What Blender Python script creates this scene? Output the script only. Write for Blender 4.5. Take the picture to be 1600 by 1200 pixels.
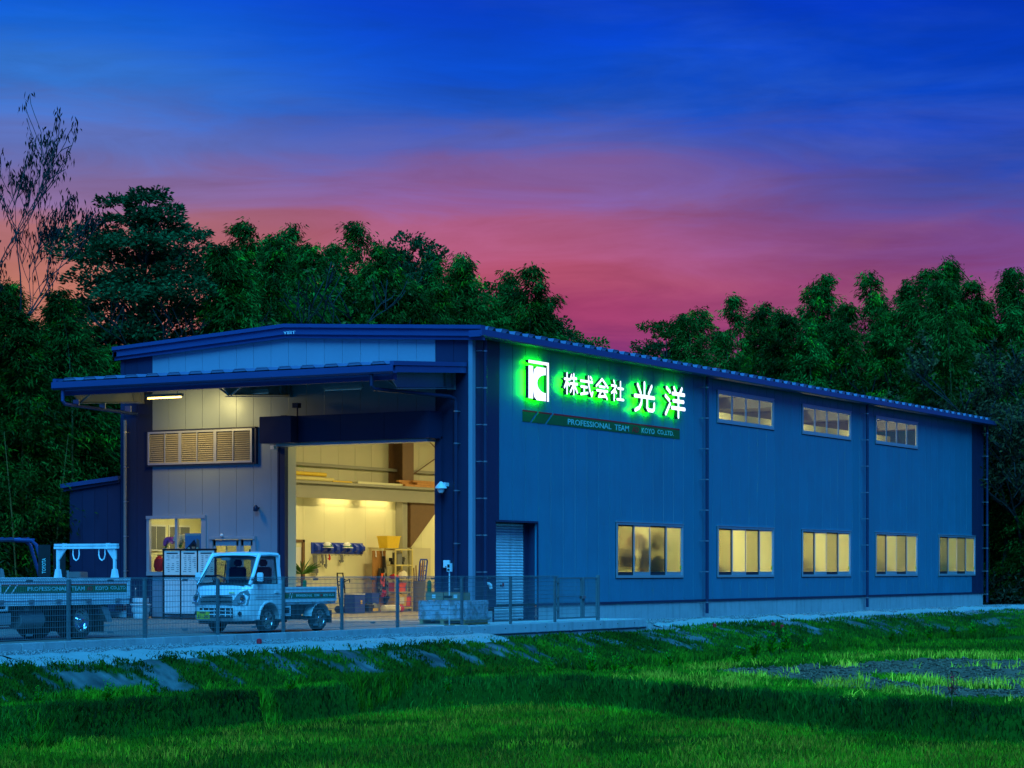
import bpy, math, random
import numpy as np
from mathutils import Vector, Matrix

# ------------------------------------------------------------------ scene, camera, light
sc = bpy.context.scene
for _o in list(bpy.data.objects):
    bpy.data.objects.remove(_o)
random.seed(7)
rng = np.random.default_rng(11)
COL = sc.collection
R = math.radians
PI = math.pi

AZ = math.atan(2044 / 3580.0)            # heading of the lens, from +X (long wall) towards +Y
CAM = Vector((-52.03, -30.92, 1.41))
cd = bpy.data.cameras.new('camera')
cam = bpy.data.objects.new('camera', cd)
COL.objects.link(cam)
cam.location = CAM
cam.rotation_euler = (PI / 2, 0, AZ - PI / 2)
cd.sensor_width = 36
cd.lens = 3580 / 1600 * 36
cd.shift_y = (890 - 600) / 1600
cd.clip_end = 3000
sc.camera = cam

world = bpy.data.worlds.new('World')
sc.world = world
world.use_nodes = True
wn, wl = world.node_tree.nodes, world.node_tree.links
wn.clear()
def W(t, **k):
    n = wn.new(t)
    for a, b in k.items():
        setattr(n, a, b)
    return n
def wmath(op, a, b=None, clamp=False):
    n = W('ShaderNodeMath', operation=op)
    n.use_clamp = clamp
    for i, v in enumerate((a, b)):
        if v is None:
            continue
        if isinstance(v, (int, float)):
            n.inputs[i].default_value = v
        else:
            wl.new(v, n.inputs[i])
    return n.outputs[0]
def s2l(c):
    c = c / 255.0
    return c / 12.92 if c <= .04045 else ((c + .055) / 1.055) ** 2.4
def rgb(r, g, b):
    return (s2l(r), s2l(g), s2l(b), 1)
def wramp(fac, stops):
    n = W('ShaderNodeValToRGB')
    cr = n.color_ramp
    cr.interpolation = 'EASE'
    while len(cr.elements) < len(stops):
        cr.elements.new(0.5)
    for e, (p, c) in zip(cr.elements, stops):
        e.position = p
        e.color = c
    wl.new(fac, n.inputs[0])
    return n.outputs[0]
def wmix(f, a, b):
    n = W('ShaderNodeMix', data_type='RGBA')
    wl.new(f, n.inputs['Factor'])
    wl.new(a, n.inputs[6]); wl.new(b, n.inputs[7])
    return n.outputs[2]
tc = W('ShaderNodeTexCoord')
sep = W('ShaderNodeSeparateXYZ')
wl.new(tc.outputs['Generated'], sep.inputs[0])
# azimuth away from the afterglow (which sits beyond the left end of the roof), as a cosine
glow_az = AZ + R(9)
dotg = wmath('ADD', wmath('MULTIPLY', sep.outputs[0], math.cos(glow_az)), wmath('MULTIPLY', sep.outputs[1], math.sin(glow_az)))
# soft long clouds: noise stretched along the horizon
mp = W('ShaderNodeMapping'); mp.inputs['Scale'].default_value = (2.2, 2.2, 15)
mp.inputs['Rotation'].default_value = (R(4), R(-5), 0)
wl.new(tc.outputs['Generated'], mp.inputs[0])
nz = W('ShaderNodeTexNoise'); nz.inputs['Scale'].default_value = 1.6; nz.inputs['Detail'].default_value = 5; nz.inputs['Roughness'].default_value = .5
wl.new(mp.outputs[0], nz.inputs[0])
cl = wmath('SUBTRACT', nz.outputs[0], .5)
mp2 = W('ShaderNodeMapping'); mp2.inputs['Scale'].default_value = (5, 5, 30); mp2.inputs['Location'].default_value = (3, 1, 2)
wl.new(tc.outputs['Generated'], mp2.inputs[0])
nz2 = W('ShaderNodeTexNoise'); nz2.inputs['Scale'].default_value = 1.9; nz2.inputs['Detail'].default_value = 9; nz2.inputs['Roughness'].default_value = .6; nz2.inputs['Distortion'].default_value = .6
wl.new(mp2.outputs[0], nz2.inputs[0])
cl2 = wmath('SUBTRACT', nz2.outputs[0], .5)
elev = wmath('ADD', sep.outputs[2], wmath('MULTIPLY', cl, .035))
elev = wmath('ADD', elev, wmath('MULTIPLY', cl2, .030))
# the red belt is a little thicker away from the glow's left edge
side = wmath('ADD', wmath('MULTIPLY', sep.outputs[0], math.sin(AZ)), wmath('MULTIPLY', sep.outputs[1], -math.cos(AZ)))
def smooth(v, a, b_):
    n = W('ShaderNodeMapRange', interpolation_type='SMOOTHSTEP'); n.inputs['From Min'].default_value = a; n.inputs['From Max'].default_value = b_
    wl.new(v, n.inputs['Value']); return n.outputs[0]
mid = wramp(elev, [(0, rgb(104, 42, 108)), (.088, rgb(128, 48, 116)), (.108, rgb(164, 62, 108)), (.128, rgb(178, 80, 110)), (.146, rgb(170, 88, 128)),
                   (.162, rgb(132, 92, 158)), (.178, rgb(78, 92, 178)), (.194, rgb(24, 82, 192)), (.214, rgb(4, 76, 204)), (.25, rgb(0, 60, 202)), (.36, rgb(0, 52, 190)), (1, rgb(0, 40, 150))])
left = wramp(elev, [(0, rgb(196, 124, 104)), (.122, rgb(192, 120, 102)), (.142, rgb(176, 110, 112)), (.160, rgb(134, 108, 158)), (.180, rgb(94, 114, 188)),
                    (.204, rgb(48, 114, 206)), (.228, rgb(16, 98, 212)), (.26, rgb(0, 70, 202)), (.36, rgb(0, 54, 192)), (1, rgb(0, 40, 150))])
right = wramp(elev, [(0, rgb(92, 44, 112)), (.100, rgb(132, 54, 118)), (.120, rgb(142, 64, 122)), (.138, rgb(120, 72, 140)), (.156, rgb(72, 78, 162)),
                     (.172, rgb(24, 68, 174)), (.190, rgb(2, 66, 190)), (.25, rgb(0, 52, 190)), (.36, rgb(0, 48, 182)), (1, rgb(0, 40, 150))])
cool = wramp(elev, [(0, rgb(30, 62, 140)), (.12, rgb(20, 66, 160)), (.25, rgb(4, 58, 182)), (1, rgb(0, 40, 150))])
skyc = wmix(smooth(side, .0, .20), wmix(smooth(side, -.01, -.20), mid, left), right)
skyc = wmix(smooth(dotg, .45, .93), cool, skyc)
mp3 = W('ShaderNodeMapping'); mp3.inputs['Scale'].default_value = (4.5, 4.5, 24); mp3.inputs['Location'].default_value = (1.3, 4.1, .7); mp3.inputs['Rotation'].default_value = (R(-3), R(6), 0)
wl.new(tc.outputs['Generated'], mp3.inputs[0])
nz3 = W('ShaderNodeTexNoise'); nz3.inputs['Scale'].default_value = 1.3; nz3.inputs['Detail'].default_value = 10; nz3.inputs['Roughness'].default_value = .58; nz3.inputs['Distortion'].default_value = .35
wl.new(mp3.outputs[0], nz3.inputs[0])
cmask = wmath('MULTIPLY', smooth(nz3.outputs[0], .46, .76), .24)
cloudc = wramp(elev, [(0, rgb(150, 92, 128)), (.125, rgb(186, 112, 124)), (.150, rgb(166, 110, 146)), (.175, rgb(112, 112, 178)), (.21, rgb(58, 112, 204)), (.3, rgb(30, 92, 206)), (1, rgb(20, 60, 160))])
skyc = wmix(cmask, skyc, cloudc)
bg = W('ShaderNodeBackground')
lum = wmath('ADD', .72, wmath('MULTIPLY', cl2, .62))
wl.new(skyc, bg.inputs[0]); wl.new(lum, bg.inputs[1])
nis = W('ShaderNodeTexSky', sky_type='NISHITA'); nis.sun_disc = False
nis.sun_elevation = R(1.0); nis.sun_rotation = PI / 2 - glow_az
bg2 = W('ShaderNodeBackground'); bg2.inputs[1].default_value = .0004
wl.new(nis.outputs[0], bg2.inputs[0])
addw = W('ShaderNodeAddShader'); wo = W('ShaderNodeOutputWorld')
wl.new(bg.outputs[0], addw.inputs[0]); wl.new(bg2.outputs[0], addw.inputs[1]); wl.new(addw.outputs[0], wo.inputs[0])

sl = bpy.data.lights.new('dusk_light', 'SUN')
sl.energy = 4.7
sl.angle = R(50)
sl.color = (.046, .47, 1.0)
so = bpy.data.objects.new('dusk_light', sl)
COL.objects.link(so)
# broad blue light of the open sky behind the camera
_d = Vector((math.cos(AZ + R(2)), math.sin(AZ + R(2)), -math.tan(R(52))))
so.rotation_euler = _d.to_track_quat('-Z', 'Y').to_euler()
so.location = (-60, -40, 60)

sc.view_settings.view_transform = 'Standard'
sc.view_settings.look = 'None'
sc.view_settings.exposure = .48
sc.view_settings.gamma = 1
sc.view_settings.use_curve_mapping = False
sc.cycles.max_bounces = 7
sc.cycles.transparent_max_bounces = 12
sc.cycles.use_denoising = True
sc.cycles.sample_clamp_indirect = 4

# ------------------------------------------------------------------ materials
MATS = {}
def mat(name, col, rough=.6, metal=0, var=.12, vscale=6, bump=0, bscale=40, spec=.5, dirt=0, emit=None, es=0, trans=0, ior=1.45, attr=None, coat=0):
    m = bpy.data.materials.new(name); m.use_nodes = True
    n, l = m.node_tree.nodes, m.node_tree.links
    p = n['Principled BSDF']
    p.inputs['Roughness'].default_value = rough
    p.inputs['Metallic'].default_value = metal
    p.inputs['Specular IOR Level'].default_value = spec
    p.inputs['Transmission Weight'].default_value = trans
    p.inputs['IOR'].default_value = ior
    p.inputs['Coat Weight'].default_value = coat
    c4 = (*col, 1)
    p.inputs['Base Color'].default_value = c4
    if emit:
        p.inputs['Emission Color'].default_value = (*emit, 1)
        p.inputs['Emission Strength'].default_value = es
    if attr:
        a = n.new('ShaderNodeAttribute'); a.attribute_name = attr
        l.new(a.outputs['Color'], p.inputs['Base Color'])
    elif var:
        g = n.new('ShaderNodeNewGeometry')
        oi = n.new('ShaderNodeObjectInfo')
        t = n.new('ShaderNodeTexNoise'); t.inputs['Scale'].default_value = vscale; t.inputs['Detail'].default_value = 6
        l.new(g.outputs['Position'], t.inputs['Vector'])
        ad = n.new('ShaderNodeMath'); ad.operation = 'MULTIPLY_ADD'
        l.new(oi.outputs['Random'], ad.inputs[0]); ad.inputs[1].default_value = .35
        l.new(t.outputs[0], ad.inputs[2])
        mr = n.new('ShaderNodeMapRange'); mr.inputs['From Min'].default_value = .3; mr.inputs['From Max'].default_value = 1.05
        mr.inputs['To Min'].default_value = 1 - var; mr.inputs['To Max'].default_value = 1 + var
        l.new(ad.outputs[0], mr.inputs['Value'])
        mx = n.new('ShaderNodeMix'); mx.data_type = 'RGBA'; mx.blend_type = 'MULTIPLY'
        mx.inputs['Factor'].default_value = 1; mx.inputs[6].default_value = c4
        l.new(mr.outputs[0], mx.inputs[7])
        out = mx.outputs[2]
        if dirt:
            t2 = n.new('ShaderNodeTexNoise'); t2.inputs['Scale'].default_value = 1.3; t2.inputs['Detail'].default_value = 8
            mp_ = n.new('ShaderNodeMapping'); mp_.inputs['Scale'].default_value = (3.5, 3.5, .5)
            l.new(g.outputs['Position'], mp_.inputs[0]); l.new(mp_.outputs[0], t2.inputs['Vector'])
            r2 = n.new('ShaderNodeMapRange'); r2.inputs['From Min'].default_value = .5; r2.inputs['From Max'].default_value = .72
            r2.inputs['To Max'].default_value = dirt
            l.new(t2.outputs[0], r2.inputs['Value'])
            m2 = n.new('ShaderNodeMix'); m2.data_type = 'RGBA'
            l.new(r2.outputs[0], m2.inputs['Factor']); l.new(out, m2.inputs[6])
            m2.inputs[7].default_value = (.05, .05, .045, 1)
            out = m2.outputs[2]
        l.new(out, p.inputs['Base Color'])
        rr = n.new('ShaderNodeMapRange'); rr.inputs['To Min'].default_value = max(.03, rough - .1); rr.inputs['To Max'].default_value = min(1, rough + .1)
        l.new(t.outputs[0], rr.inputs['Value']); l.new(rr.outputs[0], p.inputs['Roughness'])
    if bump:
        g2 = n.new('ShaderNodeNewGeometry')
        tb = n.new('ShaderNodeTexNoise'); tb.inputs['Scale'].default_value = bscale; tb.inputs['Detail'].default_value = 5
        l.new(g2.outputs['Position'], tb.inputs['Vector'])
        b = n.new('ShaderNodeBump'); b.inputs['Strength'].default_value = bump; b.inputs['Distance'].default_value = .03
        l.new(tb.outputs[0], b.inputs['Height']); l.new(b.outputs[0], p.inputs['Normal'])
    MATS[name] = m
    return m
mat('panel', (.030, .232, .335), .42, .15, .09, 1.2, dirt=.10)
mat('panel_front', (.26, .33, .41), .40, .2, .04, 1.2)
mat('navy', (.022, .030, .075), .38, .1, .08, 2)
mat('trim_blue', (.035, .07, .20), .34, .15, .06, 2)
mat('roof_metal', (.16, .22, .34), .32, .35, .06, 3)
mat('joint', (.012, .014, .02), .8, 0, 0)
mat('concrete', (.40, .41, .41), .85, 0, .12, 3, .25, 30, dirt=.30)
mat('kerb', (.36, .37, .37), .85, 0, .16, 4, .3, 40, dirt=.2)
mat('asphalt', (.17, .155, .14), .75, 0, .25, 2.5, .5, 60)
mat('floor', (.36, .33, .28), .38, 0, .1, .8)
mat('alu', (.50, .53, .56), .35, .5, .04, 5)
mat('alu_dark', (.03, .035, .045), .4, .3, 0)
mat('steel', (.45, .46, .47), .32, .8, .08, 6)
mat('galv', (.34, .37, .38), .45, .5, .1, 9)
mat('fence', (.14, .19, .20), .45, .2, .05, 9)
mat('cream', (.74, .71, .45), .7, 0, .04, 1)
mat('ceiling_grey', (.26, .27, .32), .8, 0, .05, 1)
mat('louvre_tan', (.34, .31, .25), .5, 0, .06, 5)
mat('cream_dark', (.58, .54, .36), .7, 0, .06, 1)  # darker cream puts the upper wall's weaker light into its colour
mat('beam', (.30, .29, .22), .55, 0, .08, 2)
mat('brown', (.16, .085, .035), .6, 0, .2, 8)
mat('plywood', (.34, .16, .045), .65, 0, .2, 5)
mat('wood', (.36, .22, .10), .75, 0, .25, 6)
mat('timber', (.50, .23, .06), .7, 0, .2, 6)
mat('cardboard', (.30, .20, .12), .85, 0, .12, 5)
mat('white', (.78, .79, .80), .45, 0, .04, 4)
mat('white_paint', (.74, .77, .79), .22, 0, .03, 2, coat=.6)
mat('white_worn', (.66, .70, .72), .45, 0, .10, 7, dirt=.25)
mat('black', (.012, .012, .014), .5, 0, .2, 6)
mat('rubber', (.014, .014, .015), .75, 0, .2, 12, .2, 60)
mat('grey', (.16, .17, .18), .55, 0, .08, 5)
mat('green', (.012, .20, .055), .45, 0, .1, 6)
mat('band_green', (.010, .12, .030), .5, 0, .06, 3)
mat('band_red', (.85, .01, .02), .5, 0, .05, 3)
mat('letter_cyan', (.30, .62, .60), .5, 0, 0)
mat('letter_white', (.75, .78, .78), .5, 0, 0)
mat('letter_dark', (.03, .03, .04), .6, 0, 0)
mat('plate', (.72, .50, .02), .45, 0, .05, 9)
mat('orange', (.85, .10, .012), .5, 0, .08, 7)
mat('red', (.62, .012, .02), .5, 0, .08, 7)
mat('blue', (.012, .055, .50), .45, 0, .08, 7)
mat('sky_blue', (.05, .22, .55), .5, 0, .05, 3)
mat('yellow', (.78, .52, .03), .45, 0, .08, 7)
mat('pale_yellow', (.68, .58, .22), .5, 0, .08, 7)
mat('chrome', (.72, .74, .76), .12, .9, .03, 8)
mat('skin', (.55, .34, .24), .6, 0, 0)
mat('petal_purple', (.50, .10, .42), .6, 0, .15, 30)
mat('petal_white', (.80, .76, .60), .6, 0, .1, 30)
mat('leaf_green', (.04, .16, .025), .55, 0, .3, 20)
mat('paper', (.74, .73, .68), .8, 0, .03, 3)
mat('fabric_white', (.24, .30, .29), .85, 0, .12, 3, .4, 14)
mat('glass', (.9, .95, .95), .03, 0, 0, spec=.5, trans=1)
mat('glass_dark', (.02, .03, .035), .06, 0, 0, spec=.6)
mat('lens', (.20, .23, .25), .10, 0, .3, 30, spec=.8)
mat('wrap', (.42, .55, .72), .14, 0, .25, 9, .5, 12, spec=.8)
mat('soil', (.10, .10, .10), .95, 0, .3, 9, .6, 20)
mat('stone', (.20, .21, .215), .9, 0, .4, 14)
mat('bark', (.075, .06, .048), .9, 0, .3, 7, .5, 20)
mat('bark_dark', (.03, .026, .024), .9, 0, .3, 7)
mat('culm', (.10, .10, .025), .5, 0, .3, 3)
mat('tube_off', (.7, .7, .66), .4, 0, 0)
mat('led_white', (.9, .9, .9), .5, 0, 0, emit=(.93, .95, 1), es=.95)
mat('led_green', (.02, .3, .03), .5, 0, 0, emit=(.02, 1.0, .0), es=64)
mat('tube_warm', (.9, .85, .7), .5, 0, 0, emit=(1, .62, .12), es=7)
mat('tube_hall', (.9, .85, .7), .5, 0, 0, emit=(1, .78, .32), es=9)
mat('lamp_red', (.8, .05, .01), .4, 0, 0, emit=(1, .08, .01), es=1.2)

def grazing(n, l, k=.55, add=0.0):
    lw = n.new('ShaderNodeLayerWeight'); lw.inputs[0].default_value = .5
    pw_ = n.new('ShaderNodeMath'); pw_.operation = 'POWER'; pw_.inputs[1].default_value = 4
    ma = n.new('ShaderNodeMath'); ma.operation = 'MULTIPLY_ADD'; ma.inputs[1].default_value = k; ma.inputs[2].default_value = .03 + add; ma.use_clamp = True
    l.new(lw.outputs['Facing'], pw_.inputs[0]); l.new(pw_.outputs[0], ma.inputs[0]); return ma.outputs[0]
def glass_mat(name, tint, alpha, rough):
    # thin pane: mostly see-through, with a real mirror reflection that grows at grazing angles
    m = bpy.data.materials.new(name); m.use_nodes = True
    n, l = m.node_tree.nodes, m.node_tree.links; n.clear()
    o = n.new('ShaderNodeOutputMaterial'); tr = n.new('ShaderNodeBsdfTransparent'); tr.inputs[0].default_value = (*tint, 1)
    gl = n.new('ShaderNodeBsdfGlossy'); gl.inputs['Roughness'].default_value = rough
    mx = n.new('ShaderNodeMixShader')
    l.new(grazing(n, l, .5, alpha), mx.inputs[0]); l.new(tr.outputs[0], mx.inputs[1]); l.new(gl.outputs[0], mx.inputs[2]); l.new(mx.outputs[0], o.inputs[0])
    MATS[name] = m
glass_mat('pane_clear', (.88, .93, .92), .03, .02)
glass_mat('pane_tint', (.66, .76, .74), .02, .02)
glass_mat('screen_mesh', (.62, .60, .52), -.03, .5)
def film_mat(name):
    m = bpy.data.materials.new(name); m.use_nodes = True
    n, l = m.node_tree.nodes, m.node_tree.links; n.clear()
    o = n.new('ShaderNodeOutputMaterial'); tr = n.new('ShaderNodeBsdfTransparent'); tr.inputs[0].default_value = (.82, .90, .97, 1)
    df = n.new('ShaderNodeBsdfDiffuse'); df.inputs[0].default_value = (.62, .70, .80, 1); gl = n.new('ShaderNodeBsdfGlossy'); gl.inputs['Roughness'].default_value = .18
    nz_ = n.new('ShaderNodeTexNoise'); nz_.inputs['Scale'].default_value = 7; nz_.inputs['Detail'].default_value = 5
    mr = n.new('ShaderNodeMapRange'); mr.inputs['From Min'].default_value = .35; mr.inputs['From Max'].default_value = .65; mr.inputs['To Min'].default_value = .2; mr.inputs['To Max'].default_value = .75
    g = n.new('ShaderNodeNewGeometry'); l.new(g.outputs['Position'], nz_.inputs['Vector']); l.new(nz_.outputs[0], mr.inputs['Value'])
    m1 = n.new('ShaderNodeMixShader'); m2 = n.new('ShaderNodeMixShader'); m2.inputs[0].default_value = .16
    l.new(mr.outputs[0], m1.inputs[0]); l.new(tr.outputs[0], m1.inputs[1]); l.new(df.outputs[0], m1.inputs[2]); l.new(m1.outputs[0], m2.inputs[1]); l.new(gl.outputs[0], m2.inputs[2]); l.new(m2.outputs[0], o.inputs[0])
    MATS[name] = m
film_mat('film')
def frosted(name, col, rough):
    m = bpy.data.materials.new(name); m.use_nodes = True
    n, l = m.node_tree.nodes, m.node_tree.links; n.clear()
    o = n.new('ShaderNodeOutputMaterial')
    rf = n.new('ShaderNodeBsdfRefraction'); rf.inputs['Color'].default_value = (*col, 1); rf.inputs['Roughness'].default_value = rough; rf.inputs['IOR'].default_value = 1.2
    tl = n.new('ShaderNodeBsdfTranslucent'); tl.inputs[0].default_value = (*col, 1)
    gl = n.new('ShaderNodeBsdfGlossy'); gl.inputs['Roughness'].default_value = .15
    m1 = n.new('ShaderNodeMixShader'); m1.inputs[0].default_value = .22
    m2 = n.new('ShaderNodeMixShader')
    l.new(rf.outputs[0], m1.inputs[1]); l.new(tl.outputs[0], m1.inputs[2])
    l.new(grazing(n, l, .35), m2.inputs[0]); l.new(m1.outputs[0], m2.inputs[1]); l.new(gl.outputs[0], m2.inputs[2]); l.new(m2.outputs[0], o.inputs[0])
    MATS[name] = m
frosted('pane_frost', (.86, .90, .80), .30)
def leafmat(name):
    m = bpy.data.materials.new(name); m.use_nodes = True
    n, l = m.node_tree.nodes, m.node_tree.links
    p = n['Principled BSDF']; p.inputs['Roughness'].default_value = .6; p.inputs['Specular IOR Level'].default_value = .06
    a = n.new('ShaderNodeAttribute'); a.attribute_name = 'tint'
    oi = n.new('ShaderNodeObjectInfo')
    hs = n.new('ShaderNodeHueSaturation'); hs.inputs['Saturation'].default_value = 1.0
    mr = n.new('ShaderNodeMapRange'); mr.inputs['To Min'].default_value = .72; mr.inputs['To Max'].default_value = 1.25
    l.new(oi.outputs['Random'], mr.inputs['Value']); l.new(mr.outputs[0], hs.inputs['Value'])
    mh = n.new('ShaderNodeMapRange'); mh.inputs['To Min'].default_value = .485; mh.inputs['To Max'].default_value = .52
    l.new(oi.outputs['Random'], mh.inputs['Value']); l.new(mh.outputs[0], hs.inputs['Hue'])
    l.new(a.outputs['Color'], hs.inputs['Color']); l.new(hs.outputs[0], p.inputs['Base Color'])
    tr = n.new('ShaderNodeBsdfTranslucent'); l.new(hs.outputs[0], tr.inputs[0])
    mx = n.new('ShaderNodeMixShader'); mx.inputs[0].default_value = .22
    l.new(p.outputs[0], mx.inputs[1]); l.new(tr.outputs[0], mx.inputs[2]); l.new(mx.outputs[0], n['Material Output'].inputs[0])
    MATS[name] = m
leafmat('leaf')

# ------------------------------------------------------------------ helpers
class MB:
    """collects shapes; build() links them as ONE mesh object"""
    def __init__(s, M=None):
        s.v = []; s.f = []; s.m = []; s.M = M
    def add(s, vs, fs, mi=0):
        b = len(s.v)
        s.v.extend([tuple(s.M @ Vector(p)) for p in vs] if s.M else [tuple(p) for p in vs])
        s.f.extend([tuple(b + i for i in q) for q in fs]); s.m.extend([mi] * len(fs))
        return s
    def box(s, x0, y0, z0, x1, y1, z1, mi=0):
        x0, x1 = sorted((x0, x1)); y0, y1 = sorted((y0, y1)); z0, z1 = sorted((z0, z1))
        return s.add([(x0, y0, z0), (x1, y0, z0), (x1, y1, z0), (x0, y1, z0), (x0, y0, z1), (x1, y0, z1), (x1, y1, z1), (x0, y1, z1)],
                     [(0, 3, 2, 1), (4, 5, 6, 7), (0, 1, 5, 4), (1, 2, 6, 5), (2, 3, 7, 6), (3, 0, 4, 7)], mi)
    def prism(s, pts, axis, a, b, mi=0):
        """polygon pts in the two other axes (order x,y,z minus axis), extruded from a to b"""
        def P(p, t):
            return {'x': (t, p[0], p[1]), 'y': (p[0], t, p[1]), 'z': (p[0], p[1], t)}[axis]
        n = len(pts)
        vs = [P(p, a) for p in pts] + [P(p, b) for p in pts]
        fs = [tuple(range(n)), tuple(range(2 * n - 1, n - 1, -1))] + [(i, i + n, (i + 1) % n + n, (i + 1) % n) for i in range(n)]
        return s.add(vs, fs, mi)
    def tube(s, pts, r, n=8, mi=0, cap=True):
        pts = [Vector(p) for p in pts]; k = len(pts)
        rs = r if isinstance(r, (list, tuple)) else [r] * k
        vs = []; u = None
        for i, p in enumerate(pts):
            d = (pts[min(i + 1, k - 1)] - pts[max(i - 1, 0)])
            d = d.normalized() if d.length > 1e-9 else Vector((0, 0, 1))
            if u is None:
                u = d.orthogonal().normalized()
            else:
                u = (u - d * u.dot(d))
                u = u.normalized() if u.length > 1e-6 else d.orthogonal().normalized()
            w = d.cross(u)
            for j in range(n):
                a = 2 * PI * j / n
                vs.append(p + (u * math.cos(a) + w * math.sin(a)) * rs[i])
        fs = [(i * n + j, i * n + (j + 1) % n, (i + 1) * n + (j + 1) % n, (i + 1) * n + j) for i in range(k - 1) for j in range(n)]
        if cap:
            fs += [tuple(range(n - 1, -1, -1)), tuple(range((k - 1) * n, k * n))]
        return s.add(vs, fs, mi)
    def lathe(s, prof, c, axis='z', n=20, mi=0, cap=True):
        """prof: list of (radius, t) along axis from point c"""
        vs = []
        for (r, t) in prof:
            for j in range(n):
                a = 2 * PI * j / n; x, y = r * math.cos(a), r * math.sin(a)
                q = {'z': (x, y, t), 'y': (x, t, y), 'x': (t, x, y)}[axis]
                vs.append((c[0] + q[0], c[1] + q[1], c[2] + q[2]))
        k = len(prof)
        fs = [(i * n + j, i * n + (j + 1) % n, (i + 1) * n + (j + 1) % n, (i + 1) * n + j) for i in range(k - 1) for j in range(n)]
        if cap and prof[0][0] > 1e-4: fs.append(tuple(range(n - 1, -1, -1)))
        if cap and prof[-1][0] > 1e-4: fs.append(tuple(range((k - 1) * n, k * n)))
        return s.add(vs, fs, mi)
    def quad(s, a, b, c, d, mi=0):
        return s.add([a, b, c, d], [(0, 1, 2, 3)], mi)
    def mesh(s, name, mats):
        me = bpy.data.meshes.new(name)
        me.from_pydata(s.v, [], s.f); me.update()
        for m in (mats if isinstance(mats, (list, tuple)) else [mats]):
            me.materials.append(MATS[m])
        if any(s.m): me.polygons.foreach_set('material_index', s.m)
        return me
    def build(s, name, mats, parent=None, smooth=False, bevel=0, fix=True):
        me = s.mesh(name, mats)
        if fix:
            import bmesh
            bm = bmesh.new(); bm.from_mesh(me)
            bmesh.ops.recalc_face_normals(bm, faces=bm.faces)
            if bevel:
                bmesh.ops.bevel(bm, geom=[e for e in bm.edges if e.is_manifold and e.calc_face_angle(0) > .5], offset=bevel, segments=2, affect='EDGES', clamp_overlap=True)
            bm.to_mesh(me); bm.free()
        if smooth:
            me.polygons.foreach_set('use_smooth', [True] * len(me.polygons))
            me.set_sharp_from_angle(angle=R(38))
        return link(name, me, parent)
def link(name, me, parent=None):
    o = bpy.data.objects.new(name, me); COL.objects.link(o)
    if parent: o.parent = parent
    return o
def tag(o, label, cat, group=None):
    o['label'] = label; o['category'] = cat
    if group: o['group'] = group
    return o
def struct(o, kind='structure'):
    o['kind'] = kind; return o
def thing(name, label, cat, loc=(0, 0, 0), rz=0, group=None):
    o = bpy.data.objects.new(name, None); COL.objects.link(o)
    o.empty_display_size = .2
    o.location = loc; o.rotation_euler = (0, 0, rz)
    return tag(o, label, cat, group)
def copy_tree(o, parent=None):
    c = o.copy(); COL.objects.link(c)
    if parent: c.parent = parent
    for ch in list(o.children): copy_tree(ch, c)
    return c
def copy_of(o, parent=None, loc=None):
    c = o.copy(); COL.objects.link(c); c.parent = parent
    if loc is not None: c.location = loc
    return c
def npmesh(name, V, F, matname, tint=None, smooth=False):
    """fast mesh from numpy arrays; F is (n,3) or (n,4)"""
    me = bpy.data.meshes.new(name)
    k = F.shape[1]
    me.vertices.add(len(V)); me.vertices.foreach_set('co', np.ascontiguousarray(V, np.float32).ravel())
    me.loops.add(F.size); me.loops.foreach_set('vertex_index', np.ascontiguousarray(F, np.int32).ravel())
    me.polygons.add(len(F)); me.polygons.foreach_set('loop_start', np.arange(0, F.size, k, dtype=np.int32))
    me.polygons.foreach_set('loop_total', np.full(len(F), k, np.int32))
    if smooth: me.polygons.foreach_set('use_smooth', np.ones(len(F), bool))
    if tint is not None:
        at = me.attributes.new('tint', 'FLOAT_COLOR', 'POINT')
        at.data.foreach_set('color', np.concatenate([tint, np.ones((len(tint), 1))], 1).astype(np.float32).ravel())
    me.materials.append(MATS[matname]); me.update(calc_edges=True); me.validate()
    return me
def text_mesh(s, box, plane, depth, y0, sp=1.0):
    """lettering fitted into box (u0,v0,u1,v1); plane maps (u,v,w) to a point; returns verts, faces"""
    cu = bpy.data.curves.new('t', 'FONT'); cu.body = s; cu.extrude = .01; cu.resolution_u = 2; cu.space_character = sp; cu.offset = .012
    ob = bpy.data.objects.new('t', cu); COL.objects.link(ob)
    bpy.context.view_layer.update()
    me = bpy.data.meshes.new_from_object(ob.evaluated_get(bpy.context.evaluated_depsgraph_get()))
    bpy.data.objects.remove(ob)
    vs = [v.co.copy() for v in me.vertices]; fs = [tuple(p.vertices) for p in me.polygons]
    bpy.data.meshes.remove(me)
    if not vs: return [], []
    x0, x1 = min(v.x for v in vs), max(v.x for v in vs); a0, a1 = min(v.y for v in vs), max(v.y for v in vs)
    u0, v0, u1, v1 = box
    out = [plane(u0 + (v.x - x0) / (x1 - x0) * (u1 - u0), v0 + (v.y - a0) / max(1e-6, a1 - a0) * (v1 - v0), y0 + (depth if v.z > 0 else 0)) for v in vs]
    return out, fs

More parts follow.
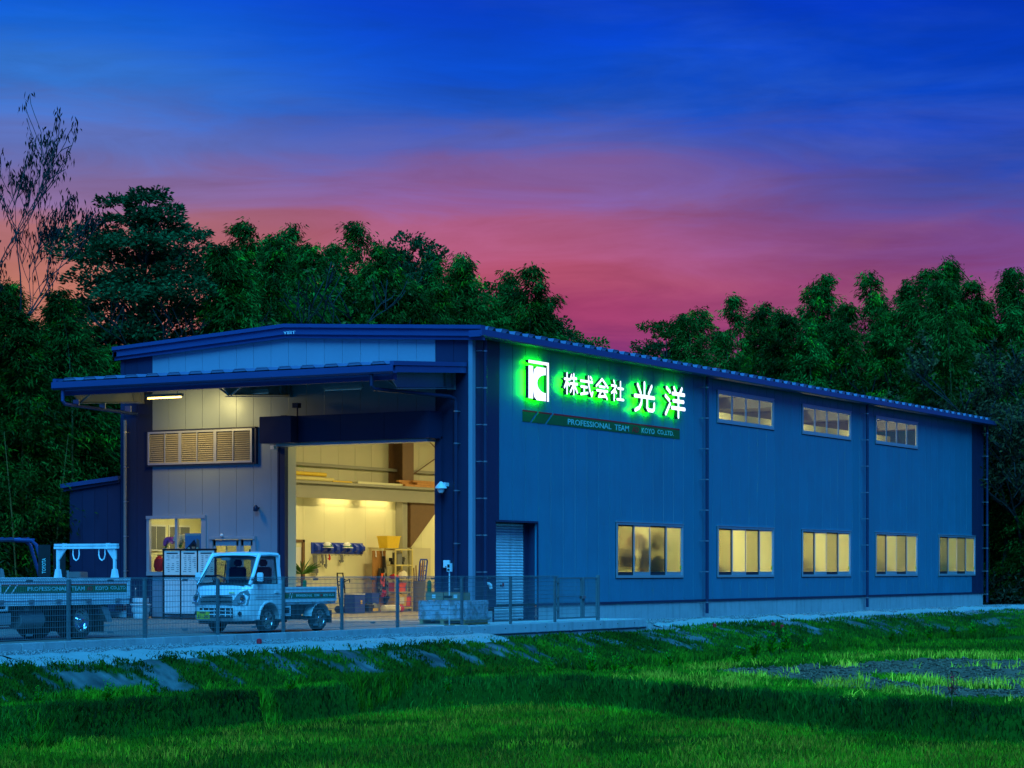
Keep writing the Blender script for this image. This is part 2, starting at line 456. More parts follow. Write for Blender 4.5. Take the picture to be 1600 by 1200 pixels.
# ------------------------------------------------------------------ terrain
def vnoise(x, y, s, seed=0):
    x = np.asarray(x, float) / s + seed * 17.13; y = np.asarray(y, float) / s + seed * 9.71
    xi, yi = np.floor(x).astype(np.int64), np.floor(y).astype(np.int64)
    fx, fy = x - xi, y - yi
    fx = fx * fx * (3 - 2 * fx); fy = fy * fy * (3 - 2 * fy)
    def h(a, b):
        n = (a * 374761393 + b * 668265263 + seed * 1442695) & 0x7fffffff
        n = ((n ^ (n >> 13)) * 1274126177) & 0x7fffffff
        return ((n ^ (n >> 16)) & 0xffff) / 65535.0
    return (h(xi, yi) * (1 - fx) + h(xi + 1, yi) * fx) * (1 - fy) + (h(xi, yi + 1) * (1 - fx) + h(xi + 1, yi + 1) * fx) * fy
def fbm(x, y, s, o=4, seed=0):
    t = 0; a = .5
    for i in range(o):
        t = t + a * vnoise(x, y, s / 2 ** i, seed + i); a *= .5
    return t
FOOT = [(-90, -5.0), (-40, -5.2), (-24.1, -5.5), (-16.8, -5.95), (-11.5, -6.24), (-9.3, -6.9), (-9.4, -8.1), (-10.7, -10.3), (-13.0, -14.1), (-14.5, -17.1), (-15.3, -19.6), (-18, -27), (-30, -60)]
def bank(x, y):
    """signed distance to the foot of the low field bank; positive on the upper terrace side"""
    x = np.asarray(x, float); y = np.asarray(y, float)
    best = np.full(x.shape, 1e9); sg = np.ones(x.shape)
    for (ax, ay), (bx, by) in zip(FOOT[:-1], FOOT[1:]):
        dx, dy = bx - ax, by - ay; L = dx * dx + dy * dy
        t = np.clip(((x - ax) * dx + (y - ay) * dy) / L, 0, 1)
        d = np.hypot(x - ax - t * dx, y - ay - t * dy)
        c = dx * (y - ay) - dy * (x - ax)
        m = d < best
        best = np.where(m, d, best); sg = np.where(m, np.where(c > 0, 1.0, -1.0), sg)
    return best * sg
SOILP = [(-2.1, -8.2), (1.5, -8.7), (4.6, -10.1), (7.5, -12.6), (11.8, -16.6), (20, -30), (-5, -45), (-12.9, -22.1), (-10.8, -18.2), (-10.7, -16.3), (-8.5, -13.5), (-5.7, -10.9)]
def inpoly(x, y, P):
    c = np.zeros(np.shape(x), bool)
    for (ax, ay), (bx, by) in zip(P, P[1:] + P[:1]):
        c ^= ((ay > y) != (by > y)) & (x < (bx - ax) * (y - ay) / (by - ay + 1e-12) + ax)
    return c
def soilmask(x, y):
    wx = x + (fbm(x, y, 2.5, 3, 5) - .5) * 2.2; wy = y + (fbm(x, y, 2.5, 3, 6) - .5) * 2.2
    m = inpoly(wx, wy, SOILP)
    # grassy rows left unploughed, running with the field
    u = (-.60 * x + .80 * y)
    row = (np.abs(((u + 2.6 * fbm(x, y, 9, 2, 9)) % 3.1) - 1.5) < .42) & (vnoise(x, y, 3.5, 12) > .58) & (x + y < 4)
    return m & ~row
def T(x, y):
    x = np.asarray(x, float); y = np.asarray(y, float)
    k = np.clip((x + 6) / 14, 0, 1)
    wob = (fbm(x, y, 3.0, 3, 2) - .47) * .5
    e1 = -2.2 + .35 * k; e2 = -2.95 + .65 * k + wob * .5; e3 = -4.35 - .75 * k + wob
    z = np.interp(y, [-1.9, -1.66], [-.14, -.12])
    def seg(z, ya, za, yb, zb):
        t = np.clip((y - ya) / (yb - ya), 0, 1)
        return np.where(y < ya, za + (zb - za) * t, z)
    z = seg(z, np.full(x.shape, -1.66), -.12, e1, -.20)
    z = seg(z, e1, -.20, e2, -.33 + .10 * k)
    t3 = np.clip((y - e2) / (e3 - e2), 0, 1); t3 = t3 * t3 * (3 - 2 * t3) * .35 + t3 * .65
    z = np.where(y < e2, (-.33 + .10 * k) + (-1.0 + .33 - .10 * k) * t3, z)
    onslope = (y < e2)
    b = bank(x, y)
    bb = b + (fbm(x, y, 1.6, 3, 4) - .47) * .5
    t = np.clip(bb / .32 + .1, 0, 1); t = t * t * (3 - 2 * t)
    crest = .07 * np.exp(-((bb - .75) / .5) ** 2)
    field = -1.54 + .54 * t + crest
    z = np.where(y < e3, field, np.where(onslope, np.maximum(z, field), z))
    z = z + np.where(onslope, (fbm(x, y, 1.1, 4, 3) - .47) * .13 + (fbm(x, y, .30, 3, 14) - .44) * .07 * (y > -5.6), 0)
    sm = soilmask(x, y)
    z = z + np.where(sm, (fbm(x, y, .55, 4, 21) - .40) * .26 - .02, 0)
    z = z - .30 * np.clip((x + 3.05) / .15, 0, 1) * np.clip((7.25 - x) / .3, 0, 1) * np.clip((-1.60 - y) / .08, 0, 1) * np.clip((y + 2.75) / .75, 0, 1)
    # wooded hill behind and beyond the building
    hill = np.clip((y - 17) / 40, 0, 1.6) * 5.5 + np.clip((x - 52) / 60, 0, 1.6) * 5.0
    hill = hill * np.clip((y + 14) / 12, 0, 1)
    z = z + hill * (.8 + .4 * fbm(x, y, 12, 3, 8))
    return z
def Tz(x, y):
    return float(T(np.array([x]), np.array([y]))[0])
# ------------------------------------------------------------------ ground
def axis_pts(lo, hi, a, b, fine, grow=1.22):
    p = list(np.arange(a, b + fine / 2, fine)); st = fine
    while p[-1] < hi: st *= grow; p.append(p[-1] + st)
    st = fine
    while p[0] > lo: st *= grow; p.insert(0, p[0] - st)
    return np.array(p)
gx = axis_pts(-900, 900, -34, 22, .12); gy = axis_pts(-900, 900, -24, -1.5, .09)
GX, GY = np.meshgrid(gx, gy, indexing='ij')
GZ = T(GX, GY)
nx, ny = GX.shape
idx = np.arange(nx * ny).reshape(nx, ny)
F = np.stack([idx[:-1, :-1], idx[1:, :-1], idx[1:, 1:], idx[:-1, 1:]], -1).reshape(-1, 4)
def ground_tint(x, y):
    n1 = fbm(x, y, 2.2, 4, 31)[..., None]; n2 = fbm(x, y, .35, 3, 33)[..., None]
    g = np.array([.012, .060, .003]) * (.55 + .9 * n1) * (.7 + .6 * n2)
    k = np.clip((x + 6) / 14, 0, 1)
    # weed-control mat on the slope below the yard edge, showing through the growth
    on = (y < -2.2) & (y > -5.2 - .4 * k)
    matc = np.array([.085, .115, .11]) * (.25 + 1.5 * n2 * fbm(x * .86 + y * .5, (-x * .5 + y * .86) * .2, .16, 3, 48)[..., None] * 1.9)
    m = np.clip((matmask(x, y) - .45) / .05, 0, 1)[..., None] * on[..., None]
    c = g * (1 - m) + matc * m
    s = soilmask(x, y)[..., None]
    c = np.where(s, np.array([.150, .100, .062]) * (.45 + 1.1 * n2), c)
    gr = ((y > -2.6) & (y < 40))[..., None]
    c = np.where(gr, np.array([.17, .175, .18]) * (.5 + n2), c)
    f = ((y > 13.5) | (x > 46))[..., None]
    c = np.where(f, np.array([.055, .045, .030]) * (.5 + n2), c)
    return c
def matmask(x, y):
    """streaky cover: high = bare mat, low = overgrown; streaks run down the slope"""
    u = x * .86 + y * .50; v = -x * .50 + y * .86
    a = .34 * fbm(u, v * .30, .60, 4, 41) + .30 * fbm(x, y, 1.4, 4, 45) + .36 * fbm(u, v * .7, .20, 3, 47)
    return a + .16 * (fbm(x, y, 5, 2, 44) - .5) + np.interp(y, [-5.2, -4.4, -3.4, -3.0, -2.5], [-.25, -.06, .04, .02, -.06])
mat('ground', (.1, .1, .1), .95, 0, 0, bump=.6, bscale=18, attr='tint', spec=.1)
me = npmesh('ground', np.stack([GX, GY, GZ], -1).reshape(-1, 3), F, 'ground', ground_tint(GX, GY).reshape(-1, 3), smooth=True)
ground = struct(link('ground', me))

# yard paving (slightly wider than the plot) and the gravel beside the long wall
b = MB(); b.prism([(-75, -1.44), (-2.96, -1.44), (-2.96, -.02), (-.01, -.02), (-.01, 13.9), (-75, 13.9)], 'z', -.20, 0.0)
struct(b.build('yard_pavement', 'asphalt'))
b = MB(); b.box(-2.95, -1.68, -.24, 7.0, -.001, .0)
pad = struct(b.build('concrete_pad', 'concrete', bevel=.02))
b = MB()                                                # joints and form-tie dots on the pad face
for x in (-2.9, .45, 2.35, 4.6, 6.4):
    b.box(x, -1.684, -.235, x + .10, -1.681, -.03)
b.build('joint_patch', 'kerb', pad)
b = MB()
for x in np.arange(-2.2, 6.8, 1.05):
    b.lathe([(.018, 0), (.018, .004)], (x, -1.6855, -.10), 'y', 8)
b.build('tie_hole', 'joint', pad)

# kerb under the fence: one block after another
kerb = struct(bpy.data.objects.new('kerb', None)); COL.objects.link(kerb)
kb = MB(); kb.box(-.295, -.10, -.22, .295, .10, .0)
kme = kb.build('kerb_block', 'kerb', kerb, bevel=.012)
for i in range(58):
    x = -3.27 - i * .605
    o = kme if i == 0 else copy_of(kme, kerb)
    o.location = (x, -1.56 + random.uniform(-.004, .004), .028 + random.uniform(-.004, .004))
    o.rotation_euler.z = random.uniform(-.004, .004)

# loose gravel: uncountable stones
def stones(n, fx, fy, s0, s1, zoff=0):
    x = fx(n); y = fy(n, x); z = T(x, y) + zoff
    base = np.array([(1, 0, 0), (0, 1, 0), (-1, 0, 0), (0, -1, 0), (0, 0, .7), (0, 0, -.7)], float)
    fc = np.array([(0, 1, 4), (1, 2, 4), (2, 3, 4), (3, 0, 4), (1, 0, 5), (2, 1, 5), (3, 2, 5), (0, 3, 5)])
    s = rng.uniform(s0, s1, (n, 1, 3)) ; jit = 1 + rng.uniform(-.35, .35, (n, 6, 1))
    a = rng.uniform(0, 2 * PI, n); ca, sa = np.cos(a)[:, None], np.sin(a)[:, None]
    P = base[None] * s * jit
    V = np.stack([P[..., 0] * ca - P[..., 1] * sa, P[..., 0] * sa + P[..., 1] * ca, P[..., 2]], -1) + np.stack([x, y, z + s[:, 0, 2] * .2], -1)[:, None]
    Fc = (fc[None] + 6 * np.arange(n)[:, None, None]).reshape(-1, 3)
    t = np.repeat(rng.uniform(.5, 1.5, (n, 1)) * np.array([.20, .205, .21]), 6, 0)
    return V.reshape(-1, 3), Fc, t
V, Fc, t = stones(15000, lambda n: rng.uniform(-33, -2.8, n), lambda n, x: rng.uniform(-2.35, -1.66, n), .012, .035)
g1 = struct(link('gravel', npmesh('gravel', V, Fc, 'ground', t)), 'stuff')
V, Fc, t = stones(17000, lambda n: rng.uniform(7.0, 60, n), lambda n, x: rng.uniform(-2.1, -.02, n), .015, .045)
struct(link('gravel', npmesh('gravel', V, Fc, 'ground', t)), 'stuff')

# pale ground-cover sheet laid along the shoulder, rumpled, in overlapping lengths
def sheet(x0, x1, ya, yb, seed, dens=7):
    n = max(6, int((x1 - x0) * dens)); xs = np.linspace(x0, x1, n); m = 7
    P = []
    for j in range(m):
        f = j / (m - 1)
        for x in xs:
            wob = .16 * (vnoise(x, seed, .9, seed) - .5) + .07 * (vnoise(x, seed, .28, seed + 3) - .5)
            y = ya(x) + (yb(x) - ya(x)) * f + (wob if j in (0, m - 1) else wob * .3)
            P.append((x, y))
    P = np.array(P); z = T(P[:, 0], P[:, 1])
    z = np.array(z) + .012 + .05 * vnoise(P[:, 0], P[:, 1] * 1.0, .45, seed) + .03 * vnoise(P[:, 0] * 1.0 + P[:, 1] * 2, P[:, 1], .2, seed + 1)
    z[-n:] -= .07; z[:n] -= .05
    V = np.column_stack([P, z])
    Fq = np.array([(j * n + i, j * n + i + 1, (j + 1) * n + i + 1, (j + 1) * n + i) for j in range(m - 1) for i in range(n - 1)])
    me = npmesh('ground_sheet', V, Fq, 'fabric_white', smooth=True)
    return link('ground_sheet', me)
xs = [-40, -29, -20.5, -13.4, -7.6, -3.3]
LB = ['leftmost', 'next to leftmost', 'under the large truck and small truck', 'below the small truck', 'ending beside the concrete pad']
for i in range(5):
    o = sheet(xs[i], xs[i + 1] + .25, lambda x: -2.13, lambda x: -2.98, 50 + i)
    tag(o, ['white ground sheet on the bank shoulder at the photo left edge', 'white ground sheet on the shoulder below the large truck', 'white ground sheet on the shoulder below the notice board',
            'white ground sheet on the shoulder below the small white truck', 'white ground sheet on the shoulder ending at the concrete pad'][i], 'ground sheet', 'white ground sheets along the left shoulder')
xr = [7.2, 11.5, 16.5, 23, 31, 45]
for i in range(5):
    o = sheet(xr[i], xr[i + 1] + .2, lambda x: -1.62 - .12 * math.sin(x), lambda x: -2.12 + .16 * math.sin(x * 1.3), 70 + i, 5)
    tag(o, ['white ground sheet on the shoulder just right of the concrete pad', 'white ground sheet on the shoulder below the first two office windows', 'white ground sheet on the shoulder below the middle downspout pair',
            'white ground sheet on the shoulder below the fourth ground-floor window', 'white ground sheet on the shoulder at the far end of the building'][i], 'ground sheet', 'white ground sheets along the long wall')

# ------------------------------------------------------------------ warehouse
LX, WY = 42.5, 11.8
EV = 7.62                                                # wall top at the eaves
hall = thing('warehouse', 'long blue-grey panelled warehouse with open lit doorway and green-lit sign', 'building')
WIN = [(8.35, 12.87), (15.50, 20.03), (22.57, 27.15), (29.75, 34.32), (36.88, 41.42)]
UPW = [(15.50, 20.03), (22.60, 27.17), (29.75, 34.32)]
holes_s = [(a, b_, 1.21, 2.79) for a, b_ in WIN] + [(a, b_, 6.21, 7.17) for a, b_ in UPW] + [(1.26, 3.50, -.1, 2.70)]
holes_f = [(.93, 6.12, -.1, 4.95), (8.83, 10.80, 1.32, 2.86), (7.06, 8.53, -.1, 2.26)]
def panel(mb, u0, u1, z0, ztop, holes, put, g=.013):
    """one sandwich panel [u0,u1] with openings cut out; put(u0,z0,u1,z1) adds a box"""
    cuts = sorted({u0 + g, u1 - g} | {h[i] for h in holes for i in (0, 1) if u0 + g < h[i] < u1 - g})
    for a, c in zip(cuts[:-1], cuts[1:]):
        if c - a < .004: continue
        m = (a + c) / 2; zs = z0
        for h in sorted([h for h in holes if h[0] < m < h[1]], key=lambda h: h[2]):
            if h[2] > zs + .01: put(a, zs, c, h[2])
            zs = h[3]
        if ztop - zs > .01: put(a, zs, c, ztop)
side = MB(); side.box(.02, .055, .40, LX - .02, .10, .47); side.box(.02, .06, EV - .02, LX - .02, .10, EV)
side_wall = side.build('side_wall', 'joint', hall)
np_ = 59; pw = LX / np_
for i in range(np_):
    m = MB(); u0 = i * pw; u1 = u0 + pw
    navy = u1 < 1.5 or u0 > 41.0
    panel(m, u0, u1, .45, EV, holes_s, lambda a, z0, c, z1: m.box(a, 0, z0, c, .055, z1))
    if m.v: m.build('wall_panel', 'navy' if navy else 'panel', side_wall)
front = MB(); front.box(.06, .02, EV - .3, .10, WY - .02, EV - .27)
front_wall = front.build('front_wall', 'joint', hall)
fe = [0, .57, 1.14] + [1.14 + (10.68 - 1.14) / 16 * i for i in range(1, 17)] + [11.24, 11.8]
for y0, y1 in zip(fe[:-1], fe[1:]):
    m = MB()
    top = lambda y: EV + .36 * (1 - abs(y - WY / 2) / (WY / 2))
    def putf(a, z0, c, z1):
        if z1 > EV - .5:
            m.prism([(a, z0), (c, z0), (c, top(c) - .02), (a, top(a) - .02)], 'x', 0, .055)
        else:
            m.box(0, a, z0, .055, c, z1)
    panel(m, y0, y1, .06, EV, holes_f, putf, .005)
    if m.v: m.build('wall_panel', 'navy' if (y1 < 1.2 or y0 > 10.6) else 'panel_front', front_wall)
# plain far and back walls, floor, inner lining
m = MB(); m.box(LX - .1, .1, 0, LX, WY, EV + .1); m.box(.1, WY - .1, 0, LX - .1, WY, EV); m.build('rear_wall', 'panel', hall)
m = MB(); m.box(.0, .10, -.1, LX - .1, WY - .1, .012); struct(m.build('hall_floor', 'floor', hall))
m = MB(); m.prism([(.1, EV - .22), (WY - .1, EV - .22), (WY - .1, EV - .16), (WY / 2, EV + .16), (.1, EV - .16)], 'x', .1, LX - .1)
m.build('ceiling', 'ceiling_grey', hall)
# corner trims
m = MB(); m.box(-.025, -.025, .0, .13, .0, EV + .02); m.box(-.025, -.0, .0, -.001, .10, EV + .02); m.build('corner_trim', 'panel_front', hall)
m = MB(); m.box(LX - .12, -.025, .4, LX + .025, -.001, EV + .02); m.build('corner_trim', 'navy', hall)
m = MB(); m.box(-.025, WY - .12, .0, -.001, WY + .025, EV + .02); m.build('corner_trim', 'navy', hall)
# plinth of long wall, in cast lengths with open joints, and base flashing
pl = MB(); pl.box(3.6, .03, -.2, LX - .03, .12, .39); plinth = pl.build('plinth', 'kerb', hall)
xp = 3.56
lens = [1.8, 2.4, 1.9, 2.2]
k = 0
while xp < LX - .1:
    L_ = min(lens[k % 4], LX - .01 - xp); m = MB(); m.box(xp + .006, -.012, -.2, xp + L_ - .006, .028, .40)
    m.build('plinth_section', 'concrete', plinth); xp += L_; k += 1
m = MB(); m.box(.02, -.012, -.1, .62, .05, .30); m.box(.74, -.012, -.1, 1.05, .05, .30); m.build('plinth_section', 'concrete', plinth)
m = MB(); m.box(3.54, -.045, .40, LX + .02, -.002, .465); m.box(-.02, -.045, .40, 1.24, -.002, .465); m.build('base_flashing', 'navy', hall)

# --- roof: folded sheets, one object per sheet
RZ = .36
roof_core = MB()
roof_core.prism([(-.30, EV + .09), (WY / 2, EV + .09 + RZ), (WY + .12, EV + .10), (WY + .12, EV + .06), (WY / 2, EV + .05 + RZ), (-.30, EV + .05)], 'x', -.12, LX + .25)
roof = roof_core.build('roof', 'navy', hall)
rp = .72
prof = [(0, .0), (.10, .0), (.17, .10), (.50, .10), (.57, .0), (.717, .0)]
def sheet_mesh(sgn):
    m = MB(); y0 = -.42 if sgn > 0 else WY + .14; y1 = WY / 2
    za, zb = EV + .105, EV + .105 + RZ + .025
    n = len(prof)
    vs = [(u, y0, za + h) for u, h in prof] + [(u, y1, zb + h) for u, h in prof] + [(u, y0, za + h - .015) for u, h in prof] + [(u, y1, zb + h - .015) for u, h in prof]
    fs = [(i, i + 1, n + i + 1, n + i) for i in range(n - 1)] + [(2 * n + i + 1, 2 * n + i, 3 * n + i, 3 * n + i + 1) for i in range(n - 1)] + [(i + 1, i, 2 * n + i, 2 * n + i + 1) for i in range(n - 1)]
    m.add(vs, fs); return m
for sgn in (1, -1):
    first = sheet_mesh(sgn).build('roof_sheet', 'roof_metal', roof, fix=False)
    for i in range(59):
        o = first if i == 0 else copy_of(first, roof)
        o.location = (-.02 + i * rp, 0, random.uniform(-.004, .004))
    # dark end stops seen under each rib at the eave
    if sgn > 0:
        es = MB(); es.prism([(.19, EV + .108), (.48, EV + .108), (.48, EV + .188), (.19, EV + .188)], 'y', -.412, -.395, 0); es.prism([(.36, EV + .108), (.52, EV + .108), (.46, EV + .175)], 'y', -.416, -.413, 1); e0 = es.build('rib_stop', ['roof_metal', 'joint'], roof)
        for i in range(59):
            o = e0 if i == 0 else copy_of(e0, roof)
            o.location = (-.02 + i * rp, 0, 0)
m = MB(); m.prism([(WY / 2 - .35, EV + .10 + RZ + .06), (WY / 2, EV + .17 + RZ + .06), (WY / 2 + .35, EV + .10 + RZ + .06), (WY / 2, EV + .08 + RZ + .06)], 'x', -.14, LX + .28)
m.build('ridge_cap', 'trim_blue', roof)
# verge flashings on the gable: two stepped bands
def verge(x0, x1, dz0, dz1, name):
    m = MB()
    def zt(y): return EV + .13 + RZ * (1 - abs(y - WY / 2) / (WY / 2 + .3))
    for ya, yb in ((-.42, WY / 2), (WY / 2, WY + .16)):
        m.prism([(ya, zt(ya) + dz0), (yb, zt(yb) + dz0), (yb, zt(yb) + dz1), (ya, zt(ya) + dz1)], 'x', x0, x1)
    m.build(name, 'trim_blue', roof)
verge(-.20, -.03, -.20, -.02, 'verge_flashing'); verge(-.26, -.02, -.015, .085, 'verge_cap'); verge(-.14, -.04, -.30, -.205, 'verge_flashing')
vs, fs = text_mesh('YEIT', (5.95, 7.905, 5.53, 7.985), lambda u, v, w: (w, u, v), -.006, -.201)
m = MB(); m.add(vs, fs); m.build('maker_lettering', 'letter_white', roof, fix=False)
# eave gutters
m = MB(); m.prism([(-.46, EV + .10), (-.46, EV - .06), (-.43, EV - .09), (-.06, EV - .09), (-.06, EV - .06), (-.40, EV - .06), (-.43, EV - .03), (-.43, EV + .10)], 'x', -.28, LX + .45); m.box(-.28, -.43, EV - .06, -.26, -.06, EV + .08)
m.build('gutter', 'trim_blue', roof)
m = MB(); m.box(-.2, WY + .03, EV - .06, LX + .3, WY + .17, EV + .08); m.build('gutter', 'trim_blue', roof)

# --- downspouts with clip bands
def downspout(x, y, ztop, zbot, wall, r=.052, mname='navy', bands=8, off=.17, extra=None):
    m = MB(); pts = (extra or []) + [(x, y, ztop), (x, y, zbot)]
    m.tube(pts, r, 10)
    d = m.build('downspout', mname, hall, smooth=True)
    for i in range(bands):
        mb = MB()
        z = zbot + .35 + (ztop - zbot - .7) * i / (bands - 1)
        mb.lathe([(r + .006, -.02), (r + .006, .02)], (x, y, z), 'z', 10)
        if wall == 'y': mb.box(x - .012 - off, y + .02, z - .012, x - .012 - off + .05, y + off, z + .012); mb.box(x - off, y + .03, z - .008, x, y + .045, z + .008)
        else: mb.box(x + .02, y - .012, z - .012, x + off, y + .012, z + .012)
        mb.build('pipe_band', 'steel', d)
    return d
for x in (.34, 14.28, 28.38, 42.47):
    downspout(x, -.20, EV - .07, 0.02, 'y')
downspout(-.16, 11.55, 5.72, .02, 'x', .05, 'grey', 6, .15)

# --- windows in the long wall
def window(x0, x1, z0, z1, glass, kind):
    m = MB(); t = .07
    m.box(x0 - .03, -.03, z0 - .05, x1 + .03, .05, z0 + .03); m.box(x0 - .03, -.03, z1 - .045, x1 + .03, .05, z1 + .03)
    m.box(x0 - .03, -.03, z0 + .03, x0 + .05, .05, z1 - .045); m.box(x1 - .05, -.03, z0 + .03, x1 + .03, .05, z1 - .045)
    w = m.build('window', 'alu', hall)
    s = MB(); s.box(x0 - .045, -.05, z1 + .031, x1 + .045, .0, z1 + .05); s.build('head_flashing', 'alu', w)
    s = MB(); s.box(x0 - .06, -.012, z0 - .075, x1 + .06, .0, z0 - .051); s.box(x0 - .055, -.012, z0 - .05, x0 - .032, -.0, z1 + .03); s.build('seal_line', 'joint', w)
    n = 4; pw_ = (x1 - x0 - .1) / n
    for i in range(n):
        a = x0 + .05 + i * pw_; c = a + pw_
        inner = (kind == 'slide') and i in (0, 2)
        y = .022 if inner else -.005
        s = MB(); f = .045; bt = .10 if kind == 'slide' else .05
        s.box(a, y, z0 + .03, a + f, y + .03, z1 - .045); s.box(c - f, y, z0 + .03, c, y + .03, z1 - .045)
        s.box(a + f, y, z0 + .03, c - f, y + .03, z0 + .03 + bt); s.box(a + f, y, z1 - .045 - .045, c - f, y + .03, z1 - .045)
        s.build('sash', 'alu_dark' if inner else 'alu', w)
        s = MB(); s.box(a + f - .005, y + .012, z0 + .03 + bt - .005, c - f + .005, y + .018, z1 - .09 + .005)
        s.build('pane', glass, w)
        if inner:
            s = MB(); s.quad((a + f, y - .020, z0 + .05 + bt), (c - f, y - .020, z0 + .05 + bt), (c - f, y - .020, z1 - .09), (a + f, y - .020, z1 - .09)); s.build('insect_screen', 'screen_mesh', w, fix=False)
    return w
for i, (a, c) in enumerate(WIN):
    w = window(a, c, 1.21, 2.79, 'pane_frost', 'slide')
    s = MB(); x = c - .20
    s.box(x, -.012, 1.42, x + .12, -.008, 1.53); s.build('sticker', 'yellow', w)
for a, c in UPW:
    window(a, c, 6.21, 7.17, 'pane_clear', 'fixed')
# reveals inside the openings
m = MB()
for a, c, z0, z1 in holes_s[:8]:
    m.box(a - .02, .056, z0 - .1, c + .02, .16, z0 - .052); m.box(a - .02, .056, z1 + .06, c + .02, .16, z1 + .1)
m.build('inner_sill', 'white', hall)

# --- side roller shutter in its recess
m = MB(); m.box(1.24, .056, 0, 1.262, .40, 2.72); m.box(3.498, .056, 0, 3.52, .40, 2.72); m.box(1.24, .056, 2.70, 3.52, .40, 2.74); m.box(1.2, .36, 0, 3.56, .40, 2.74)
m.build('shutter_recess', 'navy', hall)
m = MB(); m.box(1.23, -.03, 2.70, 3.55, -.002, 2.75); m.box(3.50, -.03, .0, 3.55, -.002, 2.70); m.build('recess_trim', 'navy', hall)
sh = MB(); sh.box(1.27, .335, .01, 3.30, .355, 2.69); shut = sh.build('side_shutter', 'alu_dark', hall)
sl_ = MB(); n = 6
pr = [(.335, .0), (.318, .012), (.306, .035), (.306, .050), (.318, .068), (.335, .076)]
sl_.prism([(y, z) for y, z in pr], 'x', 1.27, 3.30)
s0 = sl_.build('slat', 'white_worn', shut)
for i in range(34):
    o = s0 if i == 0 else copy_of(s0, shut)
    o.location.z = .03 + i * .078
m = MB(); m.box(3.31, .27, .0, 3.49, .355, 2.69); m.build('guide_rail', 'navy', shut)
m = MB(); m.box(2.0, .285, .955, 2.06, .30, 1.0); m.build('lock', 'black', shut)
m = MB(); m.box(2.12, .283, .955, 2.19, .30, 1.04); m.build('lock_tag', 'red', shut)
m = MB(); m.box(3.0, .28, .02, 3.15, .30, .05); m.build('lift_grip', 'black', shut)

# --- big doorway: guide rails, shutter box, jamb lining
m = MB(); m.box(-.10, .90, 0, .06, 1.10, 4.95); m.box(-.03, .93, 0, .0, 1.02, 4.95); m.build('guide_rail', 'navy', hall)
m = MB(); m.box(-.10, 5.97, 0, .06, 6.14, 4.95); m.box(-.10, 6.16, 0, -.005, 6.22, 4.9); m.build('guide_rail', 'navy', hall)
m = MB(); m.box(.06, 5.98, 0, .46, 6.04, 4.95); m.build('jamb_lining', 'cream', hall)
m = MB(); m.box(.06, .97, 0, .46, 1.03, 4.95); m.build('jamb_lining', 'cream', hall)
m = MB(); m.box(-.71, .90, 4.88, -.005, 5.10, 5.60); sb = m.build('shutter_box', 'navy', hall, bevel=.01)
m = MB(); m.box(-1.02, 5.11, 4.86, -.005, 6.17, 5.59); m.build('motor_housing', 'navy', sb, bevel=.01)
m = MB(); m.box(-.712, 2.3, 4.90, -.7105, 2.31, 5.58); m.box(-.712, 3.7, 4.90, -.7105, 3.71, 5.58); m.build('seam', 'joint', sb)
m = MB(); m.box(-.55, 1.05, 4.80, -.12, 5.95, 4.872); m.build('bottom_slat', 'alu', sb)
m = MB(); m.tube([(-.45, 5.3, 5.6), (-.45, 5.3, 5.84)], .025, 8); m.box(-.55, 5.22, 5.84, -.38, 5.40, 5.97); m.build('sensor_post', 'navy', sb)
m = MB(); m.box(-.6, 5.6, 5.592, -.4, 5.75, 5.64); m.build('cable_box', 'navy', sb)
m = MB(); m.box(-.3, 6.2, 4.74, -.15, 6.32, 4.84); m.build('sensor_box', 'white', sb)

# --- louvred vents
lv = MB(); lv.box(-.10, 6.98, 4.36, -.002, 10.82, 4.40); lv.box(-.13, 6.96, 5.36, -.002, 10.84, 5.40); lv.box(-.02, 7.0, 4.40, -.004, 10.8, 5.36); lv.box(-.10, 6.95, 4.36, -.002, 7.0, 5.36); lv.box(-.10, 10.80, 4.36, -.002, 10.84, 5.36)
vent = lv.build('louvre_vent', 'navy', hall)
fr_ = MB()
fr_.box(-.12, 7.08, 4.405, -.03, 10.76, 4.46); fr_.box(-.12, 7.08, 5.30, -.03, 10.76, 5.355)
for y in (7.08, 8.31, 9.55, 10.70): fr_.box(-.12, y, 4.46, -.03, y + (.10 if y in (8.31, 9.55) else .06), 5.30)
for y in (7.72, 8.98, 10.13): fr_.box(-.115, y, 4.46, -.03, y + .035, 5.30)
fr_.build('vent_frame', 'alu', vent)
bl = MB(); bl.prism([(-.105, 0), (-.10, -.012), (-.035, .048), (-.04, .06)], 'y', 0, .575)
b0 = bl.build('blade', 'louvre_tan', vent)
k = 0
for y in (7.142, 7.757, 8.412, 9.017, 9.655, 10.167):
    for i in range(14):
        o = b0 if k == 0 else copy_of(b0, vent)
        o.location = (0, y, 4.468 + i * .059); k += 1
        o.scale.y = (.53 if y in (10.167,) else .56 if y > 7.2 else .575) / .575

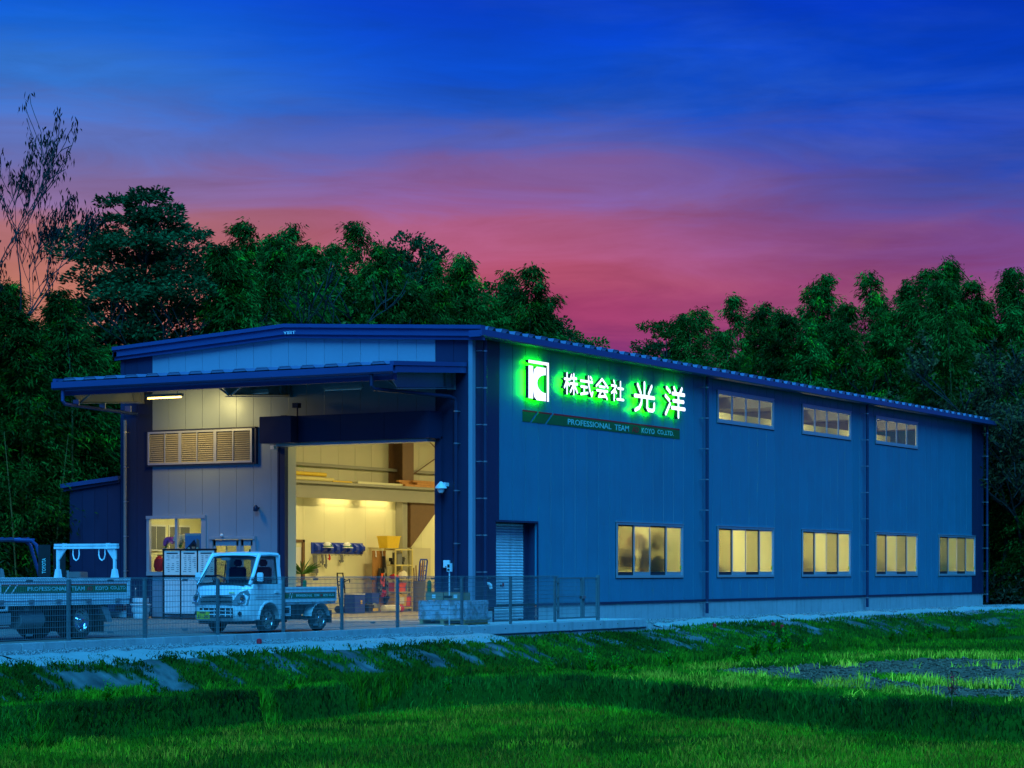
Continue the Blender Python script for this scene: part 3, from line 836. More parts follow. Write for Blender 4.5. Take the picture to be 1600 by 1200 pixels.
# --- front entrance door and office window
m = MB(); m.box(-.10, 7.0, 2.26, .05, 8.59, 2.34); m.box(-.06, 7.0, 0, .05, 7.10, 2.26); m.box(-.06, 8.49, 0, .05, 8.59, 2.26); m.box(-.04, 7.52, 0, .04, 7.60, 2.26)
door = m.build('entrance_door', 'alu', hall)
def leaf(y0, y1):
    s = MB(); s.box(-.02, y0, .02, .02, y0 + .07, 2.25); s.box(-.02, y1 - .07, .02, .02, y1, 2.25); s.box(-.02, y0, .02, .02, y1, .30); s.box(-.02, y0, 2.08, .02, y1, 2.25); s.box(-.02, y0, 1.0, .02, y1, 1.06)
    l_ = s.build('door_leaf', 'alu', door)
    g = MB(); g.box(-.004, y0 + .065, .29, .004, y1 - .065, 2.085); g.build('pane', 'pane_clear', door)
leaf(7.61, 8.48); leaf(7.11, 7.51)
m = MB(); m.box(-.06, 7.66, .95, -.02, 7.70, 1.25); m.build('door_handle', 'steel', door)
m = MB(); m.lathe([(.02, 0), (.05, .02), (.05, .06), (.02, .08)], (-.14, 8.1, 2.34), 'z', 10); m.build('door_lamp', 'white', door)
m = MB(); y0, y1, z0, z1 = 8.83, 10.80, 1.32, 2.86
m.box(-.09, y0 - .10, z1, .04, y1 + .05, z1 + .09); m.box(-.07, y0 - .10, z0 - .08, .04, y1 + .05, z0 + .03); m.box(-.06, y0 - .1, z0 + .03, .04, y0 + .06, z1); m.box(-.06, y1 - .05, z0 + .03, .04, y1 + .05, z1); m.box(-.05, 9.75, z0 + .03, .03, 9.83, z1)
ow = m.build('office_window', 'alu', hall)
m = MB(); m.box(-.004, y0 + .05, z0 + .02, .004, 9.76, z1 - .0); m.build('pane', 'pane_clear', ow)
m = MB(); m.box(.012, 9.82, z0 + .02, .020, y1 - .04, z1); m.build('pane', 'pane_clear', ow)

# --- small fittings on the walls
m = MB(); m.lathe([(.05, 0), (.07, .03), (.07, .12), (.03, .18)], (-.14, 6.93, 3.03), 'z', 12); m.box(-.14, 6.90, 3.1, .0, 6.96, 3.15); m.build('wall_lamp', 'navy', hall, smooth=True)
m = MB(); m.box(-.20, .70, 3.62, -.02, .80, 3.72); m.lathe([(.16, 0), (.15, .04), (.03, .18)], (-.30, .78, 3.56), 'z', 14); m.lathe([(.05, .0), (.09, .05), (.09, .12)], (-.30, .78, 3.44), 'z', 14); m.build('flood_lamp', 'white', hall, smooth=True)
m = MB(); m.box(-.10, .66, 1.46, -.01, .84, 1.66); m.build('call_box', 'white', hall, bevel=.01)
m = MB(); m.box(-.104, .73, 1.48, -.101, .77, 1.50); m.build('call_button', 'red', hall)

# --- annex at the left with lean-to roof
ann = MB(); ann.box(.02, 11.9, 0, 7, 13.70, 3.78); annex = ann.build('annex', 'joint', hall)
for i in range(4):
    m = MB(); y = 11.83 + i * .475
    m.prism([(y + .006, .05), (y + .469, .05), (y + .469, 3.94 - .09 * (y + .47 - 11.8)), (y + .006, 3.94 - .09 * (y - 11.8))], 'x', -.03, .015); m.build('annex_panel', 'navy', annex)
m = MB(); m.prism([(11.82, 4.12), (13.98, 3.92), (13.98, 3.80), (11.82, 4.00)], 'x', -.16, 7.2); m.build('annex_roof', 'trim_blue', annex)
m = MB(); m.prism([(11.82, 4.02), (13.92, 3.79), (13.92, 3.70), (11.82, 3.93)], 'x', -.10, 0.0); m.build('annex_fascia', 'navy', annex)
m = MB(); m.prism([(11.9, 4.2), (13.3, 4.06), (13.2, 4.15), (11.9, 4.35)], 'x', 3.2, 6.8); m.build('roof_panel', 'glass_dark', annex)
m = MB(); m.box(2.4, 12.1, 4.14, 2.9, 12.5, 4.2); m.build('roof_vent', 'white', annex)

# --- canopy over the yard
CX0, CY0, CY1 = -3.51, .19, 11.16
ZB, ZF = 6.80, 6.56
def cz(x): return ZB + (ZF - ZB) * (x / CX0)
m = MB(); m.prism([(CX0, cz(CX0) - .05), (-.03, cz(0) - .05), (-.03, cz(0) - .08), (CX0, cz(CX0) - .08)], 'y', CY0, CY1)
can = m.build('canopy', 'navy', hall)
def can_sheet():
    m = MB(); n = len(prof)
    vs = []
    for zz in (0, -.012):
        for x in (CX0 - .06, -.04):
            vs += [(x, u, cz(x) + .035 + h * .75 + zz) for u, h in prof]
    fs = [(i + 1, i, n + i, n + i + 1) for i in range(n - 1)] + [(2 * n + i, 2 * n + i + 1, 3 * n + i + 1, 3 * n + i) for i in range(n - 1)] + [(i, i + 1, 2 * n + i + 1, 2 * n + i) for i in range(n - 1)]
    m.add(vs, fs); return m
cs_ = can_sheet(); xq = CX0 - .05; cs_.prism([(.12, cz(xq) + .035), (.55, cz(xq) + .035), (.49, cz(xq) + .105), (.18, cz(xq) + .105)], 'x', xq, xq + .02)
f0 = cs_.build('canopy_sheet', 'roof_metal', can, fix=False)
for i in range(15):
    o = f0 if i == 0 else copy_of(f0, can)
    o.location.y = CY0 + .10 + i * .72
m = MB(); m.prism([(CX0 - .16, ZF - .01), (CX0 - .16, ZF - .17), (CX0 - .12, ZF - .21), (CX0 + .06, ZF - .21), (CX0 + .06, ZF - .18), (CX0 - .12, ZF - .16), (CX0 - .12, ZF - .01)], 'y', CY0 - .05, CY1 + .10); m.build('canopy_gutter', 'trim_blue', can)
m = MB(); m.box(CX0 + .12, CY0 + .1, ZF - .36, CX0 + .28, CY1 - .05, ZF - .10); m.build('canopy_beam', 'trim_blue', can)
for y in (CY0 - .05, CY1 - .02):
    m = MB(); m.prism([(CX0 - .1, ZF - .02), (CX0 - .1, ZF + .09), (-.03, ZB + .09), (-.03, ZB - .02)], 'y', y, y + .12)
    m.prism([(CX0 + .02, ZF - .19), (CX0 + .02, ZF - .03), (-.03, ZB - .03), (-.03, ZB - .19)], 'y', y + .02, y + .09); m.build('canopy_verge', 'trim_blue', can)
for y in (.58, 5.9, 11.05):                              # tapered cantilever arms with knee struts
    m = MB()
    m.prism([(CX0 + .30, ZF - .14), (-.06, ZB - .12), (-.06, ZB - .56), (CX0 + .75, ZF - .50)], 'y', y, y + .03)
    m.prism([(CX0 + .75, ZF - .52), (-.06, ZB - .58), (-.06, ZB - .60), (CX0 + .75, ZF - .545)], 'y', y - .08, y + .11)
    m.prism([(CX0 + .3, ZF - .12), (-.06, ZB - .10), (-.06, ZB - .118), (CX0 + .3, ZF - .138)], 'y', y - .08, y + .11)
    m.box(-.10, y - .10, ZB - .62, -.03, y + .13, ZB - .08); m.box(-.45, y - .07, ZB - .56, -.44, y + .10, ZB - .13)
    m.build('cantilever_arm', 'galv', can)
    for s_ in (-1, 1):
        if y + s_ * 1.0 < CY0 or y + s_ * 1.0 > CY1: continue
        m = MB(); m.tube([(CX0 + .8, y + s_ * .03, ZF - .50), (CX0 + .8, y + s_ * .55, ZF - .16)], .028, 6); m.build('knee_strut', 'galv', can)
for i, x in enumerate((-2.9, -2.2, -1.5, -.8, -.2)):
    m = MB(); m.box(x, CY0 + .1, cz(x) - .16, x + .07, CY1 - .05, cz(x) - .082); m.build('purlin', 'navy', can)
# canopy drain pipes
m = MB(); m.tube([(CX0 - .03, .85, ZF - .2), (CX0 - .03, .85, ZF - .50), (CX0 + .05, .85, ZF - .58), (-.35, .50, 5.98), (-.16, .44, 5.93), (-.13, .43, 5.82), (-.13, .43, .05)], .05, 8); cp = m.build('canopy_drain', 'navy', hall, smooth=True)
for z in (.9, 2.1, 3.5, 4.75, 5.6): mb = MB(); mb.lathe([(.057, -.018), (.057, .018)], (-.13, .43, z), 'z', 10); mb.box(-.11, .35, z - .012, -.02, .38, z + .012); mb.build('pipe_band', 'steel', cp)
m = MB(); m.tube([(CX0 - .03, CY1 - .2, ZF - .2), (CX0 - .03, CY1 - .2, ZF - .52), (CX0 + .05, CY1 - .2, ZF - .60), (-.2, CY1 - .05, 5.88), (-.1, CY1 + .05, 5.86)], .05, 8); cp = m.build('canopy_drain', 'trim_blue', hall, smooth=True)
for f in (.15, .5, .85): mb = MB(); mb.box(CX0 + .1 + f * 3.2 - .015, CY1 - .26, 5.97 - f * .08, CX0 + .1 + f * 3.2 + .015, CY1 - .05, 6.12 - f * .05); mb.build('pipe_band', 'steel', cp)
# batten lamps under the canopy: the first is lit
for i, y in enumerate((8.9, 5.95, 2.95)):
    m = MB(); m.box(-1.76, y - .62, 6.20, -1.64, y + .62, 6.27); m.tube([(-1.7, y - .45, 6.27), (-1.7, y - .45, 6.6)], .01, 6); m.tube([(-1.7, y + .45, 6.27), (-1.7, y + .45, 6.6)], .01, 6)
    l_ = thing('batten_lamp', ['lit warm batten lamp hanging under canopy by the louvres', 'unlit batten lamp under the middle of the canopy', 'unlit batten lamp under the canopy above the doorway'][i], 'lamp', group='batten lamps under the canopy')
    m.build('housing', 'galv', l_)
    m = MB(); m.tube([(-1.7, y - .58, 6.17), (-1.7, y + .58, 6.17)], .020, 8); m.build('tube', 'tube_warm' if i == 0 else 'tube_off', l_)
    if i == 0:
        a = bpy.data.lights.new('batten_light', 'AREA'); a.shape = 'RECTANGLE'; a.size = .08; a.size_y = 1.15; a.energy = 50; a.color = (1, .74, .24)
        ao = bpy.data.objects.new('batten_light', a); COL.objects.link(ao); ao.parent = l_; ao.location = (-1.7, y, 6.13)
        ao.rotation_euler = Vector((.55, 0, -1)).to_track_quat('-Z', 'Y').to_euler()
# ------------------------------------------------------------------ inside the hall (seen through the doorway and windows)
YW = 10.90
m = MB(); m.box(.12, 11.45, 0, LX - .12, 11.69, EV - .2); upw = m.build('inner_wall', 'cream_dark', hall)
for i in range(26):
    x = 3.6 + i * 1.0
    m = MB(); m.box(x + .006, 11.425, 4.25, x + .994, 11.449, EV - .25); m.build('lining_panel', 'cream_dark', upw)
m = MB(); m.box(3.3, YW + .01, 0, 28, YW + .05, 3.85); low = m.build('partition', 'cream', hall)
xa = [3.3, 7.12, 7.82, 9.0, 10.2, 11.4, 12.6, 13.8, 14.9, 16.2, 17.5, 19, 21]
for x0, x1 in zip(xa[:-1], xa[1:]):
    for z0, z1 in ((0.02, 2.12), (2.13, 3.84)):
        if x0 == 7.12 and z0 < 1: continue
        m = MB(); m.box(x0 + .004, YW - .015, z0, x1 - .004, YW + .009, z1); m.build('lining_panel', 'cream', low)
for z0, z1, y0 in ((3.86, 3.96, 10.55), (3.96, 4.14, 10.62), (4.14, 4.22, 10.50)):
    m = MB(); m.box(3.3, y0, z0, 28, 11.44, z1); m.build('ledge_beam', 'beam', hall)
m = MB(); m.box(3.3, 10.49, 3.68, 28, 10.54, 3.95); m.build('added_lamp_lip', 'beam', hall)  # added to hide the glowing strip tubes under the ledge
m = MB(); m.box(13.25, 10.60, 0, 13.55, 10.88, 3.86); m.build('post', 'beam', hall)
for x in (14.0, 28.2):                                   # steel portal columns
    m = MB(); m.box(x - .35, 10.85, 4.22, x + .35, 10.88, EV - .2); m.box(x - .35, 11.40, 4.22, x + .35, 11.43, EV - .2); m.box(x - .02, 10.88, 4.22, x + .02, 11.40, EV - .2)
    m.box(x - .35, 10.2, EV - .95, x + .35, 11.42, EV - .90); m.prism([(11.4, EV - .9), (10.2, EV - .9), (9.0, EV - .22), (11.4, EV - .22)], 'x', x - .02, x + .02)
    m.build('portal_column', 'brown', hall)
for z in (4.75, 6.0):
    m = MB(); m.box(.2, 11.28, z, 28, 11.42, z + .10); m.build('wall_girt', 'beam', hall)
for a, c in (((14.4, 11.2, 6.6), (19, 11.2, 4.4)), ((14.4, 11.2, 4.5), (19, 11.2, 6.4))):
    m = MB(); m.tube([a, c], .02, 6); m.build('tie_rod', 'brown', hall)
for x in (7.0, 14.0, 21.0, 28.2, 35.2):
    m = MB(); m.box(x - .12, .15, EV - .62, x + .12, 11.3, EV - .24); m.build('rafter', 'ceiling_grey', hall)
# sloping soffit of an inner stair
m = MB(); m.prism([(13.75, 2.15), (15.35, 3.35), (15.35, 3.75), (13.75, 3.75)], 'y', 10.60, 10.88); m.build('stair_soffit', 'brown', hall)
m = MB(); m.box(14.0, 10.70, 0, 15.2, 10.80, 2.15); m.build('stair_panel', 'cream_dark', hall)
# inner door frame with a pale panel standing in for the lit passage
m = MB(); m.box(7.06, 10.84, 0, 7.14, 10.90, 2.36); m.box(7.74, 10.84, 0, 7.86, 10.90, 2.36); m.box(7.06, 10.84, 2.28, 7.86, 10.90, 2.36)
idoor = m.build('inner_door_frame', 'brown', hall)
m = MB(); m.box(7.14, 10.895, .9, 7.74, 10.905, 2.28); m.build('doorway_infill', 'paper', idoor)
m = MB(); m.box(7.14, 10.885, 0, 7.74, 10.905, .9); m.build('doorway_infill', 'brown', idoor)

def lamp_obj(name, label, group, loc, size, energy, col=(1, .82, .37), aim=(0, 0, -1), tube='tube_hall', lz=-.05):
    t = thing(name, label, 'lamp', loc, 0, group)
    m = MB(); L2 = size / 2; m.box(-L2, -.07, .03, L2, .07, .09); m.build('housing', 'white', t)
    m = MB(); m.tube([(-L2 + .05, 0, 0), (L2 - .05, 0, 0)], .02, 8); m.build('tube', tube, t)
    a = bpy.data.lights.new(name + '_light', 'AREA'); a.shape = 'RECTANGLE'; a.size = size; a.size_y = .15; a.energy = energy; a.color = col
    ao = bpy.data.objects.new(name + '_light', a); COL.objects.link(ao); ao.parent = t; ao.location = (0, 0, lz)
    ao.rotation_euler = Vector(aim).to_track_quat('-Z', 'Y').to_euler() if aim != (0, 0, -1) else (0, 0, 0)
    return t
for i, x in enumerate((3.5, 10.0, 17.5, 24.8, 32, 38.6)):
    lamp_obj('ceiling_lamp', 'long ceiling lamp inside the warehouse, %s from the doorway' % ['first', 'second', 'third', 'fourth', 'fifth', 'sixth'][i], 'ceiling lamps inside the warehouse', (x, 5.6, 6.85), 2.4, 235)
for i, x in enumerate((6.3, 9.6, 12.0, 16.5)):
    lamp_obj('ledge_lamp', 'strip lamp under the storage ledge inside, %s from the doorway' % ['first', 'second', 'third', 'fourth'][i], 'strip lamps under the ledge', (x, 10.66, 3.76), 1.8, 3.5, aim=(0, .0, -1))
for i, x in enumerate((10.6, 17.8, 24.9, 32.0, 39.1)):
    lamp_obj('aisle_lamp', 'lamp over the aisle behind ground-floor window %s' % ['one', 'two', 'three', 'four', 'five'][i], 'lamps behind the long-wall windows', (x, 2.6, 3.5), 2.4, (95, 105, 135, 110, 80)[i], col=((1, .70, .26), (1, .84, .40), (1, .83, .36), (1, .84, .40), (1, .74, .28))[i])
for i, x in enumerate((18.5, 25.6, 32.7)):
    lamp_obj('added_gallery_lamp', 'added lamp brightening the room behind upper window %s' % ['one', 'two', 'three'][i], 'added lamps behind the upper windows', (x, .75, 5.2), 2.4, 85, aim=(0, .8, 1), lz=.12)  # added to brighten the partition and ceiling behind the upper windows
# inner screens behind the ground-floor windows (a pale partition facing the glass)
for i, (a, c) in enumerate(WIN):
    m = MB(); m.box(a - 1.2, 3.9, 0, c + 1.6, 3.96, 3.3); m.build('aisle_partition', 'cream', hall)
for i, (a, c) in enumerate(UPW):
    m = MB(); m.box(a - 1.0, 1.70, 4.2, c + 1.6, 1.76, 6.78); m.build('gallery_partition', 'cream', hall)
for i, (a, h, c) in enumerate(((23.3, 1.75, 'wood'), (30.6, 1.75, 'leaf_green'), (37.2, 1.95, 'timber'), (16.1, 1.5, 'grey'))):
    t = thing('storage_cabinet', ['low grey cabinet dimly seen behind the third ground-floor window', 'green cabinet dimly seen behind the fourth ground-floor window', 'orange cabinet dimly seen behind the last ground-floor window', 'low cabinet dimly seen behind the second ground-floor window'][i], 'cabinet', (a, .40, .012), 0, 'cabinets behind frosted glass')
    m = MB(); m.box(0, 0, 0, .9, .45, h); m.build('body', c, t, bevel=.01)
    m = MB(); m.box(.02, -.012, .05, .44, -.001, h - .05); m.build('door', c, t); m = MB(); m.box(.46, -.012, .05, .88, -.001, h - .05); m.build('door', c, t)
# dark gear hung and stacked behind the first window
for i, (x, y, z, w, h, c) in enumerate(((8.55, .22, .87, .65, 1.0, 'black'), (9.55, .24, 1.45, .95, .62, 'black'), (10.65, .20, .87, .85, 1.25, 'black'), (11.55, .22, .87, .95, 1.0, 'leaf_green'), (10.0, .22, 2.036, 1.2, .5, 'orange'), (11.5, .22, 2.036, 1.0, .55, 'yellow'))):
    m = MB(Matrix.Translation((x, y + .18, z)) @ Matrix.Diagonal((1, .28, 1, 1)))
    m.lathe([(.05, 0), (w * .45, h * .12), (w * .5, h * .5), (w * .38, h * .85), (.05, h)], (w / 2, .15, 0), 'z', 12)
    o = m.build('gear_bag', c, None, smooth=True)
    tag(o, ['dark bag at the left of the first frosted window', 'wide dark bag in the second pane of the first window', 'tall dark bag in the third pane of the first window', 'green-black bag in the fourth pane of the first window', 'orange bag high behind the first frosted window', 'yellow bag high at the right of the first window'][i], 'bag', 'bags behind the first window')
m = MB(); m.box(8.4, .20, .82, 12.8, 1.1, .87); tb = m.build('top', 'beam', None)
wt = thing('work_table', 'long table behind the first ground-floor window of the long wall', 'table'); tb.parent = wt
for x in (8.5, 12.6):
    for y in (.26, 1.0):
        m = MB(); m.box(x, y, .012, x + .06, y + .06, .82); m.build('leg', 'beam', wt)
m = MB(); m.box(8.4, .32, 2.0, 12.8, 1.2, 2.035); m.box(8.4, 1.16, .012, 8.46, 1.2, 2.0); m.box(12.74, 1.16, .012, 12.8, 1.2, 2.0); o = m.build('storage_rack', 'beam'); tag(o, 'open rack behind the first ground-floor window', 'rack')

# office behind the front window
m = MB(); m.box(.12, 11.30, 0, 3.2, 11.36, 3.5); m.box(.12, 8.10, 0, 3.1, 8.16, 3.5); m.box(3.1, 8.10, 0, 3.16, 11.36, 3.5); m.box(.07, 8.10, 3.43, 3.16, 11.36, 3.5)
m.build('office_shell', 'cream', hall)
for x0, x1 in ((.45, 1.35), (1.5, 2.5)):
    m = MB(); m.box(x0, 11.255, 1.95, x1, 11.295, 2.72); w = m.build('office_inner_window', 'white', hall)
    g = (x1 - x0 - .12) / 2
    for j in range(2):
        m = MB(); m.box(x0 + .04 + j * (g + .04), 11.243, 2.0, x0 + .04 + j * (g + .04) + g, 11.254, 2.67); m.build('pane', 'grey', w)
lamp_obj('office_lamp', 'ceiling lamp inside the small office behind front window', None, (1.4, 9.8, 3.32), 1.2, 38, (1, .82, .36))
m = MB(); m.box(.35, 8.9, .012, .75, 11.0, .74); m.box(.30, 8.8, .74, .80, 11.1, .78); o = m.build('window_desk', 'wood'); tag(o, 'wooden desk standing behind the office window', 'desk')
m = MB(); m.box(.30, 8.85, 1.80, .62, 10.75, 1.84); m.box(.34, 8.9, .79, .38, 8.94, 1.80); m.box(.34, 10.65, .79, .38, 10.69, 1.80); o = m.build('flower_shelf', 'timber'); tag(o, 'low shelf carrying gift flowers behind office window', 'shelf')
def flowers(name, label, loc, petal, n, spread, h, pot='white', rz=0, dirx=(0, 0)):
    t = thing(name, label, 'flowers', loc, rz, 'gift flowers in the office window')
    m = MB(); m.lathe([(.06, 0), (.09, .16), (.10, .18)], (0, 0, 0), 'z', 10); m.build('pot', pot, t)
    m = MB(); q = MB()
    for i in range(n):
        f = i / n; a = i * 2.4; r = spread * (f ** .5)
        p = Vector((math.cos(a) * r + dirx[0] * f, math.sin(a) * r + dirx[1] * f, .2 + h * (.35 + .65 * math.sin(f * 2.8))))
        if i % 4 == 0: m.tube([(0, 0, .16), (p.x * .5, p.y * .5, p.z * .8), p], .006, 4)
        for k in range(5):
            b_ = k * 1.2566; d = Vector((-.35, math.cos(b_), math.sin(b_))) * .045
            e = Vector((-.35, math.cos(b_ + .9), math.sin(b_ + .9))) * .045
            q.add([p, p + d, p + (d + e) * .72, p + e], [(0, 1, 2, 3)])
    m.build('stem', 'leaf_green', t); q.build('petals', petal, t, fix=False)
flowers('orchid', 'spray of purple flowers behind left half of office window', (.42, 10.55, 1.84), 'petal_purple', 60, .12, .26, dirx=(0, -.34))
flowers('orchid', 'white orchids in the middle of the office window', (.45, 10.02, 1.84), 'petal_white', 60, .17, .34)
flowers('orchid', 'white orchids beside the blue poster in office window', (.48, 9.66, 1.84), 'petal_white', 40, .11, .26)
flowers('orchid', 'pale yellow orchid spray at right edge of office window', (.45, 9.0, 1.84), 'pale_yellow', 56, .12, .50)
m = MB(); m.lathe([(.02, 0), (.30, .06), (.36, .22), (.30, .5), (.06, .62)], (0, 0, 0), 'z', 14); o = m.build('red_cushion', 'red', None, smooth=True); o.location = (.2, 10.60, 1.34); o.scale = (.3, .50, .75); tag(o, 'red wrapped bundle low in the left of office window', 'bundle')
m = MB(); m.box(0, 0, 0, .18, .26, .30); o = m.build('gift_box', 'orange'); o.location = (.55, 9.58, 1.95); tag(o, 'orange box above the orchids in office window', 'box')
# poster in the window: printed scene on a flat board
po = thing('poster', 'blue poster of three helmeted people in front of a building', 'poster', (.0, 0, 0))
m = MB(); m.box(.06, 8.98, 1.94, .075, 9.55, 2.44); m.build('board', 'sky_blue', po)
def pp(y, z): return (9.55 - .57 * y, 1.94 + .50 * z)
def poly(pts, lay, c, nm):
    m = MB(); m.prism([pp(*p) for p in pts], 'x', .060 - .002 * lay, .0595 - .002 * lay + .001); m.build(nm, c, po)
poly([(.05, .0), (.05, .12), (.58, .66), (.75, .3), (.75, 0)], 1, 'navy', 'print')
poly([(.70, .0), (.72, .72), (.90, .60), (.92, 0)], 2, 'grey', 'print')
poly([(.06, .90), (.94, .90), (.94, .93), (.06, .93)], 1, 'letter_cyan', 'print')
for cx, r, zc in ((.24, .07, .10), (.53, .11, .22), (.77, .07, .10)):
    poly([(cx + r * math.cos(a), zc + r * 1.25 * math.sin(a)) for a in np.linspace(0, 2 * PI, 13)[:-1]], 3, 'skin', 'print')
    poly([(cx + r * 1.12 * math.cos(a), zc + r * .35 + r * 1.25 * math.sin(a)) for a in np.linspace(-.1, PI + .1, 9)], 4, 'black' if r > .1 else 'letter_cyan', 'print')

# notice boards standing in the yard
nb = thing('notice_board', 'dark framed board with three notices over white slats by the office window', 'notice board', (-.42, 0, 0))
NY = [(9.33, 9.92), (8.73, 9.32), (8.13, 8.72)]
m = MB()
for y in (8.11, 8.725, 9.325, 9.94): m.box(-.03, y - .02, 0, .03, y + .02, 1.98)
m.box(-.03, 8.09, 1.95, .03, 9.96, 2.0); m.box(-.03, 8.09, 1.20, .03, 9.96, 1.25); m.box(-.03, 8.09, .12, .03, 9.96, .16); m.build('frame', 'black', nb)
for (y0, y1) in NY:
    m = MB(); m.box(-.012, y0 + .015, 1.26, .012, y1 - .015, 1.94); nt = m.build('notice', 'paper', nb)
    q = MB(); q.box(-.016, y0 + .10, 1.855, -.013, y1 - .10, 1.89)
    for i in range(9):
        z = 1.79 - i * .055
        for k in range(3):
            a = y0 + .06 + k * .165
            if random.random() < .8: q.box(-.016, a, z, -.013, a + random.uniform(.05, .12), z + .013)
    q.build('writing', 'letter_dark', nt)
    for i in range(6):
        a = y0 + .02 + i * .094
        m = MB(); m.box(-.012, a + .006, .17, .012, a + .086, 1.19); m.build('slat', 'white', nb)
# wash stand: tap and stacked basins
ws = thing('wash_stand', 'stack of round white basins with a tap beside the notice board', 'wash stand', (-.6, 10.62, 0))
for z, r, h in ((0, .22, .16), (.17, .26, .20), (.38, .30, .06), (.45, .24, .15)):
    m = MB(); m.lathe([(r * .85, 0), (r, h * .3), (r, h), (r * .9, h), (r * .8, h * .4)], (0, 0, z), 'z', 18); m.build('basin', 'white_worn', ws, smooth=True)
m = MB(); m.tube([(.1, .26, 0), (.1, .26, .85), (.05, .22, .9), (0, .18, .86)], .018, 8); m.build('tap', 'chrome', ws)

# --- things along the inner wall
hb = thing('hook_rail', 'blue wall rail of hooks holding helmets and small tools', 'hook rail', (8.25, YW - .02, 1.92))
m = MB(); m.box(0, -.03, 0, 2.95, -.0, .36); m.build('back_plate', 'blue', hb)
for i in range(8):
    x = .15 + i * .37
    m = MB(); m.prism([(-.035, .05), (-.16, .12), (-.16, .24), (-.035, .33)], 'x', x, x + .16); m.build('holder', 'blue', hb)
    m = MB(); m.box(x + .19, -.05, .10, x + .25, -.035, .26); m.build('name_card', 'white', hb)
for i in range(12):
    m = MB(); x = .1 + i * .245; m.tube([(x, -.02, .02), (x, -.06, -.06), (x, -.10, -.04)], .008, 5); m.build('hook', 'steel', hb)
for i, (x, c) in enumerate(((8.92, 'white'), (10.05, 'white'))):
    t = thing('helmet', ['white safety helmet on the left of the blue rail', 'white and green safety helmet in the middle of the blue rail'][i], 'helmet', (x, YW - .2, 2.12), 0, 'safety helmets on the rail')
    m = MB(); m.lathe([(.155, 0), (.15, .06), (.12, .13), (.06, .17), (.01, .18)], (0, 0, 0), 'z', 16); m.build('shell', c, t, smooth=True)
    m = MB(); m.lathe([(.15, 0), (.19, -.01), (.19, .005), (.15, .015)], (0, -.02, 0), 'z', 16); m.build('brim', c, t)
    m = MB(); m.box(-.025, -.158, .02, .025, .158, .1); m.lathe([(.16, .02), (.157, .05)], (0, 0, 0), 'z', 16); m.build('stripe', 'green', t)
for i, (x, n, L_) in enumerate(((8.35, 6, .75), (8.75, 3, .35), (8.95, 2, .5), (9.85, 4, .3), (9.15, 2, .2))):
    m = MB()
    for k in range(n):
        dx = .05 * (k - n / 2); m.tube([(dx, 0, 0), (dx * .6, -.02, -L_ * .4), (dx * .8, -.01, -L_ * (.7 + .3 * random.random()))], [.012, .02, .014], 5)
        m.box(dx - .03, -.03, -L_ * .8, dx + .03, .02, -L_ * .62)
    o = m.build('hanging_tools', 'red' if i == 4 else 'grey'); o.location = (x, YW - .12, 1.90)
    tag(o, ['long bunch of tools hanging under left end of blue rail', 'short tools hanging under blue rail, second bunch', 'thin bar tool hanging under the left helmet', 'tool bunch hanging under the middle helmet', 'red handled cutter hanging beside the left helmet'][i], 'tools', 'tools hanging from the blue rail')
# potted palm by the inner door
pt = thing('potted_palm', 'spiky potted palm with a red ribbon beside inner door', 'plant', (7.35, 10.62, .012))
m = MB(); m.lathe([(.12, 0), (.18, .45), (.19, .47)], (0, 0, 0), 'z', 14); m.build('pot', 'white', pt)
m = MB(); m.tube([(0, 0, .4), (.02, 0, 1.25)], .03, 6); m.build('trunk', 'bark', pt)
q = MB()
for i in range(26):
    a = i * 2.4; el = .25 + .9 * (i % 7) / 7; L_ = random.uniform(.55, .85)
    d = Vector((math.cos(a) * math.cos(el), math.sin(a) * math.cos(el), math.sin(el))); p = Vector((.02, 0, 1.25)); s_ = d.cross(Vector((0, 0, 1))).normalized() * .025
    q.add([p - s_ * .4, p + d * L_ * .5 + s_, p + d * L_ + Vector((0, 0, -.12)), p + d * L_ * .5 - s_, p + s_ * .4], [(0, 1, 2, 3, 4)])
q.build('fronds', 'leaf_green', pt, fix=False)
m = MB(); m.box(-.08, -.2, .62, .10, -.12, .82); m.build('ribbon', 'red', pt)
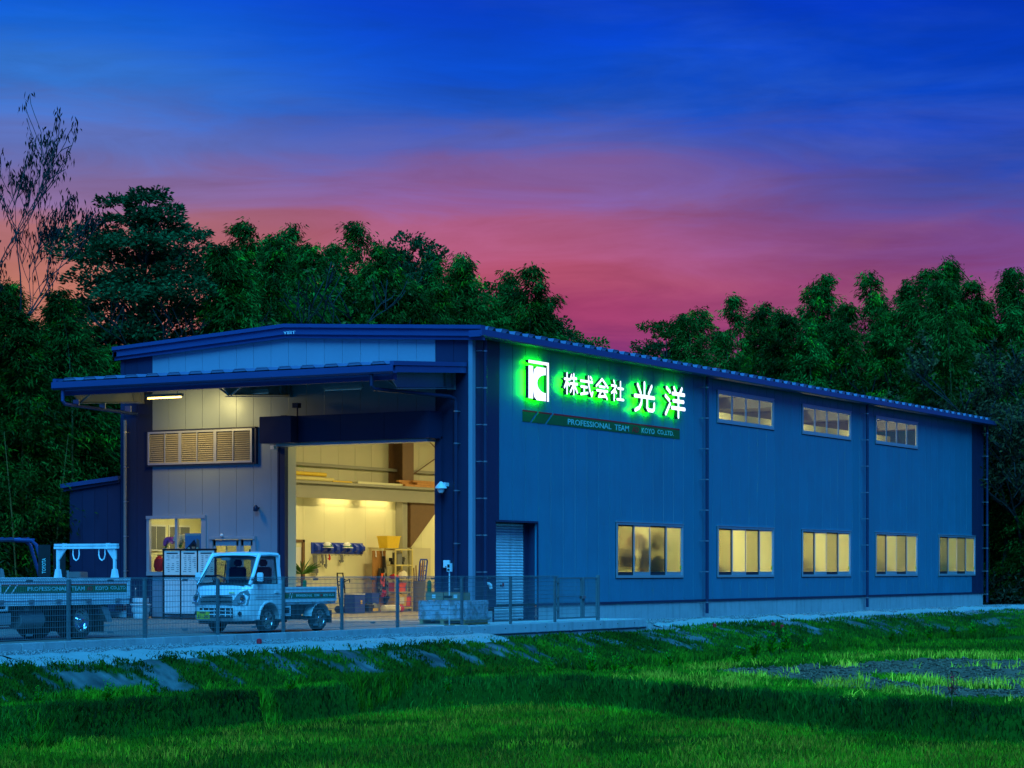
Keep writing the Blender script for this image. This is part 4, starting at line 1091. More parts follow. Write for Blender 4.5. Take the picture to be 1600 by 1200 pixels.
# plywood panel with hanging harnesses
pb = thing('plywood_board', 'tall brown plywood board leaning beside the yellow shelf', 'board', (11.15, 10.42, .012))
m = MB(); m.box(0, 0, 0, .78, .03, 2.02); m.build('sheet', 'plywood', pb)
for x in (.15, .55):
    m = MB(); m.tube([(x, -.01, 2.04), (x, -.03, 1.85), (x - .03, -.06, 1.82), (x - .07, -.05, 1.85)], .015, 6); m.build('hook', 'white', pb)
for i, (x, z0, w, L_, c) in enumerate(((.50, 1.85, .20, 1.0, 'black'), (.30, 1.45, .24, .75, 'black'), (.58, 1.3, .22, .8, 'black'), (.18, 1.05, .20, .55, 'black'), (.45, .75, .20, .25, 'red'), (.62, .75, .12, .65, 'black'))):
    m = MB(); r = random.Random(i)
    for k in range(9):
        x0 = r.uniform(-w / 2, w / 2); y0 = r.uniform(-.12, -.02)
        m.tube([(x0 * .3, y0, 0), (x0, y0 - .03, -L_ * .35), (x0 * 1.3, y0, -L_ * .7), (x0 * .8, y0 - .02, -L_ * r.uniform(.8, 1))], [.02, .035, .03, .015], 5)
        if k % 3 == 0: m.lathe([(.04, -.02), (.05, .02)], (x0, y0 - .05, -L_ * r.uniform(.3, .9)), 'y', 8)
    h_ = thing('safety_harness', ['black harness hanging from the top hook of plywood board', 'black harness bundle at the left of plywood board', 'black harness hanging at the right edge of plywood board', 'black harness hanging low off the left of plywood board', 'red harness pouch low on the plywood board', 'black harness strap trailing to floor at plywood board'][i], 'harness', (11.15 + x, 10.40, z0), 0, 'harnesses hanging on the plywood board')
    m.build('straps', c, h_)
    q = MB()
    for k in range(4): q.box(r.uniform(-w / 2, w / 2), -.16, -L_ * r.uniform(.2, .9), r.uniform(-w / 2, w / 2), -.13, -L_ * r.uniform(.2, .9))
    q.build('buckles', ['steel', 'orange', 'galv'][i % 3], h_)
# yellow steel shelf and what it carries
sf = thing('steel_shelf', 'pale yellow steel shelf unit full of tools and crates', 'shelf', (11.95, 10.05, .012))
for x in (0, 1.04):
    for y in (0, .42):
        m = MB(); m.box(x, y, 0, x + .05, y + .04, 2.10); m.build('upright', 'pale_yellow', sf)
for z in (.10, .62, 1.05, 1.52, 2.04):
    m = MB(); m.box(.051, .005, z, 1.039, .455, z + .045); m.build('shelf_board', 'pale_yellow', sf)
def crate(name, label, loc, w, d, h, c, group, lip=True, tap=.9):
    t = thing(name, label, 'crate' if 'crate' in name else 'basket', loc, 0, group)
    m = MB(); a = w / 2 * tap; e = d / 2 * tap; th = .012
    def fru(x, y, z0, X, Y, z1, ins):
        return [(-x + ins, -y + ins, z0), (x - ins, -y + ins, z0), (x - ins, y - ins, z0), (-x + ins, y - ins, z0), (-X + ins, -Y + ins, z1), (X - ins, -Y + ins, z1), (X - ins, Y - ins, z1), (-X + ins, Y - ins, z1)]
    vs = fru(a, e, 0, w / 2, d / 2, h, 0) + fru(a, e, th, w / 2, d / 2, h, th)
    fs = [(0, 3, 2, 1), (8, 9, 10, 11)] + [(i, (i + 1) % 4, 4 + (i + 1) % 4, 4 + i) for i in range(4)] + [(8 + (i + 1) % 4, 8 + i, 12 + i, 12 + (i + 1) % 4) for i in range(4)] + [(4 + i, 4 + (i + 1) % 4, 12 + (i + 1) % 4, 12 + i) for i in range(4)]
    m.add(vs, fs); m.build('tub', c, t)
    m = MB(); m.box(-w / 2 - .012, -d / 2 - .012, h - .03, w / 2 + .012, -d / 2, h); m.box(-w / 2 - .012, d / 2, h - .03, w / 2 + .012, d / 2 + .012, h); m.build('rim', c, t)
    return t
G_ = 'crates on the yellow shelf'
crate('plastic_crate', 'wide orange crate on the third shelf from top', (12.35, 10.27, .68), .64, .36, .30, 'orange', G_)
crate('plastic_crate', 'yellow crate with white label on the bottom shelf', (12.37, 10.27, .17), .66, .38, .42, 'yellow', G_)
crate('plastic_crate', 'narrow orange crate at right of the bottom shelf', (12.84, 10.27, .17), .26, .36, .34, 'orange', G_)
crate('wire_basket', 'yellow basket standing on top of the shelf and board', (11.85, 10.25, 2.12), .82, .40, .40, 'yellow', None, tap=.82)
m = MB(); m.box(12.22, 10.06, .28, 12.5, 10.075, .50); o = m.build('crate_label', 'paper'); tag(o, 'white paper label on the front of yellow bottom crate', 'label')
for i, (x, z, w, h, c, nm, lb) in enumerate(((12.1, 1.57, .26, .22, 'black', 'power_tool', 'black power tool at left of the top shelf'), (12.4, 1.60, .30, .40, 'grey', 'tool_case', 'dark grey upright case on the top shelf'), (12.72, 1.57, .24, .26, 'black', 'power_tool', 'black power tool at right of the top shelf'), (12.2, 1.10, .34, .16, 'red', 'tool_bag', 'dark red tool bag on the second shelf'), (12.68, 1.12, .42, .30, 'petal_white', 'cloth_bundle', 'pale cloth bundle heaped on the second shelf'), (12.88, 1.11, .12, .30, 'sky_blue', 'bottle', 'blue bottle beside the wide orange crate'))):
    zz = {1.57: 1.578, 1.60: 1.578, 1.10: 1.108, 1.12: 1.108, 1.11: .678}[z]
    m = MB()
    if nm == 'bottle': m.lathe([(.05, 0), (.055, .02), (.055, .2), (.02, .26), (.02, .30)], (0, 0, 0), 'z', 12)
    elif nm in ('tool_bag', 'cloth_bundle'): m.lathe([(w * .3, 0), (w * .5, h * .3), (w * .42, h * .7), (w * .1, h)], (0, 0, 0), 'z', 10)
    elif nm == 'tool_case': m.box(-w / 2, -.1, 0, w / 2, .1, h); m.tube([(-.06, 0, h), (-.06, 0, h + .04), (.06, 0, h + .04), (.06, 0, h)], .01, 6)
    else: m.box(-w / 2, -.06, .10, w / 2 * .4, .06, h); m.box(-w * .2, -.05, 0, w * .05, .05, .12); m.lathe([(.045, 0), (.02, .12)], (w * .2, 0, h * .75), 'x', 8)
    o = m.build(nm, c); o.location = (x, 10.27, zz); tag(o, lb, nm.replace('_', ' '), 'things on the yellow shelf')
# floor things in front of the wall
t = thing('tool_chest', 'square blue metal chest on the floor near inner wall', 'chest', (9.05, 9.75, .012))
m = MB(); m.box(-.30, -.2, 0, .30, .2, .60); m.build('body', 'blue', t, bevel=.015); m = MB(); m.box(-.31, -.21, .601, .31, .21, .63); m.build('lid', 'white', t); m = MB(); m.box(.05, -.206, .30, .16, -.201, .42); m.build('badge', 'yellow', t)
t = thing('hand_truck', 'black handled hand truck standing against the inner wall', 'hand truck', (9.25, 10.3, .012))
m = MB(); m.tube([(-.18, 0, .1), (-.18, .12, 1.05), (-.16, .14, 1.28), (.16, .14, 1.28), (.18, .12, 1.05), (.18, 0, .1)], .025, 8); m.tube([(-.18, .1, .9), (.18, .1, .9)], .02, 8); m.tube([(.18, .12, 1.0), (.36, .0, 1.08), (.34, 0, .98)], .018, 6); m.tube([(-.18, .12, 1.0), (.0, -.06, 1.08), (0, -.06, .98)], .018, 6); m.build('frame', 'black', t)
m = MB(); m.box(-.2, -.25, .03, .2, 0, .05); m.build('toe_plate', 'black', t)
for s_ in (-.24, .24): m = MB(); m.lathe([(.03, -.03), (.12, -.03), (.12, .03), (.03, .03)], (s_, .05, .12), 'x', 14); m.build('wheel', 'rubber', t)
t = thing('cut_saw', 'small yellow and black engine saw on the floor', 'saw', (9.85, 9.7, .012))
m = MB(); m.box(-.22, -.12, .05, .1, .12, .26); m.tube([(-.25, 0, .25), (-.1, 0, .36), (.12, 0, .30)], .02, 6); m.build('body', 'black', t, bevel=.02); m = MB(); m.box(0, -.14, .06, .30, -.1, .15); m.build('cover', 'yellow', t); m = MB(); m.lathe([(.01, -.01), (.15, -.01), (.15, .01), (.01, .01)], (.30, 0, .17), 'y', 16); m.build('blade', 'galv', t)
crate('plastic_crate', 'bright blue tub on the floor before the plywood board', (10.55, 10.1, .30), .46, .36, .34, 'blue', None)
m = MB(); m.box(10.3, 9.9, .012, 10.8, 10.3, .295); o = m.build('step_box', 'grey'); tag(o, 'grey box under the bright blue tub', 'box')
t = thing('gas_cylinder', 'pale cylinder with a red end lying on the floor', 'cylinder', (10.45, 9.55, .14))
m = MB(); m.lathe([(.03, -.05), (.12, .0), (.125, .06), (.125, .86), (.12, .9)], (0, 0, 0), 'x', 18); m.build('body', 'petal_white', t, smooth=True); m = MB(); m.lathe([(.127, .86), (.128, .9), (.128, 1.06), (.09, 1.12), (.02, 1.13)], (0, 0, 0), 'x', 18); m.build('end_cap', 'red', t, smooth=True)
t = thing('folding_cart', 'blue tubular folding cart leaning beside the yellow shelf', 'cart', (13.15, 9.9, 1.05))
m = MB(); A = [(0, 0, 0), (.12, .02, .62), (.17, .02, .70), (.58, .04, .70), (.62, .04, .64), (.46, .02, .05), (.42, .02, 0), (0, 0, 0)]; m.tube(A, .028, 8); m.build('frame', 'blue', t)
m = MB()
for f in (.25, .5, .75): m.tube([(.12 * f + .01, .01, .62 * f), (.45 + .15 * f, .03, .62 * f + .02)], .018, 6)
for f in (.35, .65): m.tube([(.45 * f, .01, .01), (.15 + .45 * f, .03, .68)], .016, 6)
m.build('rack_bars', 'blue', t)
t = thing('steel_bin', 'dark grey bin standing under the blue cart', 'bin', (13.3, 10.0, .012)); m = MB(); m.lathe([(.18, 0), (.24, 1.0), (.25, 1.02), (.22, 1.0), (.17, .05)], (0, 0, 0), 'z', 16); m.build('shell', 'grey', t, smooth=True)
m = MB()
for k in range(6): a = k * 1.05; m.tube([(.1 * math.cos(a), .1 * math.sin(a), .1), (.16 * math.cos(a), .16 * math.sin(a), 1.3 + .08 * k)], .02, 6)
m.build('rods', 'wood', t)
t = thing('work_bench', 'pale steel workbench at the right end of inner wall', 'bench', (14.35, 10.2, .012)); m = MB(); m.box(0, -.35, .86, 1.9, .3, .92); m.build('top', 'cream', t); m = MB(); m.box(.03, -.3, 0, 1.87, .28, .86); m.build('cabinet', 'cream', t); 
for x in (.35, .95, 1.5): m = MB(); m.box(x, -.31, .08, x + .42, -.301, .8); m.build('drawer_front', 'cream', t)
t = thing('bench_grinder', 'bench grinder with two round wheels on the workbench', 'grinder', (15.2, 10.05, .93)); m = MB(); m.box(-.08, -.1, 0, .08, .1, .12); m.lathe([(.07, -.2), (.09, -.1), (.09, .1), (.07, .2)], (0, 0, .26), 'x', 12); m.build('motor', 'beam', t)
for x in (-.26, .22): m = MB(); m.lathe([(.02, 0), (.14, 0), (.14, .05), (.02, .05)], (x, 0, .26), 'x', 16); m.build('wheel', 'wood', t)
m = MB(); m.lathe([(.14, 0), (.15, .2), (.05, .26), (.05, .32)], (0, 0, 0), 'z', 12); o = m.build('oil_can', 'petal_white', None, smooth=True); o.location = (14.7, 10.05, .932); tag(o, 'pale can on the left of the workbench', 'can')
# stored lengths on the ledge
G_ = 'materials stored on the ledge'
for i, (x0, x1, y, z, r, c) in enumerate(((3.6, 9.3, 10.75, 4.30, .07, 'pale_yellow'), (3.6, 8.9, 10.95, 4.30, .06, 'pale_yellow'), (3.6, 9.0, 10.84, 4.46, .07, 'yellow'), (9.2, 10.3, 10.7, 4.26, .035, 'yellow'))):
    m = MB(); m.tube([(x0, y, z - .005), (x1, y, z - .005)], r, 10); m.lathe([(r * .5, 0), (r * .5, .02)], (x1, y, z - .005), 'x', 8); o = m.build('pipe', c, None, smooth=True)
    tag(o, ['pale yellow pipe at the front of the bundle on ledge', 'pale yellow pipe at the back of the bundle on ledge', 'yellow pipe on top of the bundle on ledge', 'thin yellow pipe end sticking out right of the bundle'][i], 'pipe', G_)
m = MB(); m.box(10.6, 10.65, 4.222, 14.0, 10.95, 4.30); o = m.build('plank', 'cream'); tag(o, 'pale plank lying on the middle of the ledge', 'plank', G_)
for i in range(9):
    m = MB(); y = 10.52 + (i % 3) * .13; z = 4.222 + (i // 3) * .075; x0 = 13.3 + .25 * (i % 4); m.box(x0, y, z, x0 + 3.3, y + .10, z + .07)
    o = m.build('timber', 'timber'); tag(o, 'orange timber batten on the ledge, %s row, %s from front' % (['bottom', 'middle', 'top'][i // 3], ['first', 'second', 'third'][i % 3]), 'timber', G_)
# green bollards inside the doorway
for i, y in enumerate((1.70, 6.12 - .33)):
    m = MB(); m.lathe([(.06, 0), (.06, 1.04), (.05, 1.09), (.02, 1.115), (.001, 1.12)], (0, 0, 0), 'z', 16); o = m.build('bollard', 'green', None, smooth=True); o.location = (.60, y, .012)
    tag(o, ['green bollard inside the doorway by the right jamb', 'green bollard inside the doorway by the left jamb'][i], 'bollard', 'green bollards in the doorway')

# ------------------------------------------------------------------ illuminated sign on the long wall
sign = thing('company_sign', 'white illuminated logo and kanji with green halo on long wall', 'sign', (0, 0, 0))
K = {
 '株': [[(5, 70), (42, 70)], [(23, 97), (23, 3)], [(23, 68), (4, 30)], [(28, 54), (40, 42)], [(56, 92), (48, 72)], [(52, 78), (92, 78)], [(46, 52), (98, 52)], [(72, 97), (72, 3)], [(70, 48), (46, 12)], [(74, 48), (98, 12)]],
 '式': [[(5, 72), (95, 72)], [(8, 45), (54, 45)], [(31, 45), (31, 14)], [(6, 9), (58, 18)], [(64, 97), (66, 58), (74, 30), (88, 6), (95, 24)], [(78, 96), (88, 86)]],
 '会': [[(50, 95), (5, 58)], [(50, 95), (95, 58)], [(28, 58), (72, 58)], [(8, 38), (92, 38)], [(42, 36), (22, 9)], [(22, 9), (78, 13)], [(66, 27), (88, 2)]],
 '社': [[(22, 97), (28, 86)], [(4, 72), (42, 72)], [(42, 72), (26, 52), (4, 36)], [(24, 52), (24, 2)], [(30, 50), (42, 38)], [(54, 62), (96, 62)], [(74, 95), (74, 8)], [(46, 8), (99, 8)]],
 '光': [[(50, 98), (50, 54)], [(18, 90), (32, 64)], [(84, 90), (70, 64)], [(4, 52), (96, 52)], [(37, 52), (35, 30), (25, 14), (6, 4)], [(62, 52), (62, 17), (68, 9), (88, 9), (94, 14), (95, 32)]],
 '洋': [[(10, 93), (26, 80)], [(4, 65), (22, 52)], [(5, 5), (26, 40)], [(46, 96), (54, 82)], [(85, 96), (76, 81)], [(38, 76), (97, 76)], [(42, 52), (93, 52)], [(34, 28), (99, 28)], [(67, 76), (67, 0)]]}
YF, YB = -.20, -.095
def char_part(polys, nm):
    """polys: convex-ish outlines (x,z); each gets its own hair's-breadth depth so faces never coincide"""
    side_, face, led = MB(), MB(), MB()
    for i, P in enumerate(polys):
        e = i * .0012
        side_.prism(P, 'y', YF + .001 - e, YB + e)
        n = len(P)
        face.add([(x, YF - e - .002, z) for x, z in P], [tuple(range(n))])
        cxm = sum(p[0] for p in P) / n; czm = sum(p[1] for p in P) / n
        led.add([(cxm + (x - cxm) * .8, YB + e + .003, czm + (z - czm) * .8) for x, z in P], [tuple(range(n))])
    c = side_.build(nm, 'alu_dark', sign)
    for f_, mm in ((face, 'led_white'), (led, 'led_green')):
        me = f_.mesh('x', mm)
        link('lit_face' if mm == 'led_white' else 'back_light', me, c)
def capsule(a, b_, w):
    a = Vector(a); b_ = Vector(b_); d = b_ - a; an = math.atan2(d.y, d.x); P = []
    for k in range(7): t = an + PI / 2 + PI * k / 6; P.append((a.x + w * math.cos(t), a.y + w * math.sin(t)))
    for k in range(7): t = an - PI / 2 + PI * k / 6; P.append((b_.x + w * math.cos(t), b_.y + w * math.sin(t)))
    return P
def kanji(ch, x0, z0, w, h, r):
    polys = []
    for st in K[ch]:
        pts = [(x0 + p[0] / 100 * w, z0 + p[1] / 100 * h) for p in st]
        for a, b_ in zip(pts[:-1], pts[1:]): polys.append(capsule(a, b_, r))
    char_part(polys, 'sign_character')
for i, ch in enumerate('株式会社'):
    kanji(ch, 4.72 + i * .965, 6.37, .80, .60, .038)
kanji('光', 9.10, 6.14, 1.42, .90, .058); kanji('洋', 11.20, 6.14, 1.42, .92, .058)
lx, lz, lw, lh = 2.68, 6.08, 1.16, 1.05
def LP(pts): return [(lx + a * lw, lz + c * lh) for a, c in pts]
arc_i = [(1.0 - .16 - .42 * math.sin(t) , .45 + .24 * math.cos(t)) for t in np.linspace(0, PI, 11)]
char_part([LP([(0, .95), (1, .95), (1, 1.03), (0, 1.03)]), LP([(.90, .0), (1, .0), (1, .949), (.90, .949)]),
           LP([(0, .03), (.22, .03), (.22, .88), (0, .88)]),
           LP([(.22, .62), (.27, .80), (.40, .88), (.84, .88), (.84, .69)] + arc_i[1:6] + [(.22, .45)]),
           LP([(.22, .45)] + arc_i[5:10] + [(.84, .21), (.84, .0), (.40, .0), (.27, .08), (.22, .26)])], 'sign_logo')
# painted band below the sign
bd = thing('slogan_band', 'dark green painted band with slogan under the lit sign', 'sign')
def par(x0, x1, z0, z1, sh0, sh1): return [(x0, z0), (x1, z0), (x1 + sh1, z1), (x0 + sh0, z1)]
for i, q in enumerate((par(2.70, 3.10, 5.48, 5.755, 0, .36), par(3.22, 3.95, 5.48, 5.755, .36, .36), par(4.07, 12.66, 5.48, 5.755, .36, 0))):
    m = MB(); m.prism(q, 'y', -.012, -.001); m.build('green_field', 'band_green', bd)
for i, q in enumerate((par(2.70, 3.48, 5.757, 5.80, 0, .05), par(3.60, 4.33, 5.757, 5.80, .05, .05), par(4.45, 12.66, 5.757, 5.80, .05, 0))):
    m = MB(); m.prism(q, 'y', -.012, -.001); m.build('red_line', 'band_red', bd)
for s_, x0, x1, c in (('PROFESSIONAL', 5.30, 8.0, 'letter_cyan'), ('TEAM', 8.22, 9.14, 'letter_cyan'), ('AD', 9.36, 9.80, 'band_red'), ('KOYO', 10.0, 10.88, 'letter_cyan'), ('CO.,LTD.', 11.08, 12.22, 'letter_cyan')):
    vs, fs = text_mesh(s_, (x0, 5.535, x1, 5.70), lambda u, v, w: (u, w, v), -.004, -.0135); m = MB(); m.add(vs, fs); m.build('lettering', c, bd, fix=False)
# ------------------------------------------------------------------ mesh fence along the yard
FY = -1.50
fn = thing('mesh_fence', 'dark green welded mesh fence along the yard edge', 'fence', (0, FY, 0))
PX = [-30.0, -27.6, -25.2, -22.6, -20.15, -17.74, -15.42, -12.99, -10.61, -8.30, -5.93, -2.95, -.50, 1.90]
m = MB(); m.box(-.03, -.03, -.05, .03, .03, 1.18); m.box(-.035, -.035, 1.181, .035, .035, 1.19)
p0 = m.build('fence_post', 'fence', fn)
for i, x in enumerate(PX):
    o = p0 if i == 0 else copy_of(p0, fn)
    o.location = (x, .045, .03)
def wire_panel(L_):
    m = MB(); w = .0029
    n = int(L_ / .05)
    zs = [.06, .16] + [.16 + .113 * i for i in range(1, 9)] + [1.16, 1.20]
    for i in range(n + 1):
        x = i * L_ / n
        m.box(x - w, -w, .05, x + w, w, 1.16)
        m.add([(x - w, -w, 1.16), (x + w, -w, 1.16), (x + w, w, 1.16), (x - w, w, 1.16), (x - w, -.05 - w, 1.215), (x + w, -.05 - w, 1.215), (x + w, -.05 + w, 1.215), (x - w, -.05 + w, 1.215)], [(0, 1, 5, 4), (1, 2, 6, 5), (2, 3, 7, 6), (3, 0, 4, 7)])
        m.box(x - w, -.052, 1.2151, x + w, -.012, 1.222)
    for z in zs:
        y = 0 if z < 1.17 else -.045
        m.box(0, y - .005, z - .0045, L_, y + .003, z + .0045)
    return m
for i in range(len(PX) - 1):
    m = wire_panel(PX[i + 1] - PX[i]); o = m.build('wire_panel', 'fence', fn, fix=False); o.location = (PX[i], -.02, .03)
    mid = (PX[i] + PX[i + 1]) / 2
    for z in (.15, 1.17): c = MB(); c.box(mid - .08, -.04, z, mid + .08, -.015, z + .045); c.build('panel_clip', 'fence', fn)
gate = thing('mesh_gate', 'double leaf mesh gate at the right end of the fence', 'gate', (0, FY, .0))
for x0, x1 in ((1.98, 3.35), (3.42, 4.25)):
    m = MB()
    for x in (x0, x1 - .05): m.box(x, -.02, .08, x + .05, .02, 1.20)
    for z in (.08, 1.16): m.box(x0 + .05, -.02, z, x1 - .05, .02, z + .04)
    if x0 < 2: m.box(x0 + .05, -.012, .68, x1 - .05, .012, .70)
    lf = m.build('gate_leaf', 'fence', gate)
    m = MB(); n = int((x1 - x0 - .1) / .05)
    for i in range(1, n): x = x0 + .05 + i * (x1 - x0 - .1) / n; m.box(x - .003, -.003, .12, x + .003, .003, 1.16)
    for i in range(1, 10): z = .12 + i * .104; m.box(x0 + .05, -.006, z - .003, x1 - .05, -.003, z + .003)
    m.build('gate_mesh', 'fence', lf, fix=False)
m = MB(); m.box(4.26, -.04, -.02, 4.34, .04, 1.26); m.build('gate_post', 'fence', gate)
m = MB(); m.box(3.30, -.06, .62, 3.48, .05, .70); m.build('latch', 'steel', gate)
for z in (.3, .66, 1.05): m = MB(); m.box(1.93, -.03, z, 1.985, .03, z + .06); m.build('hinge', 'fence', gate)

# ------------------------------------------------------------------ pallet of wrapped cartons, and the reader pole
pz = .0
pal = thing('wooden_pallet', 'wooden pallet on the pad under shrink-wrapped cartons', 'pallet', (-1.55, -.34, pz), R(-2))
for i, y in enumerate((-.72, -.08, .56)):
    m = MB(); m.box(-.55, y, .02, .55, y + .10, .11); m.build('bearer', 'wood', pal)
for i in range(7):
    m = MB(); x = -.55 + i * .163; m.box(x, -.78, .112, x + .12, .72, .135); m.build('deck_board', 'wood', pal)
for x in (-.55, -.05, .45):
    m = MB(); m.box(x, -.78, .0, x + .10, .72, .019); m.build('base_board', 'wood', pal)
wr = thing('wrapped_load', 'blue-grey shrink-wrapped block of cartons on the pallet', 'carton load', (-1.55, -.34, .137), R(-2))
for ix in range(2):
    for iy in range(3):
        for iz in range(2):
            m = MB(); m.box(-.50 + ix * .5, -.74 + iy * .48, iz * .23 + .002, -.50 + ix * .5 + .485, -.74 + iy * .48 + .465, iz * .23 + .225); c = m.build('carton', 'cardboard', wr)
            m = MB(); y = -.74 + iy * .48; m.box(-.5035 + ix * .5, y + .08, iz * .23 + .06, -.5005 + ix * .5, y + .28, iz * .23 + .17); m.build('carton_label', 'white', c)
def wrap_mesh():
    n = 40; m = 9; P = []
    per = [(-.52, -.76), (.52, -.76), (.52, .72), (-.52, .72)]
    L_ = [1.04, 1.48, 1.04, 1.48]; tot = sum(L_)
    for j in range(m):
        f = j / (m - 1)
        for i in range(n):
            d = i / n * tot; k = 0
            while d > L_[k]: d -= L_[k]; k += 1
            a, b_ = Vector(per[k]), Vector(per[(k + 1) % 4]); p = a.lerp(b_, d / L_[k])
            nrm = Vector((b_ - a).normalized()); nrm = Vector((nrm.y, -nrm.x))
            wv = .012 + .018 * random.random() * (1 if 0 < j < m - 1 else .4)
            P.append((p.x + nrm.x * wv, p.y + nrm.y * wv, .0 + f * .475 + .02 * random.random() * (f > .9)))
    F_ = [(j * n + i, j * n + (i + 1) % n, (j + 1) * n + (i + 1) % n, (j + 1) * n + i) for j in range(m - 1) for i in range(n)]
    return P, F_
P, F_ = wrap_mesh(); m = MB(); m.add(P, F_); m.build('stretch_film', 'film', wr, smooth=True)
for i, (x, y) in enumerate(((-.25, -.28), (-.25, .28))):
    t = thing('carton', ['right one of two brown cartons on the wrapped load', 'left one of two brown cartons on the wrapped load'][i], 'carton', (-1.55 + x, -.34 + y, .63), R(-2 + 3 * i), 'brown cartons on the wrapped load')
    m = MB(); m.box(-.22, -.26, 0, .22, .26, .19); m.build('box', 'cardboard', t, bevel=.006)
    m = MB(); m.box(-.221, -.262, .191, .221, -.004, .196); m.box(-.221, .004, .191, .221, .262, .196); m.build('flap', 'cardboard', t)
    m = MB(); m.box(-.2225, -.15 + .1 * i, .05, -.2205, -.04 + .1 * i, .14); m.build('label', 'white', t)
pole = thing('reader_pole', 'thin white pole with a small white reader box by the pallet', 'pole', (-3.13, -1.20, 0))
m = MB(); m.tube([(0, 0, .02), (0, 0, 1.36)], .016, 8); m.build('shaft', 'white', pole); m = MB(); m.box(-.1, -.09, 0, .1, .09, .03); m.build('base', 'black', pole)
m = MB(); m.box(-.04, -.05, 1.36, .06, .05, 1.57); m.build('reader', 'white', pole); m = MB(); m.box(-.044, -.035, 1.38, -.041, .035, 1.43); m.box(-.044, -.035, 1.46, -.041, .035, 1.54); m.build('window', 'black', pole); m = MB(); m.box(-.11, -.09, .70, -.02, .10, .76); m.build('bracket', 'black', pole)
t = thing('wall_spout', 'pale curved vent spout on the navy corner panel', 'spout', (.72, -.02, 1.02)); m = MB(); m.tube([(0, .02, 0), (0, -.06, .02), (.03, -.10, -.02), (.05, -.11, -.12)], [.04, .045, .045, .05], 8); m.build('hood', 'white', t, smooth=True)

# ------------------------------------------------------------------ trucks
def wheel_set(t, x, y, r, w, rim, n_spoke, sgn, dish=.03, rimmat='chrome'):
    """one road wheel: tyre with a rim child; outer face towards sgn*y"""
    m = MB(); c = (x, y, r)
    m.lathe([(rim, -w / 2 + .02), (rim + .01, -w / 2), (r - .03, -w / 2), (r, -w / 2 + .035), (r, w / 2 - .035), (r - .03, w / 2), (rim + .01, w / 2), (rim, w / 2 - .02)], c, 'y', 28, cap=False)
    ty = m.build('wheel', 'rubber', t, smooth=True)
    q = MB(); f = sgn * (w / 2 - .02)
    q.lathe([(rim + .004, f + sgn * .012), (rim - .02, f + sgn * .012), (rim - .03, f - sgn * .05)], c, 'y', 28, cap=False)
    q.lathe([(.001, f + sgn * .01), (.055 * r / .28, f + sgn * .008), (.06 * r / .28, f - sgn * .03)], c, 'y', 16)
    if n_spoke:
        for i in range(n_spoke):
            a = 2 * PI * i / n_spoke + .3
            ca, sa = math.cos(a), math.sin(a); r0, r1 = .04, rim - .015; h0, h1 = .028, .042
            P = [(x + ca * r0 - sa * h0, r + sa * r0 + ca * h0), (x + ca * r0 + sa * h0, r + sa * r0 - ca * h0), (x + ca * r1 + sa * h1, r + sa * r1 - ca * h1), (x + ca * r1 - sa * h1, r + sa * r1 + ca * h1)]
            q.prism(P, 'y', y + f - sgn * .03, y + f - sgn * .002)
    else:
        q.lathe([(.10, f - sgn * .05), (.14, f - sgn * .02), (rim - .05, f - sgn * .085), (rim - .02, f - sgn * .05)], c, 'y', 28, cap=False)
        q.lathe([(.001, f + sgn * .06), (.05, f + sgn * .05), (.085, f - sgn * .02), (.11, f - sgn * .05)], c, 'y', 16)
    q.build('rim', rimmat, ty, smooth=True, fix=True)
    if not n_spoke:
        q = MB(); q.lathe([(.001, f + sgn * .066), (.03, f + sgn * .062)], c, 'y', 10); q.build('hub_mark', 'red', ty)
    d = MB(); d.lathe([(.001, f - sgn * .07), (rim - .02, f - sgn * .07)], c, 'y', 20); d.build('brake_disc', 'black', ty)
    return ty
def side_text(parent, s, x0, x1, z0, z1, y, mname, flip=-1, d=.004):
    # lettering on the +y face, read from outside (x runs towards -x)
    vs, fs = text_mesh(s, (0, z0, 1, z1), lambda u, v, w: (x0 + (x1 - x0) * u, y + w, v), d, 0); m = MB(); m.add(vs, fs); return m.build('lettering', mname, parent, fix=False)

kt = thing('small_truck', 'small white flatbed truck parked facing left behind the fence', 'truck', (-8.75, -.34, 0), R(179))
kt.scale = (1.035, 1.035, 1.035)
AXF, AXR = 1.79, -.12
# cab lower body: side profile with wheel arch, sliced across the width so the nose rounds off
HW = .7375
wa = [(AXF + .36 * math.cos(a), .30 + .36 * math.sin(a)) for a in np.linspace(PI, 0, 13)]
prof_c = [(1.30, .40)] + wa + [(2.26, .30), (2.58, .27), (2.64, .33), (2.66, .46), (2.655, .62), (2.63, .76), (2.60, .90), (2.53, 1.01), (2.44, 1.05), (1.30, 1.05)]
def body_slices(prof, ys, bend):
    m = MB(); n = len(prof)
    vs = []
    for y in ys:
        for (x, z) in prof: vs.append((x - bend(x, y, z), y, z))
    fs = [tuple(range(n - 1, -1, -1)), tuple((len(ys) - 1) * n + i for i in range(n))]
    for k in range(len(ys) - 1):
        for i in range(n): fs.append((k * n + i, k * n + (i + 1) % n, (k + 1) * n + (i + 1) % n, (k + 1) * n + i))
    m.add(vs, fs); return m
ysl = [-HW, -.70, -.62, -.48, -.25, 0, .25, .48, .62, .70, HW]
nose = lambda x, y, z: (.17 * (abs(y) / HW) ** 6 + .035 * (abs(y) / HW) ** 2) * max(0, min(1, (x - 2.2) / .35))
body_slices(prof_c, ysl, nose).build('cab_body', 'white_paint', kt, smooth=True)
